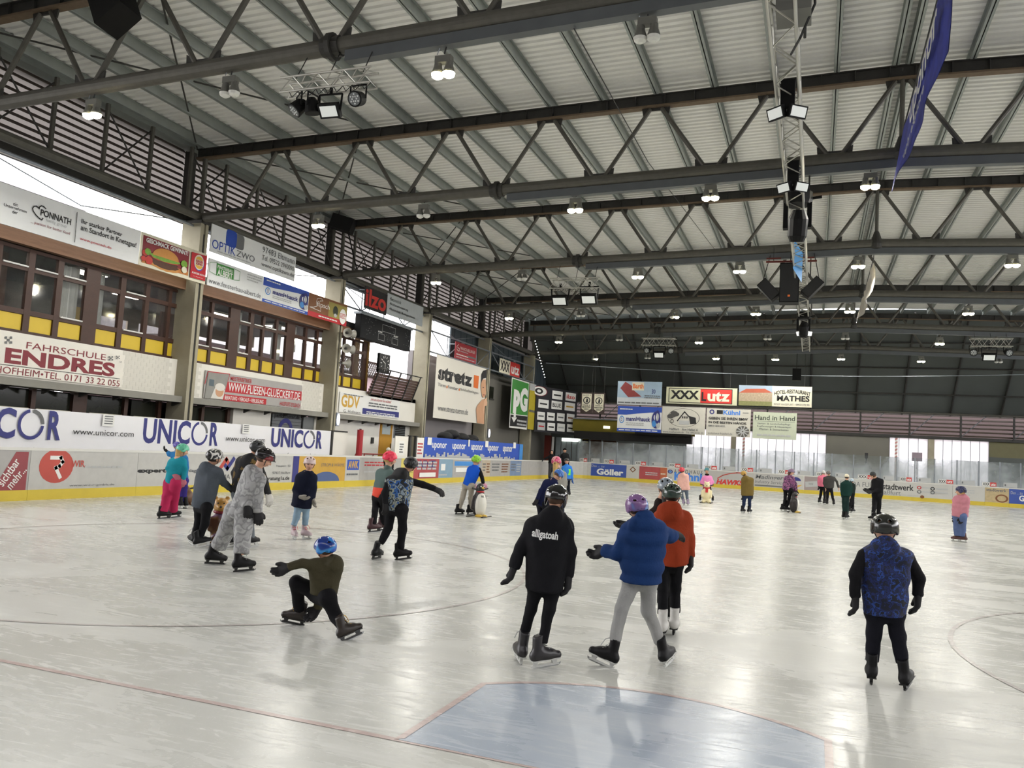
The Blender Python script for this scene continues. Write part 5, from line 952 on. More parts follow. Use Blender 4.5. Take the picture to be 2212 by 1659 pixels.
def hung_rig(ti, p0, p1, label, w=.29, dy=-.35):
    Y = TY[ti]+dy; a = ony(*p0, Y); b = ony(*p1, Y); z = (a[2]+b[2])/2; a[2] = b[2] = z; r = empty('lighting_truss', (a+b)/2, label, 'lighting truss', 'hung lighting trusses')
    boxtruss(r, a, b, w, 7)
    for t in (.12, .5, .88): q = a+(b-a)*t; MB().tube(q+np.array((0, 0, w/2)), (q[0], TY[ti], zb(q[0])-.1), .01, 5).build('sling', BLACK, r)
    mb = MB(); 
    for t in np.linspace(.1, .9, 9): q = a+(b-a)*t; mb.path([q+np.array((0, -.1, -w/2)), q+np.array((.08, -.12, -w/2-.12)), q+np.array((.2, -.1, -w/2))], .008, 4)
    mb.build('cable', BLACK, r); return a, b, Y, z
a, b, Y, z = hung_rig(0, (615, 188), (808, 170), 'aluminium lighting truss hung from the nearest roof truss')
par_light((*(a+(b-a)*.18)[:2], z-.42), (-.4, -.5, -.75), 'black spotlight at the left end of the nearest lighting truss'); par_light((*(a+(b-a)*.34)[:2], z-.45), (.1, .1, -1), 'black can light pointing straight down on the nearest lighting truss', led=False)
panel_light((*(a+(b-a)*.54)[:2], z-.55), (.05, -.75, -.65), 'square LED flood on the nearest lighting truss', 1.05); par_light((*(a+(b-a)*.84)[:2], z-.38), (.0, -.9, -.4), 'round multi-LED spotlight at the right end of the nearest lighting truss')
a, b, Y, z = hung_rig(2, (1190, 616), (1298, 611), 'aluminium lighting truss hung from the third roof truss', .4); panel_light((*(a+(b-a)*.2)[:2], z-.65), (0, -.8, -.6), 'left LED flood on the middle lighting truss', 1.6); panel_light((*(a+(b-a)*.78)[:2], z-.6), (0, -.8, -.6), 'right LED flood on the middle lighting truss', 1.6)
a, b, Y, z = hung_rig(4, (1387, 739), (1460, 739), 'small bright lighting truss before the dark sloping roof', .42); par_light((*(a+(b-a)*.18)[:2], z-.5), (-.2, -.9, -.3), 'left spotlight on the small far lighting truss', 1.3); panel_light((*(a+(b-a)*.52)[:2], z-.75), (0, -.8, -.6), 'LED flood on the small far lighting truss', 1.6); par_light((*(a+(b-a)*.86)[:2], z-.5), (.2, -.9, -.3), 'right spotlight on the small far lighting truss', 1.3)
a, b, Y, z = hung_rig(4, (2095, 739), (2187, 742), 'lighting truss at the far right before the dark roof', .42); par_light((*(a+(b-a)*.1)[:2], z-.5), (-.2, -.9, -.3), 'left spotlight on the far right lighting truss', 1.3); panel_light((*(a+(b-a)*.46)[:2], z-.75), (0, -.8, -.6), 'LED flood on the far right lighting truss', 1.6); par_light((*(a+(b-a)*.9)[:2], z-.5), (.2, -.9, -.3), 'right spotlight on the far right lighting truss', 1.3)
# long truss along the hall with floods, speakers and banner
XT, ZT_ = -.62, 8.55
lt = empty('long_lighting_truss', (XT, 30, ZT_), 'long aluminium lattice truss running along the hall near the ridge', 'lighting truss')
boxtruss(lt, (XT, 9.0, ZT_), (XT, 49.4, ZT_), .38, 60, .028)
for i in range(5): MB().tube((XT+.3, TY[i], ZT_), (XT+.3, TY[i], zb(XT)), .025, 6).build('hanger', DSTEEL, lt)
MB().box((XT-.1, 12.2, ZT_-.05), (XT+.4, 12.75, ZT_+.4)).build('motor_box', M('motor_grey', '#6b6b66', .5), lt); MB().path([(XT+.4, 12.4, ZT_+.9), (XT+.45, 12.4, ZT_+.1), (XT+.25, 12.6, ZT_-.3), (XT+.1, 13.2, ZT_-.25)], .02, 5).build('cable', BLACK, lt)
def along(py, dx=0.):       # point on the truss line seen at image height py
    best = min((abs(pj(XT+dx, y, ZT_-.3)[1]-py), y) for y in np.linspace(9, 49, 600)); return best[1]
def pj(x, y, z):
    d = np.array((x, y, z))-CPOS; w = d@CF; return IMW/2+FPX*(d@CR)/w, IMH/2-FPX*(d@CU)/w
for py, l, sc in ((222, 'pair of LED floods nearest on the long truss', 1.0), (388, 'second pair of LED floods along the long truss', 1.0), (710, 'last pair of LED floods along the long truss', 1.2)):
    y = along(py); r = empty('stage_light', (XT, y, ZT_-.4), l, 'stage light', 'stage lights')
    for s in (-1, 1):
        c = np.array((XT+s*.17, y-.2, ZT_-.55)); d = unit((s*.55, -.75, -.35)); u, w = perp(d); MB().obox(c, u*.17*sc, w*.11*sc, d*.05).build('case', SBLK, r); MB().obox(c+d*.052, u*.145*sc, w*.085*sc, d*.004).build('face', M('led_face'), r)
    MB().box((XT-.12, y-.12, ZT_-.45), (XT+.12, y+.12, ZT_+.1)).build('driver', SBLK, r)
moving_head((XT+.05, along(455), ZT_-.4), 'black moving-head light before the blue hanging sheet', 1.9); moving_head((XT, along(690), ZT_-.5), 'black moving-head light beyond the loudspeakers', 1.6)
# loudspeaker cluster
YS = TY[2]-.9
def cab(p0, p1, ang, label, dep=.5):
    a = ony(*p0, YS); b = ony(*p1, YS); c = (a+b)/2; w, h_ = abs(b[0]-a[0])/2, abs(b[2]-a[2])/2; r = empty('loudspeaker', c, label, 'loudspeaker', 'hanging loudspeakers'); ca, sa = math.cos(ang), math.sin(ang)
    ex = np.array((ca, 0, sa))*w; ez = np.array((-sa, 0, ca))*h_; MB().obox(c, ex, (0, dep/2, 0), ez).build('cabinet', SBLK, r); MB().obox(c-np.array((0, dep/2+.01, 0)), ex*.92, (0, .01, 0), ez*.94).build('grille', M('speaker_grille', '#1a1a1b', .7, bump=.4, bscale=120), r)
    if ang == 0: MB().obox(c-np.array((0, dep/2+.025, 0))-ez*.68, (.04, 0, 0), (0, .004, 0), (0, 0, .035)).build('badge', ORANGE, r)
    MB().tube(c+ez*.9, (c[0], TY[2], zb(c[0])-.1), .015, 5).build('sling', BLACK, r)
cab((1686, 572), (1725, 656), 0, 'tall black loudspeaker at the centre of the hanging cluster', .6); cab((1649, 605), (1672, 650), .75, 'tilted black loudspeaker left of the centre cabinet'); cab((1744, 600), (1766, 645), -.75, 'tilted black loudspeaker right of the centre cabinet')
rb = empty('rigging_bar', (XT, YS, 9), 'rust-red rigging bar above the loudspeakers', 'rigging bar'); q = ony(1655, 566, YS); q2 = ony(1765, 560, YS); MB().bar(q, (q2[0], YS, q[2]), .06, .06).build('bar', M('rust_red'), rb)
for t in (.15, .8): p_ = q+(q2-q)*t; MB().bar((p_[0]-.25, YS, q[2]+.12), (p_[0]+.25, YS, q[2]+.12), .05, .05).build('crossbar', M('rust_red'), rb); MB().tube((p_[0], YS, q[2]), (p_[0], YS, zb(0)-.2), .012, 5).build('sling', BLACK, rb)
solid('loudspeaker', MB().obox(ony(243, 22, TY[0]-.6)+np.array((0, 0, .15)), (.32, 0, .2), (-.05, .35, 0), (-.2, 0, .42)).tube(ony(243, 5, TY[0]-.6), ony(243, -60, TY[0]), .03, 5), SBLK, 'black loudspeaker at the top left behind a steel diagonal', 'loudspeaker')
solid('loudspeaker', MB().obox(ony(741, 484, TY[2]-.6), (.4, .22, -.1), (-.1, .3, 0), (.1, 0, .28)).tube(ony(745, 470, TY[2]-.6), (-19.3, TY[2], 9.4), .03, 5), SBLK, 'black loudspeaker hanging at the eaves above the second column', 'loudspeaker')
solid('loudspeaker', MB().box((-1.55, TY[5]-.2, 7.5), (-1.0, TY[5]+.2, 8.3)).tube((-1.3, TY[5], 8.3), (-1.3, TY[5], 9.4), .02, 5), SBLK, 'small black loudspeaker hanging low before the dark roof', 'loudspeaker')
# ---------------------------------------------------------------- hanging flags
def flag(name, label, X, ya, yb, z0, z1, mat, fold, slack, tip=0.):
    n, m = 34, 10; vs = []
    for i in range(n+1):
        t = i/n; y = ya+(yb-ya)*t
        for j in range(m+1):
            s_ = j/m; zz = z1-(z1-z0)*s_*(1-tip*t*.6)
            vs.append((X+fold*math.sin(t*9+s_*3)*s_+.35*fold*math.sin(t*23+s_*5)+slack*s_*t, y, zz-.12*math.sin(math.pi*t)*(1-s_)))
    f = [(i*(m+1)+j, (i+1)*(m+1)+j, (i+1)*(m+1)+j+1, i*(m+1)+j+1) for i in range(n) for j in range(m)]
    r = empty(name, (X, (ya+yb)/2, z0), label, 'flag'); k = len(vs)
    mb = MB(); mb.add(vs, f); mb.add([(x+.01, y, z) for x, y, z in vs], [tuple(reversed(q)) for q in f]); mb.build('cloth', mat, r, smooth=True); MB().tube((X, ya, z1+.03), (X, yb, z1+.03), .018, 6).build('cord', BLACK, r)
    for y in (ya, yb): k_ = min(TY, key=lambda q: abs(q-y)); MB().tube((X, y, z1+.03), (X, k_, zb(X)), .015, 5).build('cord', BLACK, r)
    return r, vs, m
FBL = Mpat('flag_blue', ['#2c3796', '#26318f', '#303ca4'], 2., 1, sharp=False, rough=.6)
r, vs, m = flag('hanging_flag', 'long blue flag with white lettering hanging edge-on under the ridge', RIDX+.05, 14.6, 22.0, 8.75, 10.45, FBL, .05, -.25)
def flagtext(r, t, X, y0, y1, z0, z1, mat):
    v, f = text_data(t, .02); w = v.max(0); MB().add([(X-.06, y0+(y1-y0)*a/w[0], z0+(z1-z0)*b/w[1]) for a, b in v], [tuple(reversed(q)) for q in f]).build('lettering', mat, r)
flagtext(r, 'uponor', RIDX, 19.6, 15.2, 9.3, 9.9, WHITE); flagtext(r, 'simply explore', RIDX-.05, 20.8, 16.5, 8.9, 9.15, LGREY)
r, vs, m = flag('hanging_flag', 'crumpled white flag hanging edge-on beyond the loudspeakers', RIDX-.05, 31.6, 38.8, 8.2, 9.35, M('flag_white', '#c9c4bd', .7, var=.15), .09, -.2)
bs = ony(1722, 552, YS-2.2); r = empty('hanging_sheet', bs, 'light blue sheet hanging above the loudspeakers', 'flag'); q = [ony(*p, YS-2.2) for p in ((1712, 511), (1734, 538), (1731, 602), (1713, 580))]
MB().prism([p+np.array((0, .6*(k in (1, 2)), 0)) for k, p in enumerate(q)], (0, .02, 0)).build('cloth', M('sheet_blue', '#4b93cf', .6), r); MB().tube(q[0], q[0]+np.array((0, 0, .7)), .01, 5).build('cord', BLACK, r)
# thin cables across the hall
solid('cable', MB().path([ony(1240, 62, TY[0]), ony(1400, 350, TY[1]), ony(1560, 560, TY[3])], .012, 5), BLACK, 'thin cable slanting from the nearest truss to the far lamps', 'cable')
gn = empty('hockey_goal', (-19.2, 33.2, 0), 'spare hockey goal with red frame standing behind the boards', 'goal')
GRED = M('goal_red', '#a82c28', .4)
MB().path([(-19.0, 32.4, 0), (-19.0, 32.4, 1.22), (-19.0, 34.2, 1.22), (-19.0, 34.2, 0)], .03, 8).build('frame', GRED, gn); MB().path([(-19.0, 32.4, 1.22), (-19.5, 32.5, 1.2), (-19.9, 32.6, 0), (-19.9, 34.0, 0), (-19.5, 34.1, 1.2), (-19.0, 34.2, 1.22)], .02, 6).build('rear_frame', GRED, gn)
mb = MB()
for i in range(15): y = 32.45+.12*i; mb.path([(-19.0, y, 1.22), (-19.5, y, 1.2), (-19.9, y, 0)], .006, 3)
for i in range(8): mb.tube((-19.55-.045*i, 32.5, 1.1-.15*i), (-19.55-.045*i, 34.1, 1.1-.15*i), .006, 3)
tag(mb.build('net', M('net_white', '#c6c4be', .8), gn), kind='stuff')
# ---------------------------------------------------------------- people: implicit surfaces turned into smooth continuous meshes
def snet(fn, lo, hi, h):
    lo = np.asarray(lo, float); n = np.maximum(3, np.ceil((np.asarray(hi)-lo)/h).astype(int)+1)
    g = np.stack(np.meshgrid(*[lo[i]+h*np.arange(n[i]) for i in range(3)], indexing='ij'), -1)
    Fv = fn(g.reshape(-1, 3)).reshape(n); nc = n-1; tot = int(nc.prod()); acc = np.zeros((tot, 3)); cnt = np.zeros(tot); quads = []
    for a in range(3):
        s0 = [slice(None)]*3; s1 = [slice(None)]*3; s0[a] = slice(None, -1); s1[a] = slice(1, None); F0 = Fv[tuple(s0)]; F1 = Fv[tuple(s1)]
        idx = np.argwhere((F0 < 0) != (F1 < 0))
        if not len(idx): continue
        f0 = F0[tuple(idx.T)]; f1 = F1[tuple(idx.T)]; pos = idx.astype(float); pos[:, a] += f0/(f0-f1); b, c = (a+1) % 3, (a+2) % 3; cells = []; ok = np.ones(len(idx), bool)
        for db, dc in ((0, 0), (1, 0), (1, 1), (0, 1)):
            q = idx.copy(); q[:, b] -= db; q[:, c] -= dc; v = ((q >= 0) & (q < nc)).all(1); ok &= v; fl = (q[:, 0]*nc[1]+q[:, 1])*nc[2]+q[:, 2]; cells.append(fl)
            for k in range(3): acc[:, k] += np.bincount(fl[v], pos[v, k], tot)
            cnt += np.bincount(fl[v], minlength=tot)
        Q = np.stack(cells, 1)[ok]; fl = f0[ok] < 0; Q[~fl] = Q[~fl][:, ::-1]; quads.append(Q)
    used = cnt > 0; ids = np.full(tot, -1); ids[used] = np.arange(used.sum()); V_ = lo+h*acc[used]/cnt[used][:, None]
    return V_, (ids[np.concatenate(quads)] if quads else np.zeros((0, 4), int))
def cap(P, a, b, ra, rb=None):
    rb = ra if rb is None else rb; a = np.asarray(a, float); b = np.asarray(b, float); d = b-a; L = d@d
    t = np.clip(((P-a)@d)/L, 0, 1) if L > 1e-9 else np.zeros(len(P)); return np.linalg.norm(P-a-t[:, None]*d, axis=1)-(ra+(rb-ra)*t)
def elp(P, c, r, Rm=None):
    q = P-np.asarray(c, float)
    if Rm is not None: q = q@np.asarray(Rm)      # columns of Rm are local axes
    r = np.asarray(r, float); k = np.linalg.norm(q/r, axis=1); return (k-1)*r.min()
def smin(a, b, k):
    h = np.clip(.5+.5*(b-a)/k, 0, 1); return b+(a-b)*h-k*h*(1-h)
def sall(ds, k):
    d = ds[0]
    for e in ds[1:]: d = smin(d, e, k)
    return d
def wob(P, sd, f=14., a=.006):
    r = np.random.RandomState(sd); o = np.zeros(len(P))
    for i in range(5): w = r.randn(3)*f*(.6+.3*i); o += np.sin(P@w+r.rand()*6)/(1+.6*i)
    return a*o/2
def bounds(pts, pad): a = np.array(pts); return a.min(0)-pad, a.max(0)+pad
def meshobj(name, V_, F_, mat, parent, base):
    me = bpy.data.meshes.new(name); me.from_pydata((V_-base).tolist(), [], F_.tolist()); me.update(); return link(name, me, mat, parent, smooth=True)
SKIN = M('skin', '#c89a80', .55, var=.06, scale=12); DSK = M('skin_dark_hair', '#2a2019', .8)
HAIRS = dict(brown=M('hair_brown', '#4a3323', .7, var=.3, scale=25), blond=M('hair_blond', '#b2935a', .7, var=.25, scale=25), dark=M('hair_dark', '#1f1815', .7, var=.3, scale=25))
EYE = M('eye_dark', '#231c18', .2); LIP = M('lips', '#a45e55', .5)
_MC = {}
def cached(key, fn, lo, hi, h, mat, smooth=True):
    k = (key, mat.name)
    if k not in _MC:
        if key not in _MC: _MC[key] = snet(fn, lo, hi, h)
        V_, F_ = _MC[key]; me = bpy.data.meshes.new(key); me.from_pydata(V_.tolist(), [], F_.tolist()); me.update(); me.materials.append(mat)
        if smooth: me.shade_smooth()
        _MC[k] = me
    return _MC[k]
def place(name, me, parent, pos, Rm, sc):
    o = bpy.data.objects.new(name, me); COL.objects.link(o); o.parent = parent
    m = Matrix([[float(Rm[i][j]*sc) for j in range(3)]+[float(pos[i])] for i in range(3)]+[[0, 0, 0, 1]]); o.matrix_local = m; return o
def hand_fn(P):                      # +x fingers, +y thumb side, -z palm; unit hand 0.15 m long
    ds = []
    for i, (y, L, kx) in enumerate(((.03, .072, .078), (.01, .08, .082), (-.011, .073, .078), (-.031, .056, .07))):
        ds.append(cap(P, (.0, y*.6, 0), (kx, y, 0), .0155, .0135)); 
    d = sall(ds, .02); fs = []
    for i, (y, L, kx) in enumerate(((.03, .066, .078), (.01, .074, .082), (-.011, .068, .078), (-.031, .052, .07))):
        a = np.array((kx, y, 0)); b = a+np.array((L*.5, y*.12, -L*.22)); c = b+np.array((L*.3, y*.05, -L*.42)); fs.append(np.minimum(cap(P, a, b, .0115, .0105), cap(P, b, c, .0105, .0085)))
    f = fs[0]
    for e in fs[1:]: f = np.minimum(f, e)
    d = smin(d, f, .006); a, b, c = np.array((.018, .022, -.004)), np.array((.055, .058, -.018)), np.array((.085, .064, -.03))
    return smin(d, np.minimum(cap(P, a, b, .016, .0125), cap(P, b, c, .0125, .009)), .012)
def glove_fn(P): return hand_fn(P)-.0055
def boot_fn(P):
    d = sall([cap(P, (-.085, 0, .1), (.02, 0, .098), .044, .044), cap(P, (.0, 0, .1), (.115, 0, .088), .044, .036), cap(P, (-.06, 0, .12), (-.045, 0, .27), .042, .046), cap(P, (-.02, 0, .13), (.05, 0, .11), .045, .04)], .03)
    d = np.maximum(d, P[:, 2]-.262-.25*(P[:, 0]+.05)); d = np.maximum(d, .066-P[:, 2]); return d
def skate_parts(sc):
    return None
_hold = MB(); _hold.prism([(-.1, -.012, .07), (-.055, -.012, .07), (-.07, -.012, .02), (-.095, -.012, .02)], (0, .024, 0)).prism([(.055, -.012, .07), (.115, -.012, .07), (.1, -.012, .02), (.07, -.012, .02)], (0, .024, 0)).prism([(-.115, -.009, .012), (.125, -.009, .012), (.12, -.009, .03), (-.11, -.009, .03)], (0, .018, 0)).box((-.115, -.038, .06), (.13, .038, .07))
_blade = MB(); _blade.prism([(-.12, -.002, .015), (-.11, -.002, .0), (.115, -.002, .0), (.14, -.002, .012), (.145, -.002, .03), (.12, -.002, .02)], (0, .004, 0))
_lace = MB()
for i in range(5): _lace.tube((.055-.02*i, -.03, .125+.026*i), (.05-.02*i, .03, .125+.026*i), .005, 5)
_lace.path([(-.0, .01, .25), (.03, .04, .23), (.05, .05, .17)], .004, 4)
def mbmesh(key, mb, mat):
    k = (key, mat.name)
    if k not in _MC: me = bpy.data.meshes.new(key); me.from_pydata(mb.v, [], mb.f); me.update(); me.materials.append(mat); _MC[k] = me
    return _MC[k]
M('boot_black', '#0f0f11', .5, var=.3, spec=.25)
STEELB = M('blade_steel', '#9a9c9c', .25, .8); HOLDW = M('holder_white', '#c9cac6', .4); HOLDB = M('holder_black', '#1a1a1a', .4)
def skate(root, base, G, up, toe, sc, boot, hold, lace):
    up = unit(up); x = unit(np.asarray(toe)-up*(np.asarray(toe)@up)); y = np.cross(up, x); Rm = np.stack([x, y, up], 1)
    o = place('skate_boot', cached('skate_boot', boot_fn, (-.15, -.07, .05), (.17, .07, .32), .009, boot), root, G-base, Rm, sc)
    for nm, mb, mt in (('blade_holder', _hold, hold), ('blade', _blade, STEELB), ('laces', _lace, lace)):
        c = bpy.data.objects.new(nm, mbmesh(nm, mb, mt)); COL.objects.link(c); c.parent = o
def place_hand(root, base, W, d, thumb, sc, mat, glove):
    x = unit(d); y = np.asarray(thumb, float); y = y-x*(y@x); y = unit(y) if np.linalg.norm(y) > 1e-3 else perp(x)[0]; z = np.cross(x, y); Rm = np.stack([x, y, z], 1)
    return place('glove' if glove else 'hand', cached('glove' if glove else 'hand', glove_fn if glove else hand_fn, (-.04, -.075, -.075), (.19, .1, .05), .006, mat), root, W-base, Rm, sc)
GBLK = M('glove_black', '#141316', .8, var=.2)
PN = 0
def person(label, v, J, psi=0., top=None, legs=None, helmet=('bike', None), boot=None, hold=None, lace=None, sleeve=None, glove=GBLK, hair='brown', hood=.0, puff=0, dz={}, far=0, wide=1., face=False, tilt=0., D=None, lift={}, fl=None, fr=None, hoodup=None, longhair=0, scarf=None, hscale=1., armr=1., legr=1., hemcut=True, hsk=1., group=None, strap=True):
    """J: picture positions of the joints (head has a radius); psi: heading, 0 = away from the viewer, 90 = to the right"""
    global PN; PN += 1
    px = {k: v(*q[:2]) for k, q in J.items()}; G = {}
    for s in 'lr':
        if 'b'+s in px: G[s] = onz(*px['b'+s], lift.get(s, 0.))
    D0 = D if D else float(np.mean([depth(g) for g in G.values()])); m = D0/FPX; sv = v(1, 0)[0]-v(0, 0)[0]; hr = J['hd'][2]*sv*m; W = {}
    for s in 'lr':
        if s not in G: G[s] = None
    gpos = [g for g in G.values() if g is not None]; base = np.mean(gpos, 0) if gpos else atd(*px['hd'], D0)*np.array((1, 1, 0)); base = base.copy(); base[2] = 0
    if gpos:
        stat = (max(px['b'+s][1] for s in 'lr' if G[s] is not None)-px['hd'][1])*m+hr
    else: stat = 1.4
    h = (hscale if hscale > 1.01 else min(1.85, max(1.0, stat))); sc = h/1.38
    dv = base-CPOS; dv[2] = 0; dv = unit(dv); rt = np.array((dv[1], -dv[0], 0)); ps = math.radians(psi); hd = math.cos(ps)*dv+math.sin(ps)*rt; sd = np.array((hd[1], -hd[0], 0))   # heading, body right
    prof = abs(math.sin(ps)) > .6
    def P(k):
        if k[0] == 't': k0 = 'w'+k[1]; off = dz.get(k, dz.get(k0, (.11*sc if k[1] == 'l' else -.11*sc) if prof else 0.)); return atd(*px[k], D0+off)
        off = dz.get(k, (.11*sc if k[-1] == 'l' else -.11*sc) if prof and k[0] in 'sewh' and k[:2] not in ('hd', 'hm') else 0.)
        if k[0] in 'ka' and k not in dz:
            g = G[k[-1]]; d_ = depth(g) if g is not None else D0; off = (d_-D0)*(1 if k[0] == 'a' else .55)
        return atd(*px[k], D0+off)
    J3 = {k: P(k) for k in px if k not in ('bl', 'br')}
    ms = (J3['sl']+J3['sr'])/2; mh = (J3['hml']+J3['hmr'])/2; H = J3['hd']
    nk = J3.get('nk', ms+(H-ms)*.3)
    root = empty('person', base, label, 'person', group); R = hr*.8*hsk
    vox = (.016 if far == 0 else .022 if far == 1 else .036)*max(1., sc*.9)
    # head frame
    up = unit(unit(H-ms)+np.array((0, 0, 1.2))); fw = unit(hd-up*(hd@up)); fw = unit(fw*math.cos(tilt)-up*math.sin(tilt)); up = unit(up-fw*(up@fw)); rg = np.cross(fw, up); HM = np.stack([rg, fw, up], 1)
    def hl(x, y, z): return H+R*(rg*x+fw*y+up*z)
    chin = hl(0, .2, -1.0)
    def head_fn(Q):
        d = elp(Q, H, (.86*R, 1.02*R, R), HM); d = smin(d, elp(Q, hl(0, .28, -.62), (.62*R, .68*R, .6*R), HM), .3*R)
        d = smin(d, cap(Q, hl(0, 1.0, -.18), hl(0, 1.16, -.5), .09*R, .15*R), .12*R)
        for s in (-1, 1):
            d = smin(d, elp(Q, hl(.9*s, -.05, -.35), (.1*R, .2*R, .28*R), HM), .08*R); d = -smin(-d, elp(Q, hl(.36*s, 1.04, -.2), (.2*R, .16*R, .12*R), HM), .08*R)
            d = smin(d, elp(Q, hl(.45*s, .75, -.55), (.22*R, .2*R, .2*R), HM), .15*R)
        d = -smin(-d, elp(Q, hl(0, .99, -.83), (.26*R, .1*R, .035*R), HM), .03*R)
        return smin(d, cap(Q, hl(0, -.15, -.5), nk, .5*R, .55*R), .2*R)
    lo, hi = bounds([H, nk], 1.35*R); V1, F1 = snet(head_fn, lo, hi, max(R/(11 if face else 7), .006))
    ra, rw, rth, rk, ran = .0285*h*armr, .0265*h*armr, .045*h*legr, .035*h*legr, .029*h*legr
    mhb = ms+(mh-ms)*.72; limbs = [(ms, mhb, .055*h, .05*h), (nk, ms, .035*h, .05*h)]
    for s in 'lr':
        if 'w'+s in J3: limbs += [(J3['s'+s], J3['e'+s], ra*.6, ra*.55), (J3['e'+s], J3['w'+s], ra*.55, rw*.5), (ms, J3['s'+s], .05*h, ra*.6)]
        if 'a'+s in J3: limbs += [(J3['h'+s], J3['k'+s], rth*.6, rk*.6), (J3['k'+s], J3['a'+s], rk*.6, ran*.55), (mhb, J3['h'+s], .045*h, rth*.55)]
    pts = [q for l in limbs for q in l[:2]]; lo, hi = bounds(pts, .1*h)
    V2, F2 = snet(lambda Q: sall([cap(Q, *l) for l in limbs], .02*h), lo, hi, max(.03, vox*1.6))
    Vb = np.concatenate([V1, V2]); Fb = np.concatenate([F1, F2+len(V1)]); body = meshobj('body', Vb, Fb, SKIN, root, base)
    if face:
        for s in (-1, 1): MB().ell(hl(.36*s, .93, -.2), (.13*R, .06*R, .085*R), 8, 6, HM).build('eye', EYE, root, True)
        MB().ell(hl(0, .955, -.84), (.22*R, .07*R, .05*R), 8, 6, HM).build('mouth', LIP, root, True)
    # upper garment
    tk = .085*h*(1.12 if puff else 1.0); ax = unit(mh-ms); lat = unit(J3['hmr']-J3['hml']) if np.linalg.norm(J3['hmr']-J3['hml']) > .02 else rt
    def inset(q, sgn, r): return q+sgn*lat*r
    wS = np.linalg.norm(J3['sr']-J3['sl'])/2; wH = np.linalg.norm(J3['hmr']-J3['hml'])/2
    tH = min(tk*1.05, max(wH*.95, .05*h)); tS = min(tk*.9, max(wS, .06*h)); sA = ms+(J3['sl']-ms)*.55+ax*tS*.55; sB = ms+(J3['sr']-ms)*.55+ax*tS*.55
    hA = mh-lat*max(0, wH-tH); hB = mh+lat*max(0, wH-tH); L_ = np.linalg.norm(mh-ms); sdn = PN
    nkb = nk-hd*.2*R
    hood = 1+(hood-1)*.4 if hood else 0
    def torso(Q):
        mid = (sA+sB+hA+hB)/4
        d = sall([cap(Q, sA, hA, tS, tH), cap(Q, sB, hB, tS, tH), cap(Q, (sA+sB)/2, (hA+hB)/2, tS, tH), cap(Q, nk+ax*.01*h, ms+ax*.05*h, .046*h, .055*h), cap(Q, ms+(J3['sl']-ms)*.88+ax*.028*h, ms+(J3['sr']-ms)*.88+ax*.028*h, .044*h)], .034*h)
        if hood: d = smin(d, elp(Q, nk-hd*.05*h*hood+ax*.03*h, (.07*h*hood, .042*h*hood, .055*h*hood), np.stack([sd, hd, np.array((0, 0, 1.))], 1)), .03*h)
        t = (Q-ms)@ax
        if puff: d = d-.017*sc*np.abs(np.sin(np.pi*(t-.02)/(.085*h)))
        d = d+wob(Q, sdn, 24/sc, .0075*sc)
        return np.maximum(d, t-L_) if hemcut else d
    def arm(Q, s):
        a, b, c = J3['s'+s], J3['e'+s], J3['w'+s]; k_ = 1.22 if puff else 1.08; d = smin(cap(Q, a+ax*.02*h, b, ra*1.25*k_, ra*1.1*k_), cap(Q, b, c, ra*1.1*k_, rw*1.1*k_), .015*h)
        tt = (Q-a)@unit(c-a)
        if puff: d = d-.007*sc*np.abs(np.sin(np.pi*tt/(.07*h)))
        d = d+wob(Q, sdn+50, 26/sc, .007*sc); e = unit(c-b); return np.maximum(d, (Q-c)@e-.01*h)
    arms = [s for s in 'lr' if 'w'+s in J3]
    if sleeve is None:
        fn = lambda Q: sall([torso(Q)]+[arm(Q, s) for s in arms], .02*h); pts = [J3[k] for k in ('sl', 'sr', 'hml', 'hmr')]+[nk]+[J3[k+s] for k in 'ew' for s in arms]
        lo, hi = bounds(pts, .14*h); meshobj('jacket', *snet(fn, lo, hi, vox), top, root, base)
    else:
        fn = torso; lo, hi = bounds([J3[k] for k in ('sl', 'sr', 'hml', 'hmr')]+[nk], .14*h); meshobj('jacket', *snet(torso, lo, hi, vox), top, root, base)
        for s in arms: lo, hi = bounds([J3['s'+s], J3['e'+s], J3['w'+s]], .09*h); meshobj('sleeve', *snet(lambda Q: arm(Q, s), lo, hi, vox), sleeve, root, base)
    # trousers
    lg = [s for s in 'lr' if 'a'+s in J3]
    if lg and legs is not None:
        def tro(Q):
            ds = [cap(Q, J3['hl'], J3['hr'], .06*h*min(1.1, legr))] if 'hl' in J3 and 'hr' in J3 else []
            for s in lg: ds += [cap(Q, J3['h'+s], J3['k'+s], rth*1.12, rk*1.12), cap(Q, J3['k'+s], J3['a'+s], rk*1.12, ran*1.22)]
            d = sall(ds, .016*h)+wob(Q, sdn+9, 24/sc, .0075*sc)
            for s in lg: e = unit(J3['a'+s]-J3['k'+s]); near = np.linalg.norm(Q-J3['a'+s], axis=1) < .12*h; d = np.where(near, np.maximum(d, (Q-J3['a'+s])@e-.01*h), d)
            return d
        lo, hi = bounds([J3[k+s] for k in 'hka' for s in lg], .12*h); meshobj('trousers', *snet(tro, lo, hi, vox), legs, root, base)
    # hands
    for s in arms:
        if glove == 'none': continue
        d = unit(J3['w'+s]-J3['e'+s]); q = 'f'+s+'d'
        tgt = J3.get('t'+s); d = unit(tgt-J3['w'+s]) if tgt is not None else d
        isg = glove is not None; place_hand(root, base, J3['w'+s]+d*.005, d, hd+np.array((0, 0, .35)) if abs(d@hd) < .8 else np.array((0, 0, 1.)), sc*(1.05 if isg else .95), glove or SKIN, isg)
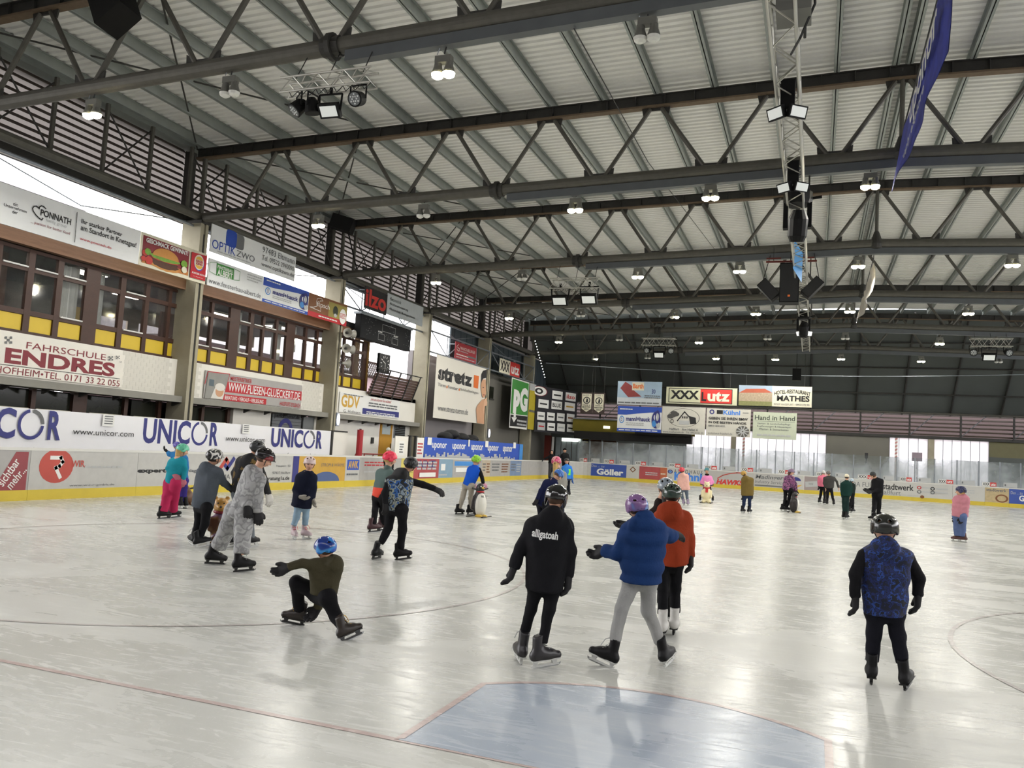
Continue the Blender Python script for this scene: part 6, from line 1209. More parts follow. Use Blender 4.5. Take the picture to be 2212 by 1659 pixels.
    # skates
    for s in 'lr':
        if G[s] is None: continue
        a = {'l': fl, 'r': fr}[s]; a = math.radians(psi if a is None else a); toe = math.cos(a)*dv+math.sin(a)*rt
        upv = J3['a'+s]-G[s] if 'a'+s in J3 else np.array((0, 0, 1.)); upv = unit(unit(upv)+np.array((0, 0, .6)))
        skate(root, base, G[s], upv, toe, sc*.93, boot or M('boot_black'), hold or HOLDW, lace or LGREY)
    # helmet, hair, hood
    kind, hm = helmet
    if kind in ('bike', 'skate', 'hockey'):
        Rh = hr; hc = H+up*.12*R
        def hel(Q):
            q = (Q-hc)@HM; ry = 1.12 if kind == 'bike' else 1.06; k = np.linalg.norm(q/(np.array((.95, ry, .95))*Rh), axis=1); d = (k-1)*Rh*.95
            brim = q[:, 2]+.28*Rh-.18*q[:, 1]*(1 if kind != 'hockey' else -.3); d = -smin(d*-1, brim, .06*Rh) if False else np.maximum(d, -brim)
            if kind == 'hockey':
                for s in (-1, 1): d = smin(d, elp(q, (.82*s*Rh, -.05*Rh, -.45*Rh), (.12*Rh, .3*Rh, .42*Rh)), .08*Rh)
                d = d-.03*Rh*(np.abs(np.sin(q[:, 0]/Rh*6)) > .9)
            if kind == 'bike':
                for x in (-.52, 0, .52): d = np.maximum(d, -cap(q, (x*Rh, -.75*Rh, .62*Rh-.25*abs(x)*Rh), (x*.8*Rh, .72*Rh, .72*Rh-.25*abs(x)*Rh), .115*Rh))
                for s in (-1, 1): d = np.maximum(d, -cap(q, (.95*s*Rh, -.45*Rh, .1*Rh), (.93*s*Rh, .4*Rh, .18*Rh), .12*Rh))
                d = smin(d, elp(q, (0, 1.12*Rh, -.02*Rh), (.55*Rh, .2*Rh, .06*Rh)), .08*Rh)
            if kind == 'skate':
                for x, y in ((-.35, -.75), (.35, -.75), (-.3, .85), (.3, .85)): d = np.maximum(d, -elp(q, (x*Rh, y*Rh, .5*Rh), (.16*Rh, .2*Rh, .08*Rh)))
                for s in (-1, 1): d = smin(d, elp(q, (.8*s*Rh, -.05*Rh, -.32*Rh), (.16*Rh, .4*Rh, .25*Rh)), .1*Rh)
            inner = (np.linalg.norm((q-np.array((0, 0, -.05*Rh)))/(np.array((.82, ry*.87, .8))*Rh), axis=1)-1)*Rh*.8
            return np.maximum(d, -inner) if kind != 'bike' else d
        lo, hi = bounds([hc], 1.4*Rh); meshobj('helmet', *snet(hel, lo, hi, Rh/(11 if far == 0 else 8 if far == 1 else 6)), hm, root, base)
        if far < 2 and strap:
            mb = MB()
            for s in (-1, 1): mb.path([hl(.95*s, .15, -.2), hl(.72*s, .3, -.8), hl(0, .35, -1.28)], .055*R, 5)
            mb.build('chin_strap', BLACK, root)
    elif kind == 'beanie':
        def bn(Q): q = (Q-H)@HM; d = elp(q, (0, -.05*R, .12*R), (1.0*R, 1.1*R, 1.12*R)); return np.maximum(d, -(q[:, 2]-.02*R-.1*q[:, 1]))+wob(Q, sdn, 60, .002)
        lo, hi = bounds([H], 1.5*R); meshobj('beanie', *snet(bn, lo, hi, R/7), hm, root, base)
    if hair:
        hm_ = HAIRS[hair]
        def hf(Q):
            q = (Q-H)@HM; d = elp(q, (0, -.12*R, .03*R), (.95*R, 1.0*R, 1.02*R)); d = np.maximum(d, q[:, 1]-.35*R-.9*np.maximum(0, q[:, 2])); d = np.maximum(d, -(q[:, 2]+.75*R))
            if longhair: d = smin(d, cap(Q, hl(0, -.7, -.3), hl(0, -.85, -.8)+np.array((0, 0, -longhair*.7*h*.2)), .62*R, .4*R), .15*R)
            return d+wob(Q, sdn, 50, .004)
        lo, hi = bounds([H], 1.3*R)
        if longhair: lo[2] -= longhair*.2*h+.6*R
        meshobj('hair', *snet(hf, lo, hi, R/7), hm_, root, base)
    if hoodup is not None:
        def hu(Q): q = (Q-H)@HM; d = smin(elp(q, (0, -.2*R, .0), (1.12*R, 1.15*R, 1.18*R)), cap(Q, H-up*.6*R-fw*.2*R, nk, .95*R, .9*R), .3*R); return np.maximum(d, -elp(q, (0, 1.0*R, -.15*R), (.72*R, .8*R, .85*R)))+wob(Q, sdn, 40, .004)
        lo, hi = bounds([H, nk], 1.5*R); meshobj('hood', *snet(hu, lo, hi, R/7), hoodup, root, base)
    if scarf is not None: 
        lo, hi = bounds([nk], 2*R); meshobj('scarf', *snet(lambda Q: np.maximum(elp(Q, nk+np.array((0, 0, .1*R)), (1.05*R, 1.0*R, .7*R)), -elp(Q, nk+np.array((0, 0, .75*R)), (.6*R, .6*R, .5*R)))+wob(Q, 3, 40, .006), lo, hi, R/6), scarf, root, base)
    return dict(root=root, base=base, torso=fn, hd=hd, rt=rt, J=J3, h=h, m=m, D0=D0, dv=dv, P=lambda x, y, dd=0.: atd(*v(x, y), D0+dd))
def Mband(name, zt_, up_, low, camo=None, scale=9.):
    """garment dyed in two zones: above / below height zt_ (object space)"""
    m = bpy.data.materials.new(name); m.use_nodes = True; nt = m.node_tree; b = nt.nodes['Principled BSDF']; N = nt.nodes.new; L = nt.links.new; b.inputs['Roughness'].default_value = .8
    tc = N('ShaderNodeTexCoord'); sp = N('ShaderNodeSeparateXYZ'); L(tc.outputs['Object'], sp.inputs[0]); g = N('ShaderNodeMath'); g.operation = 'GREATER_THAN'; g.inputs[1].default_value = zt_; L(sp.outputs[2], g.inputs[0])
    mx = N('ShaderNodeMix'); mx.data_type = 'RGBA'; L(g.outputs[0], mx.inputs[0]); mx.inputs[7].default_value = hexc(up_)+[1]; mx.inputs[6].default_value = hexc(low)+[1]
    if camo:
        nz = N('ShaderNodeTexNoise'); nz.inputs['Scale'].default_value = scale; nz.inputs['Detail'].default_value = 2; L(tc.outputs['Object'], nz.inputs['Vector']); rp = N('ShaderNodeValToRGB'); rp.color_ramp.interpolation = 'CONSTANT'; e = rp.color_ramp.elements
        while len(e) < len(camo): e.new(.5)
        for i, c in enumerate(camo): e[i].position = 0 if i == 0 else .36+.3*i/len(camo); e[i].color = hexc(c)+[1]
        L(nz.outputs[0], rp.inputs[0]); L(rp.outputs[0], mx.inputs[6])
    L(mx.outputs[2], b.inputs['Base Color']); MATS[name] = m; return m
def cloth(n, c, **k): return M('cloth_'+n, c, k.pop('rough', .85), var=k.pop('var', .18), scale=k.pop('scale', 9), bump=.2, bscale=60, spec=.15)
CB = cloth('black', '#17171a'); CBP = cloth('black_trousers', '#141417')
W1 = V(1060, 1020, 3.771); W4 = V(1780, 1090, 4.046); W5 = V(570, 960, 3.77); W9 = V(320, 930, 5.184); W16 = V(960, 960, 5.924); W22 = V(1100, 900, 5.53); W26 = V(1440, 980, 6.9125); W30 = V(1740, 980, 5.821)
# --- foreground
p = person('child in a black hoodie with white back print and glossy black helmet', W1, dict(hd=(535, 200, 98), nk=(515, 320), sl=(345, 400), sr=(615, 395), el=(238, 620), er=(648, 640), wl=(190, 770), wr=(635, 845), hml=(292, 955), hmr=(575, 955), hl=(375, 930), hr=(500, 930), kl=(325, 1110), kr=(480, 1115), al=(275, 1330), ar=(420, 1375), bl=(222, 1540), br=(440, 1590)), psi=12, top=CB, legs=CBP, helmet=('hockey', M('helmet_gloss_black', '#0d0d0e', .12, var=.1, coat=.6)), boot=M('boot_black_grey', '#2a282a', .35, var=.5, scale=14), hair='brown', hood=1.0, fl=-15, fr=65, legr=.85, strap=False)
T = text_data('alligatoah', .03)
q0 = p['P'](332, 530); q1 = p['P'](540, 560); vv, ff = T; w = vv.max(0); ux = unit(q1-q0); Lx = np.linalg.norm(q1-q0); uz = np.array((0, 0, 1.)); uz = unit(uz-ux*(uz@ux)); Q = q0-p['dv']*.35+np.outer(vv[:, 0]/w[0]*Lx, ux)+np.outer(vv[:, 1]/w[1]*.085, uz)
for _ in range(40): d = p['torso'](Q)-.004; Q = Q+p['dv']*np.clip(d, -.02, .05)[:, None]*.8
meshobj('back_print', Q, np.zeros((0, 4), int), WHITE, p['root'], p['base']) if False else MB().add(Q, ff).build('back_print', WHITE, p['root'])
p_ = p; MB().path([p['P'](600, 330, -.1), p['P'](635, 380, -.12), p['P'](665, 460, -.12)], .007, 5).build('loose_strap', BLACK, p['root'])
JB = cloth('royal_blue', '#1b3563')
person('child in a quilted blue jacket and grey trousers with purple-blue helmet', W1, dict(hd=(1190, 278, 98), nk=(1225, 370), sl=(1125, 460), sr=(1365, 440), el=(1035, 660), er=(1455, 520), wl=(935, 640), wr=(1490, 515), tl=(890, 660), tr=(1560, 510), hml=(1078, 885), hmr=(1372, 885), hl=(1150, 880), hr=(1290, 880), kl=(1062, 1110), kr=(1285, 1130), al=(1010, 1365), ar=(1372, 1375), bl=(905, 1575), br=(1455, 1568)), psi=-20, top=JB, legs=cloth('grey_jersey', '#9a9a98'), helmet=('skate', Mpat('helmet_galaxy', ['#4f5fa0', '#4a86c4', '#6a588c', '#7c5a8a'], 7, 1.5, rough=.2, sharp=False)), hair='brown', puff=1, hood=1.2, dz=dict(er=.15, wr=.25, tr=.35, el=.0, wl=.12, tl=.15), fl=-75, fr=25, face=False)
person('child in an orange jacket with dark green vented helmet and white skates', W1, dict(hd=(1478, 178, 86), nk=(1465, 275), sl=(1370, 350), sr=(1590, 345), el=(1352, 520), er=(1622, 520), wl=(1365, 640), wr=(1628, 680), hml=(1370, 745), hmr=(1600, 750), hl=(1400, 750), hr=(1510, 750), kl=(1402, 950), kr=(1505, 950), al=(1405, 1150), ar=(1502, 1130), bl=(1405, 1335), br=(1495, 1312)), psi=5, top=cloth('burnt_orange', '#8c351b'), legs=CBP, helmet=('bike', M('helmet_dark_green', '#26382f', .2, var=.3, scale=20, coat=.4)), boot=M('boot_white', '#cfcdc8', .5, var=.2, scale=15), hold=HOLDB, hair='dark', hood=1.5, glove=GBLK, legr=.95)
person('dark-haired child with grey helmet, mostly hidden behind the orange jacket', W1, dict(hd=(1425, 120, 74), nk=(1380, 240), sl=(1320, 330), sr=(1450, 330), el=(1220, 400), er=(1480, 480), wl=(1130, 425), wr=(1480, 600), hml=(1350, 680), hmr=(1490, 680), hl=(1390, 700), hr=(1450, 700), kl=(1400, 880), kr=(1450, 880), al=(1400, 1060), ar=(1455, 1060), bl=(1405, 1215), br=(1460, 1215)), psi=-10, top=cloth('dark_brown', '#231a18'), legs=CBP, helmet=('bike', M('helmet_grey_blue', '#7d8890', .25, coat=.4)), hair='dark', longhair=1.2, dz=dict(el=.0, wl=-.05))
CAMO4 = Mpat('cloth_camo_navy', ['#0e1428', '#14235c', '#101a3a', '#1f3f86', '#0c1020'], 16, 4, rough=.8)
person('child alone at the right in a blue patterned jacket with black sleeves', W4, dict(hd=(530, 205, 122), nk=(535, 310), sl=(350, 415), sr=(728, 415), el=(268, 620), er=(822, 640), wl=(275, 800), wr=(822, 790), tl=(278, 940), tr=(815, 900), hml=(352, 950), hmr=(708, 955), hl=(450, 940), hr=(612, 940), kl=(432, 1140), kr=(645, 1150), al=(420, 1350), ar=(680, 1375), bl=(408, 1552), br=(735, 1605)), psi=0, top=CAMO4, sleeve=CB, legs=cloth('navy_trousers', '#16171f'), helmet=('skate', M('helmet_black_olive', '#191b17', .25, var=.5, scale=10, coat=.4)), boot=M('boot_black', '#1b1a1c', .45, var=.2), hold=HOLDB, hair=None, hood=1.45, puff=0, legr=1.05, fl=-4, fr=14, dz=dict(el=-.02, er=.02))
# crouching child
person('crouching child in an olive parka with blue helmet and outstretched arm', W5, dict(hd=(500, 842, 92), nk=(540, 930), sl=(420, 955), sr=(590, 985), el=(310, 965), er=(470, 1200), wl=(205, 998), wr=(440, 1330), tl=(100, 1050), tr=(380, 1415), hml=(395, 1190), hmr=(585, 1245), hl=(440, 1215), hr=(520, 1250), kl=(262, 1120), kr=(590, 1400), al=(290, 1335), ar=(660, 1500), bl=(240, 1470), br=(712, 1590)), psi=-50, top=cloth('olive', '#3f3b2b'), legs=CBP, helmet=('skate', Mpat('helmet_blue_swirl', ['#1d4fae', '#2a66c8', '#3a8fd0', '#16337e'], 6, 1, rough=.15, sharp=False)), boot=M('boot_black_orange', '#241c16', .4, var=.8, scale=18), hold=HOLDB, hair='brown', hood=1.2, hscale=1.36, fl=-85, fr=70, lace=GOLD, dz=dict(sl=-.05, sr=.08, el=-.1, wl=-.12, tl=-.12, er=.2, wr=.2, tr=.2, kl=.05, kr=-.12, hd=.02), lift=dict(), legr=1.12, hsk=.95)
CAM6 = Mband('cloth_camo_jacket', 1.24, '#131315', '#20406a', ['#101318', '#23508c', '#8a8f86', '#14202c', '#7a8794'], 9)
person('child in a camouflage jacket with arm stretched to the right', W5, dict(hd=(1195, 160, 60), nk=(1150, 220), sl=(1020, 280), sr=(1195, 285), el=(985, 400), er=(1300, 330), wl=(990, 480), wr=(1388, 362), tr=(1440, 385), hml=(988, 530), hmr=(1175, 535), hl=(1040, 530), hr=(1125, 530), kl=(1012, 680), kr=(1130, 690), al=(955, 800), ar=(1110, 840), bl=(912, 935), br=(1130, 942)), psi=45, top=CAM6, sleeve=CB, legs=CBP, helmet=('skate', M('helmet_matt_black', '#1b1b1d', .4)), hoodup=None, hood=1.5, hair='dark', far=1, fl=30, fr=85, hold=HOLDB, dz=dict(sl=-.12, el=-.16, wl=-.16, sr=.08, er=.12, wr=.15, tr=.15), legr=1.05)
M7 = Mband('cloth_teal_coral', .88, '#4c5f5c', '#d8452f')
person('child with neon pink helmet in a grey-green jacket with coral hem', W5, dict(hd=(1025, 112, 58), nk=(1015, 175), sl=(945, 215), sr=(1045, 225), el=(918, 320), er=(1040, 330), wl=(938, 400), wr=(1020, 400), hml=(885, 425), hmr=(1008, 432), hl=(918, 430), hr=(980, 430), kl=(905, 545), kr=(965, 545), al=(893, 650), ar=(972, 650), bl=(897, 715), br=(968, 702)), psi=70, top=M7, legs=CBP, helmet=('skate', M('helmet_neon_pink', '#e0304f', .35)), far=1, hair='blond', face=True, boot=M('boot_maroon', '#3b1a20', .4, var=.4), hold=HOLDB, legr=1.05)
p8_ = person('girl in a long navy coat and light jeans facing the viewer', W5, dict(hd=(372, 152, 54), nk=(365, 225), sl=(290, 250), sr=(410, 255), el=(255, 370), er=(408, 350), wl=(292, 425), wr=(400, 435), tl=(340, 445), tr=(400, 490), hml=(222, 510), hmr=(385, 512), hl=(285, 500), hr=(342, 500), kl=(268, 590), kr=(340, 590), al=(245, 655), ar=(335, 650), bl=(248, 772), br=(345, 770)), psi=172, top=cloth('navy_coat', '#131728'), legs=M('denim_light', '#7e97ab', .8, var=.2, scale=14), helmet=('bike', M('helmet_pale_pink', '#c8b2ae', .3)), far=1, face=True, hair='blond', hood=1.4, glove=M('mitten_grey', '#8f8a82', .9, var=.2), boot=M('boot_white_pink', '#b9a7ab', .5, var=.4, scale=14), lace=RED, dz=dict(el=-.05, wl=-.16, tl=-.16), fl=165, fr=140)
# --- group at the left
ON9 = Mpat('cloth_grey_tie_dye', ['#8f8f8f', '#a9a9a8', '#767678', '#9a9a9a'], 7, 2.5, sharp=False)
person('child in a grey tie-dye onesie with black and red helmet striding right', W9, dict(hd=(1305, 300, 104), nk=(1225, 430), sl=(1130, 480), sr=(1255, 510), el=(1085, 690), er=(1225, 720), wl=(1110, 850), wr=(1225, 905), tl=(1120, 930), tr=(1240, 1010), hml=(895, 960), hmr=(1150, 990), hl=(970, 900), hr=(1090, 920), kl=(905, 1070), kr=(1065, 1110), al=(790, 1290), ar=(1045, 1370), bl=(735, 1502), br=(1065, 1585)), psi=80, top=ON9, legs=ON9, helmet=('bike', Mpat('helmet_black_red', ['#141214', '#181416', '#1b1517', '#6e1f24'], 5, 1, rough=.12)), hair='brown', hood=1.35, far=0, legr=1.75, armr=1.25, face=True, fl=78, fr=84, hold=HOLDB, tilt=.25, dz=dict(sl=.1, el=.05, wl=-.2, tl=-.2, hl=.07, hr=-.07))
person('child in a black printed hoodie behind the grey onesie', W9, dict(hd=(1222, 195, 84), nk=(1170, 300), sl=(1040, 320), sr=(1230, 330), el=(965, 470), er=(1305, 590), wl=(985, 620), wr=(1345, 715), tr=(1365, 800), hml=(920, 690), hmr=(1190, 700), hl=(1000, 700), hr=(1120, 700), kl=(985, 950), kr=(1145, 960), al=(950, 1200), ar=(1150, 1200), bl=(945, 1305), br=(1150, 1308)), psi=50, top=Mpat('cloth_black_gold_print', ['#131214', '#131214', '#17161a', '#15140f', '#6d5628'], 9, 3), legs=cloth('slate', '#6f757a'), helmet=('bike', M('helmet_charcoal', '#2a2c2e', .3, var=.3)), glove=M('glove_white', '#c4c1bb', .8), hair='dark', hood=1.1, far=1, dz=dict(er=-.05, wr=-.1, tr=-.1), face=True)
person('child in a slate-grey winter jacket with black and white vented helmet', W9, dict(hd=(742, 292, 90), nk=(700, 390), sl=(590, 440), sr=(795, 440), el=(545, 640), er=(850, 590), wl=(575, 790), wr=(915, 640), hml=(482, 860), hmr=(728, 865), hl=(570, 860), hr=(660, 860), kl=(560, 1050), kr=(635, 1050), al=(505, 1190), ar=(580, 1215), bl=(480, 1278), br=(612, 1308)), psi=55, top=cloth('slate_jacket', '#4b5159'), legs=CBP, helmet=('bike', Mpat('helmet_white_black', ['#1a1a1a', '#d2d0cb', '#26262a', '#c9c7c2'], 9, 0, stretch=(1, 1, .3), rough=.2)), hair='dark', hood=1.5, far=1, face=True, glove=GBLK, dz=dict(er=.1, wr=.2), fl=-20, fr=80)
person('girl with mint helmet in a turquoise jacket and pink ski trousers', W9, dict(hd=(385, 215, 68), nk=(345, 300), sl=(268, 335), sr=(395, 330), el=(228, 425), er=(415, 430), wl=(290, 488), wr=(395, 545), hml=(195, 575), hmr=(362, 582), hl=(245, 580), hr=(318, 580), kl=(212, 740), kr=(292, 745), al=(170, 900), ar=(278, 900), bl=(172, 990), br=(292, 980)), psi=75, top=cloth('turquoise', '#1f8291'), legs=cloth('raspberry', '#a82850'), helmet=('skate', M('helmet_mint', '#5cb595', .3)), hair='blond', longhair=.5, far=1, face=True, glove=M('mitten_rose', '#a85f6c', .9), hold=HOLDB, legr=1.6, dz=dict(el=-.12, wl=-.16, sl=-.05))
person('small child with purple helmet and blue jacket reaching for the boards', W9, dict(hd=(322, 168, 42), nk=(330, 220), sl=(280, 250), sr=(415, 300), el=(240, 270), er=(432, 420), wl=(225, 245), wr=(405, 560), tl=(185, 215), hml=(330, 560), hmr=(440, 560), hl=(360, 560), hr=(410, 560), kl=(350, 680), kr=(405, 680), al=(345, 800), ar=(400, 800), bl=(345, 872), br=(400, 872)), psi=-40, top=cloth('mid_blue', '#2f6fa5'), legs=cloth('indigo', '#3a2f7a'), helmet=('skate', Mpat('helmet_purple_mix', ['#5a4f9c', '#7e74c0', '#3f4c9a'], 10, 1, rough=.3)), hair='blond', far=1, dz=dict(el=.1, wl=.2, tl=.2))
# --- middle distance
p16 = person('child in a blue and black shirt with lime helmet pushing a penguin', W16, dict(hd=(408, 200, 62), nk=(392, 280), sl=(330, 305), sr=(448, 310), el=(325, 410), er=(478, 420), wl=(348, 505), wr=(496, 500), tl=(390, 540), tr=(520, 545), hml=(235, 515), hmr=(372, 535), hl=(270, 520), hr=(350, 535), kl=(232, 690), kr=(335, 690), al=(193, 815), ar=(335, 825), bl=(188, 897), br=(338, 900)), psi=65, top=cloth('cobalt', '#1c55c4', scale=5), sleeve=CB, legs=cloth('beige', '#a39c90'), helmet=('skate', M('helmet_lime', '#86c02a', .3)), glove=M('glove_pink', '#c08a9c', .85), far=1, face=True, hair='blond', dz=dict(sl=.1, sr=-.1, el=.1, er=-.1, wl=.12, wr=-.12, tl=.12, tr=-.12), boot=M('boot_black', '#1b1a1c', .45, var=.2), hold=HOLDB, legr=1.05)
person('child in a navy jacket with blue helmet bending behind the black hoodie', W16, dict(hd=(1462, 385, 66), nk=(1420, 450), sl=(1310, 470), sr=(1430, 490), el=(1230, 590), er=(1440, 620), wl=(1185, 700), wr=(1430, 740), hml=(1150, 755), hmr=(1330, 790), hl=(1215, 760), hr=(1290, 760), kl=(1230, 900), kr=(1300, 900), al=(1225, 1040), ar=(1310, 1040), bl=(1225, 1130), br=(1320, 1130)), psi=60, top=cloth('navy_jacket', '#171c3c'), legs=cloth('navy_trousers', '#16171f'), helmet=('skate', M('helmet_sky', '#3d6db8', .3)), far=1, hair='brown', hood=1.3, tilt=.4, face=True, dz=dict(sl=-.05, el=-.15, wl=-.15))
person('girl with pink helmet, blond hair and grey coat in the middle distance', W16, dict(hd=(1432, 218, 66), nk=(1460, 310), sl=(1400, 360), sr=(1530, 370), el=(1390, 480), er=(1545, 480), wl=(1395, 560), wr=(1540, 560), hml=(1400, 620), hmr=(1550, 620), hl=(1440, 600), hr=(1510, 600), kl=(1440, 740), kr=(1505, 740), al=(1440, 860), ar=(1505, 860), bl=(1440, 945), br=(1508, 945)), psi=20, top=cloth('grey_coat', '#8d8a84'), legs=cloth('dark_denim', '#2b3040'), helmet=('skate', Mpat('helmet_pink_mix', ['#c23d6a', '#d05a84', '#b8325c', '#c98a8a'], 8, 1, rough=.3)), far=1, hair='blond', longhair=1.3)
M19 = Mband('cloth_neon_split', .72, '#2271c8', '#1d2a3e')
p19 = person('boy in a blue jacket with neon green chest panel', W16, dict(hd=(1565, 212, 36), nk=(1566, 258), sl=(1518, 285), sr=(1615, 285), el=(1505, 370), er=(1635, 370), wl=(1512, 440), wr=(1635, 445), hml=(1520, 460), hmr=(1615, 462), hl=(1548, 450), hr=(1590, 450), kl=(1560, 540), kr=(1592, 545), al=(1575, 620), ar=(1598, 625), bl=(1578, 655), br=(1602, 662)), psi=180, top=M19, legs=cloth('navy_trousers', '#16171f'), helmet=('skate', M('helmet_matt_black', '#1b1b1d', .4)), glove=M('glove_blue', '#1f4f96', .8), far=2, face=True, hair='dark', legr=.85)
q = p19['J']; c = (q['sl']+q['sr'])/2*.45+(q['hml']+q['hmr'])/2*.55-p19['dv']*.13
solid_c = MB().obox(c+np.array((0, 0, .1)), p19['rt']*.15, p19['dv']*.012, (0, 0, .13)).build('chest_panel', M('neon_green', '#7fe03a', .7), p19['root'])
person('hooded dark figure leaning on the corner boards, left of two', W16, dict(hd=(1372, 100, 26), nk=(1370, 128), sl=(1340, 150), sr=(1405, 150), el=(1310, 172), er=(1425, 175), wl=(1280, 188), wr=(1440, 165), hml=(1335, 235), hmr=(1405, 235), hl=(1350, 230), hr=(1385, 230), kl=(1347, 325), kr=(1377, 325), al=(1342, 415), ar=(1366, 415), bl=(1345, 450), br=(1372, 450)), psi=165, top=CB, legs=cloth('charcoal_trousers', '#39393c'), helmet=(None, None), hoodup=CB, far=2, face=True, hair='dark', hsk=1.15, legr=1.1)
person('dark figure with black cap by the corner boards, right of two', W16, dict(hd=(1540, 75, 27), nk=(1540, 105), sl=(1505, 125), sr=(1580, 125), el=(1485, 160), er=(1592, 180), wl=(1460, 165), wr=(1588, 230), hml=(1500, 235), hmr=(1582, 235), hl=(1520, 230), hr=(1560, 230), kl=(1520, 310), kr=(1558, 310), al=(1522, 410), ar=(1556, 410), bl=(1522, 446), br=(1556, 446)), psi=180, top=cloth('charcoal', '#1f2022'), legs=CBP, helmet=('beanie', CB), far=2, face=True, hair='dark', hsk=1.1)
# --- far side
def far_p(label, v, hx, hy, hr, sh, hem, foot, psi, top, legs, helmet, arms=None, **k):
    """small distant skater: shoulders (x0,x1,y), hem (x0,x1,y), feet ((x,y),(x,y))"""
    (s0, s1, sy), (h0, h1, hyy) = sh, hem; (f0, f1) = foot; mid = (h0+h1)/2; w = (h1-h0)*.2; fy = (f0[1]+f1[1])/2
    J = dict(hd=(hx, hy, hr), sl=(s0, sy), sr=(s1, sy), hml=(h0, hyy), hmr=(h1, hyy), hl=(mid-w, hyy-4), hr=(mid+w, hyy-4), kl=((mid-w+f0[0])/2, (hyy+f0[1])/2-4), kr=((mid+w+f1[0])/2, (hyy+f1[1])/2-4), al=(f0[0], f0[1]-(fy-hy)*.12), ar=(f1[0], f1[1]-(fy-hy)*.12), bl=f0, br=f1)
    a = arms or (((s0-6), (sy+hyy)/2, s0-2, hyy-6), ((s1+6), (sy+hyy)/2, s1+2, hyy-6)); J.update(el=a[0][:2], wl=a[0][2:], er=a[1][:2], wr=a[1][2:]); return person(label, v, J, psi, top, legs, helmet, far=2, **k)
HW_ = M('helmet_white', '#c9c9c4', .3)
far_p('skater with white helmet in dark clothes leaning at the far boards', W22, 1305, 520, 22, (1285, 1350, 560), (1300, 1375, 640), ((1335, 745), (1365, 750)), -70, CB, cloth('blue_jeans', '#3c4a60'), ('skate', HW_), (((1265), 570, 1255, 560), (1290, 600, 1270, 570)), hair=None)
far_p('dark skater with pale helmet, front of the group at the far boards', W22, 1605, 552, 24, (1575, 1635, 590), (1570, 1645, 670), ((1580, 765), (1635, 768)), 0, cloth('brown_black', '#2a2320'), cloth('olive_trousers', '#3a3730'), ('skate', M('helmet_pale', '#a8a49a', .4)), hair=None)
far_p('dark skater at the back of the group at the far boards', W22, 1580, 505, 20, (1555, 1610, 535), (1555, 1610, 600), ((1565, 745), (1600, 745)), 180, CB, CBP, ('beanie', CB), hair=None)
far_p('skater in a grey-green jacket, right end of the group at the far boards', W22, 1745, 520, 24, (1725, 1780, 560), (1718, 1785, 660), ((1725, 772), (1765, 778)), -20, cloth('moss', '#4c5147'), cloth('black_blue', '#1b1d26'), ('skate', M('helmet_steel', '#5e6468', .4)), hair=None)
far_p('girl in a pale pink coat with red helmet skating away', W26, 228, 250, 48, (190, 310, 320), (152, 352, 540), ((255, 770), (320, 775)), 15, cloth('blush', '#d3a59a'), cloth('grey_leggings', '#56606e'), ('bike', M('helmet_red', '#bf3040', .35)), hair='dark', hood=1.2, glove=None, boot=M('boot_lilac', '#8c7f96', .5))
far_p('girl in pink with teal helmet pushing a polar bear', W26, 600, 250, 38, (548, 662, 345), (535, 680, 490), ((500, 712), (688, 720)), 180, cloth('candy_pink', '#d985b5'), cloth('dark_brown', '#231a18'), ('skate', Mpat('helmet_teal_mix', ['#2f8a93', '#58aab0', '#246e80'], 10, 1, rough=.3)), ((512, 430, 550, 470), (692, 430, 655, 465)), hair='dark', longhair=1., face=True, scarf=cloth('dark_brown', '#231a18'))
far_p('skater in an olive jacket and blue jeans with gold helmet', W26, 1152, 300, 44, (1140, 1275, 370), (1112, 1292, 625), ((1140, 888), (1238, 893)), 30, cloth('khaki', '#6b5a30'), cloth('dark_blue_jeans', '#1f2a44'), ('skate', M('helmet_gold', '#b08a3e', .35)), hair='dark', hood=1.3)
far_p('woman in a purple flowered jacket pushing a penguin on the far ice', W26, 1862, 270, 46, (1780, 1885, 350), (1725, 1905, 545), ((1748, 862), (1800, 865)), 75, Mpat('cloth_floral', ['#3a2a44', '#2a2030', '#8a4a78', '#4c3158', '#a8708c'], 22, 3), CBP, ('bike', M('helmet_mauve', '#77647a', .35)), ((1800, 460, 1870, 550), (1925, 450, 1935, 555)), hair='brown', longhair=1.6, face=True)
far_p('woman in a pink top with pale cap, left of a dark sweater', W30, 228, 238, 27, (170, 255, 290), (180, 262, 412), ((178, 628), (240, 640)), 25, cloth('pink_top', '#cf6f86'), CBP, ('skate', HW_), hair='dark')
far_p('person in a dark grey sweater with white belt beside the pink top', W30, 290, 243, 30, (240, 360, 300), (248, 352, 432), ((272, 648), (355, 655)), 5, cloth('dark_grey', '#3c3a38'), CBP, ('skate', M('helmet_dull', '#6c6a68', .4)), (((232), 370, 250, 430), (395, 350, 415, 425)), hair='brown', glove=None)
far_p('woman in dark green with cream cap skating on the far ice', W30, 520, 290, 32, (470, 560, 370), (448, 560, 530), ((485, 822), (520, 826)), 25, cloth('bottle_green', '#14302c'), cloth('green_black', '#182b2a'), ('beanie', M('cap_cream', '#cfc6ae', .8)), (((455), 450, 470, 520), (580, 440, 560, 530)), hair='dark', glove=None, hsk=1.1)
far_p('child with white and blue helmet half hidden behind the green-clad woman', W30, 583, 340, 28, (560, 610, 385), (560, 612, 500), ((560, 740), (600, 742)), 30, cloth('black_green', '#1a2422'), CBP, ('skate', M('helmet_white_blue', '#a9bcc8', .3, var=.3)), hair='dark', longhair=.8)
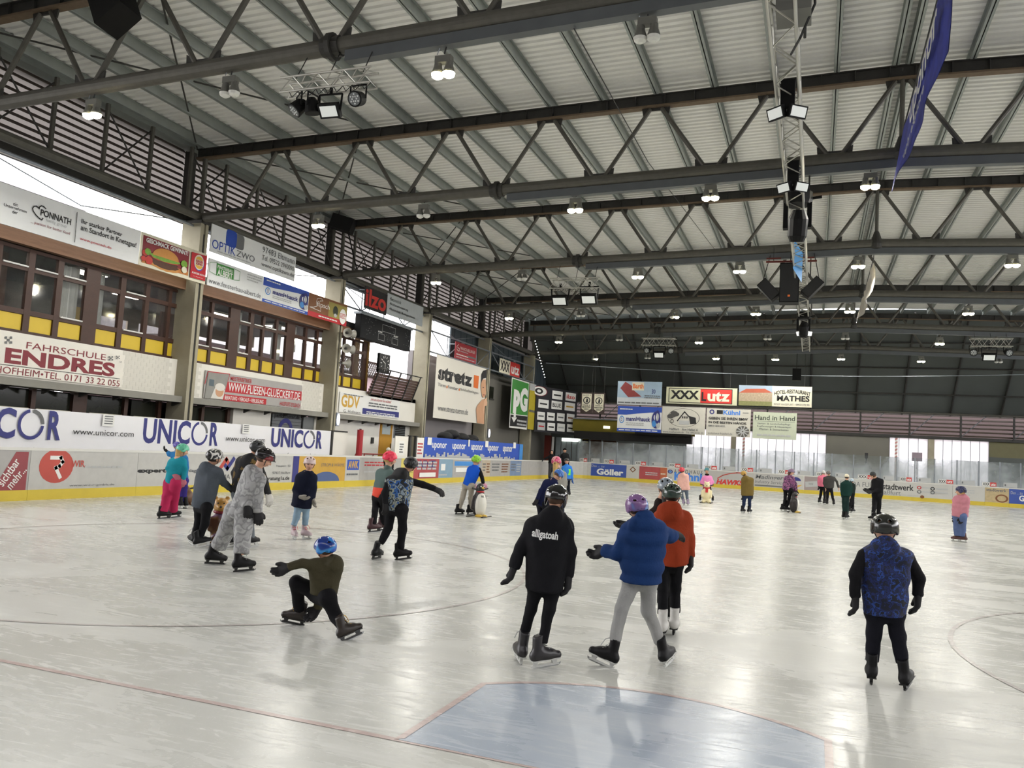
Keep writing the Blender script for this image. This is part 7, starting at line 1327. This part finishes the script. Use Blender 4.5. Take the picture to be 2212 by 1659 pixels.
far_p('man all in black with dark cap standing on the far ice', W30, 848, 268, 40, (860, 955, 330), (835, 968, 530), ((848, 845), (915, 835)), -70, CB, CBP, ('beanie', M('cap_dark', '#2d3030', .8)), (((845), 440, 795, 455), (950, 450, 830, 480)), hair='brown', face=True, hsk=1.1, legr=1.1)
far_p('girl in a pink puffer jacket and jeans with navy helmet at the right', W30, 1955, 468, 62, (1890, 2025, 560), (1848, 2030, 790), ((1905, 1105), (1970, 1112)), -85, cloth('dusty_pink', '#b87a86'), M('denim_mid', '#4d5f8a', .8, var=.15), ('skate', M('helmet_navy', '#2c2f52', .3)), (((1975), 690, 1905, 800), (1960, 680, 1955, 800)), hair='blond', hood=1.3, face=True, boot=M('boot_brown', '#4a2723', .5), puff=1, legr=1.5)
# face peeking over the boards by the spare goal
far_p('person with a white cap peeking over the left boards', W5, 1015, 46, 22, (990, 1045, 80), (990, 1045, 200), ((1005, 352), (1035, 352)), 150, cloth('charcoal', '#1f2022'), CBP, ('beanie', M('cap_white', '#cfcdc4', .8)), hair=None, face=True)
# ---------------------------------------------------------------- skating aids
def aid(name, label, G, parts, handles, hmat, base_mat=None, cat='skating aid'):
    r = empty(name, G, label, cat, 'animal skating aids'); G = np.asarray(G)
    for nm, fn, lo, hi, vx, mt in parts: meshobj(nm, *snet(fn, lo, hi, vx), mt, r, G)
    for a, b in handles: MB().tube(a, b, .022, 8).build('handle', hmat, r)
    if base_mat: MB().box((G[0]-.24, G[1]-.3, 0), (G[0]-.18, G[1]+.3, .025)).box((G[0]+.18, G[1]-.3, 0), (G[0]+.24, G[1]+.3, .025)).build('runner', base_mat, r)
    return r
PBLK = M('plastic_black', '#221d1d', .35); PWHT = M('plastic_white', '#d2d0c6', .35, var=.06); PYEL = M('plastic_yellow', '#c9a63c', .4)
def penguin(label, G, H_, ang, num=None):
    G = np.asarray(G); f = np.array((math.cos(ang), math.sin(ang), 0)); s_ = np.array((-f[1], f[0], 0)); Rm = np.stack([f, s_, np.array((0, 0, 1.))], 1); u = H_/1.0
    def L(x, y, z): return G+u*(f*x+s_*y+np.array((0, 0, 1.))*z)
    lo, hi = G-np.array((.4, .4, .02))*u, G+np.array((.4, .4, 1.08))*u
    back = lambda Q: smin(smin(elp(Q, L(-.03, 0, .38), np.array((.2, .21, .4))*u, Rm), elp(Q, L(.0, 0, .86), np.array((.12, .12, .13))*u, Rm), .12*u), np.minimum(cap(Q, L(-.02, .2, .6), L(-.05, .24, .25), .035*u), cap(Q, L(-.02, -.2, .6), L(-.05, -.24, .25), .035*u)), .02*u)
    belly = lambda Q: np.maximum(elp(Q, L(.035, 0, .36), np.array((.19, .19, .37))*u, Rm), -((Q-G)@f)/1.0-.02*u)
    feet = lambda Q: smin(elp(Q, L(.12, .09, .03), np.array((.16, .08, .05))*u, Rm), elp(Q, L(.12, -.09, .03), np.array((.16, .08, .05))*u, Rm), .03)
    beak = lambda Q: cap(Q, L(.1, 0, .86), L(.2, 0, .84), .04*u, .015*u)
    r = aid('penguin_skating_aid', label, G, [('back', back, lo, hi, .022*u, PBLK), ('belly', belly, lo, hi, .022*u, PWHT), ('feet', feet, lo, hi, .018*u, PYEL), ('beak', beak, lo, hi, .012*u, PYEL)], [(L(0, .1, .8), L(-.02, .28, .84)), (L(0, -.1, .8), L(-.02, -.28, .84))], PBLK, PBLK)
    MB().lathe(L(0, 0, .72), [(.115*u, 0), (.13*u, .02*u), (.115*u, .04*u)], 16).build('red_collar', RED, r)
    for k in (-1, 1): MB().ell(L(.1, .05*k, .9), (.022*u,)*3, 8, 6).build('eye', WHITE, r)
    if num:
        v_, f_ = text_data(num, .02); w_ = v_.max(0); Q = np.array([L(.3, -.02-.09*(.5-a/w_[0])*-1, .58+.06*b/w_[1]) for a, b in v_])
        for _ in range(40): Q = Q-f*np.clip(belly(Q)-.003, -.02, .05)[:, None]*.8
        MB().add(Q, f_).build('number_print', BLACK, r)
    return r
G = onz(*W16(440, 925)); vd = unit((G-CPOS)*np.array((1, 1, 0))); rtv = np.array((vd[1], -vd[0], 0)); hp = 430/5.924*depth(G)/FPX
dd = unit(-vd*.75+rtv*.5); penguin('black and white penguin aid with number 30 pushed by the lime helmet', G, hp, math.atan2(dd[1], dd[0]), '30')
G = onz(*W26(1905, 878)); vd = unit((G-CPOS)*np.array((1, 1, 0))); rtv = np.array((vd[1], -vd[0], 0)); dd = unit(vd*.5+rtv*.85); penguin('dark penguin aid pushed by the woman in the flowered jacket', G, 315/6.9125*depth(G)/FPX, math.atan2(dd[1], dd[0]))
G = onz(*W26(592, 735)); vd = unit((G-CPOS)*np.array((1, 1, 0))); s_ = np.array((vd[1], -vd[0], 0)); u = 320/6.9125*depth(G)/FPX; Z = np.array((0, 0, 1.)); Rm = np.stack([s_, -vd, Z], 1)
def L(x, y, z): return G+u*(s_*x-vd*y+Z*z)
def pb(Q):
    d = smin(elp(Q, L(0, 0, .38), np.array((.22, .2, .36))*u, Rm), elp(Q, L(0, .04, .84), np.array((.14, .13, .14))*u, Rm), .1*u)
    for k in (-1, 1): d = smin(d, elp(Q, L(.1*k, 0, .98), np.array((.04, .03, .04))*u, Rm), .02*u); d = smin(d, elp(Q, L(.13*k, .1, .07), np.array((.1, .16, .08))*u, Rm), .05*u); d = smin(d, cap(Q, L(.19*k, .05, .55), L(.2*k, .12, .3), .06*u), .04*u)
    return smin(d, elp(Q, L(0, .15, .8), np.array((.07, .08, .06))*u, Rm), .04*u)
lo, hi = G-np.array((.4, .4, .02))*u, G+np.array((.4, .4, 1.1))*u
r = aid('polar_bear_skating_aid', 'cream polar bear aid with red scarf on the far ice', G, [('body', pb, lo, hi, .03*u, M('plastic_cream', '#d9cda4', .4, var=.08))], [(L(.12, -.05, .8), L(.3, -.1, .85)), (L(-.12, -.05, .8), L(-.3, -.1, .85))], PBLK, PBLK)
MB().lathe(L(0, 0, .66), [(.14*u, 0), (.16*u, .03*u), (.14*u, .07*u)], 14).build('scarf', RED, r); MB().obox(L(0, .2, .58), s_*.06*u, vd*.02*u, Z*.09*u).build('scarf_end', RED, r)
for x, y, z, q in ((0, .24, .82, .025), (.05, .16, .88, .016), (-.05, .16, .88, .016)): MB().ell(L(x, y, z), (q*u,)*3, 8, 6).build('nose' if x == 0 else 'eye', BLACK, r)
# brown seal and gold bear at the left
G = onz(*W9(410, 832)); vd = unit((G-CPOS)*np.array((1, 1, 0))); s_ = np.array((vd[1], -vd[0], 0)); u = 190/5.184*depth(G)/FPX; Rm = np.stack([s_, -vd, Z], 1)
def sealf(Q):
    d = smin(elp(Q, L(.05, 0, .45), np.array((.42, .45, .46))*u, Rm), elp(Q, L(-.3, .1, .3), np.array((.24, .3, .3))*u, Rm), .2*u)
    return smin(d, elp(Q, L(.0, .0, .92), np.array((.22, .22, .2))*u, Rm), .12*u)
lo, hi = G-np.array((.8, .8, .02))*u, G+np.array((.8, .8, 1.3))*u
r = aid('seal_skating_aid', 'brown rounded seal aid beside the left boards', G, [('body', sealf, lo, hi, .045*u, M('plastic_brown', '#5a3a22', .4, var=.15)), ('flipper', lambda Q: np.minimum(elp(Q, L(-.45, .2, .06), np.array((.22, .14, .06))*u, Rm), elp(Q, L(.4, .25, .06), np.array((.2, .14, .06))*u, Rm)), lo, hi, .03*u, M('plastic_brown'))], [(L(.15, 0, .95), L(.4, -.05, 1.0)), (L(-.15, 0, .95), L(-.4, -.05, 1.0))], PBLK)
for k in (-1, 1): MB().ell(L(.08*k, .19, .97), (.03*u,)*3, 8, 6).build('eye', BLACK, r)
MB().ell(L(0, .23, .9), (.04*u,)*3, 8, 6).build('nose', BLACK, r)
G = onz(*W9(780, 1262)); vd = unit((G-CPOS)*np.array((1, 1, 0))); s_ = np.array((vd[1], -vd[0], 0)); u = 530/5.184*depth(G)/FPX; Rm = np.stack([s_, -vd, Z], 1)
def bear(Q):
    d = elp(Q, L(0, 0, .34), np.array((.19, .18, .33))*u, Rm)
    for k in (-1, 1): d = smin(d, elp(Q, L(.1*k, .1, .07), np.array((.09, .14, .08))*u, Rm), .05*u); d = smin(d, cap(Q, L(.16*k, .05, .52), L(.19*k, .1, .3), .05*u), .04*u)
    return d
def bearh(Q):
    d = smin(elp(Q, L(0, .03, .8), np.array((.16, .15, .16))*u, Rm), elp(Q, L(0, .16, .76), np.array((.08, .08, .06))*u, Rm), .04*u)
    for k in (-1, 1): d = smin(d, elp(Q, L(.12*k, 0, .95), np.array((.05, .03, .05))*u, Rm), .02*u)
    return d
lo, hi = G-np.array((.4, .4, .02))*u, G+np.array((.4, .4, 1.1))*u
r = aid('bear_skating_aid', 'brown bear aid with golden head between two left skaters', G, [('body', bear, lo, hi, .03*u, Mpat('plastic_brown_purple', ['#4a2c1c', '#6a4a2a', '#7a5f7c', '#5a3a22'], 4, 1, rough=.25, sharp=False)), ('head', bearh, lo, hi, .025*u, M('plastic_gold', '#b5853c', .35, var=.15))], [(L(.12, -.05, .78), L(.3, -.1, .82)), (L(-.12, -.05, .78), L(-.3, -.1, .82))], PBLK, PBLK)
MB().lathe(L(0, .0, .63), [(.13*u, 0), (.15*u, .03*u), (.13*u, .06*u)], 14).build('collar', DRED, r)
for x, y, z, q in ((0, .235, .78, .025), (.06, .16, .85, .018), (-.06, .16, .85, .018)): MB().ell(L(x, y, z), (q*u,)*3, 8, 6).build('nose' if x == 0 else 'eye', BLACK, r)
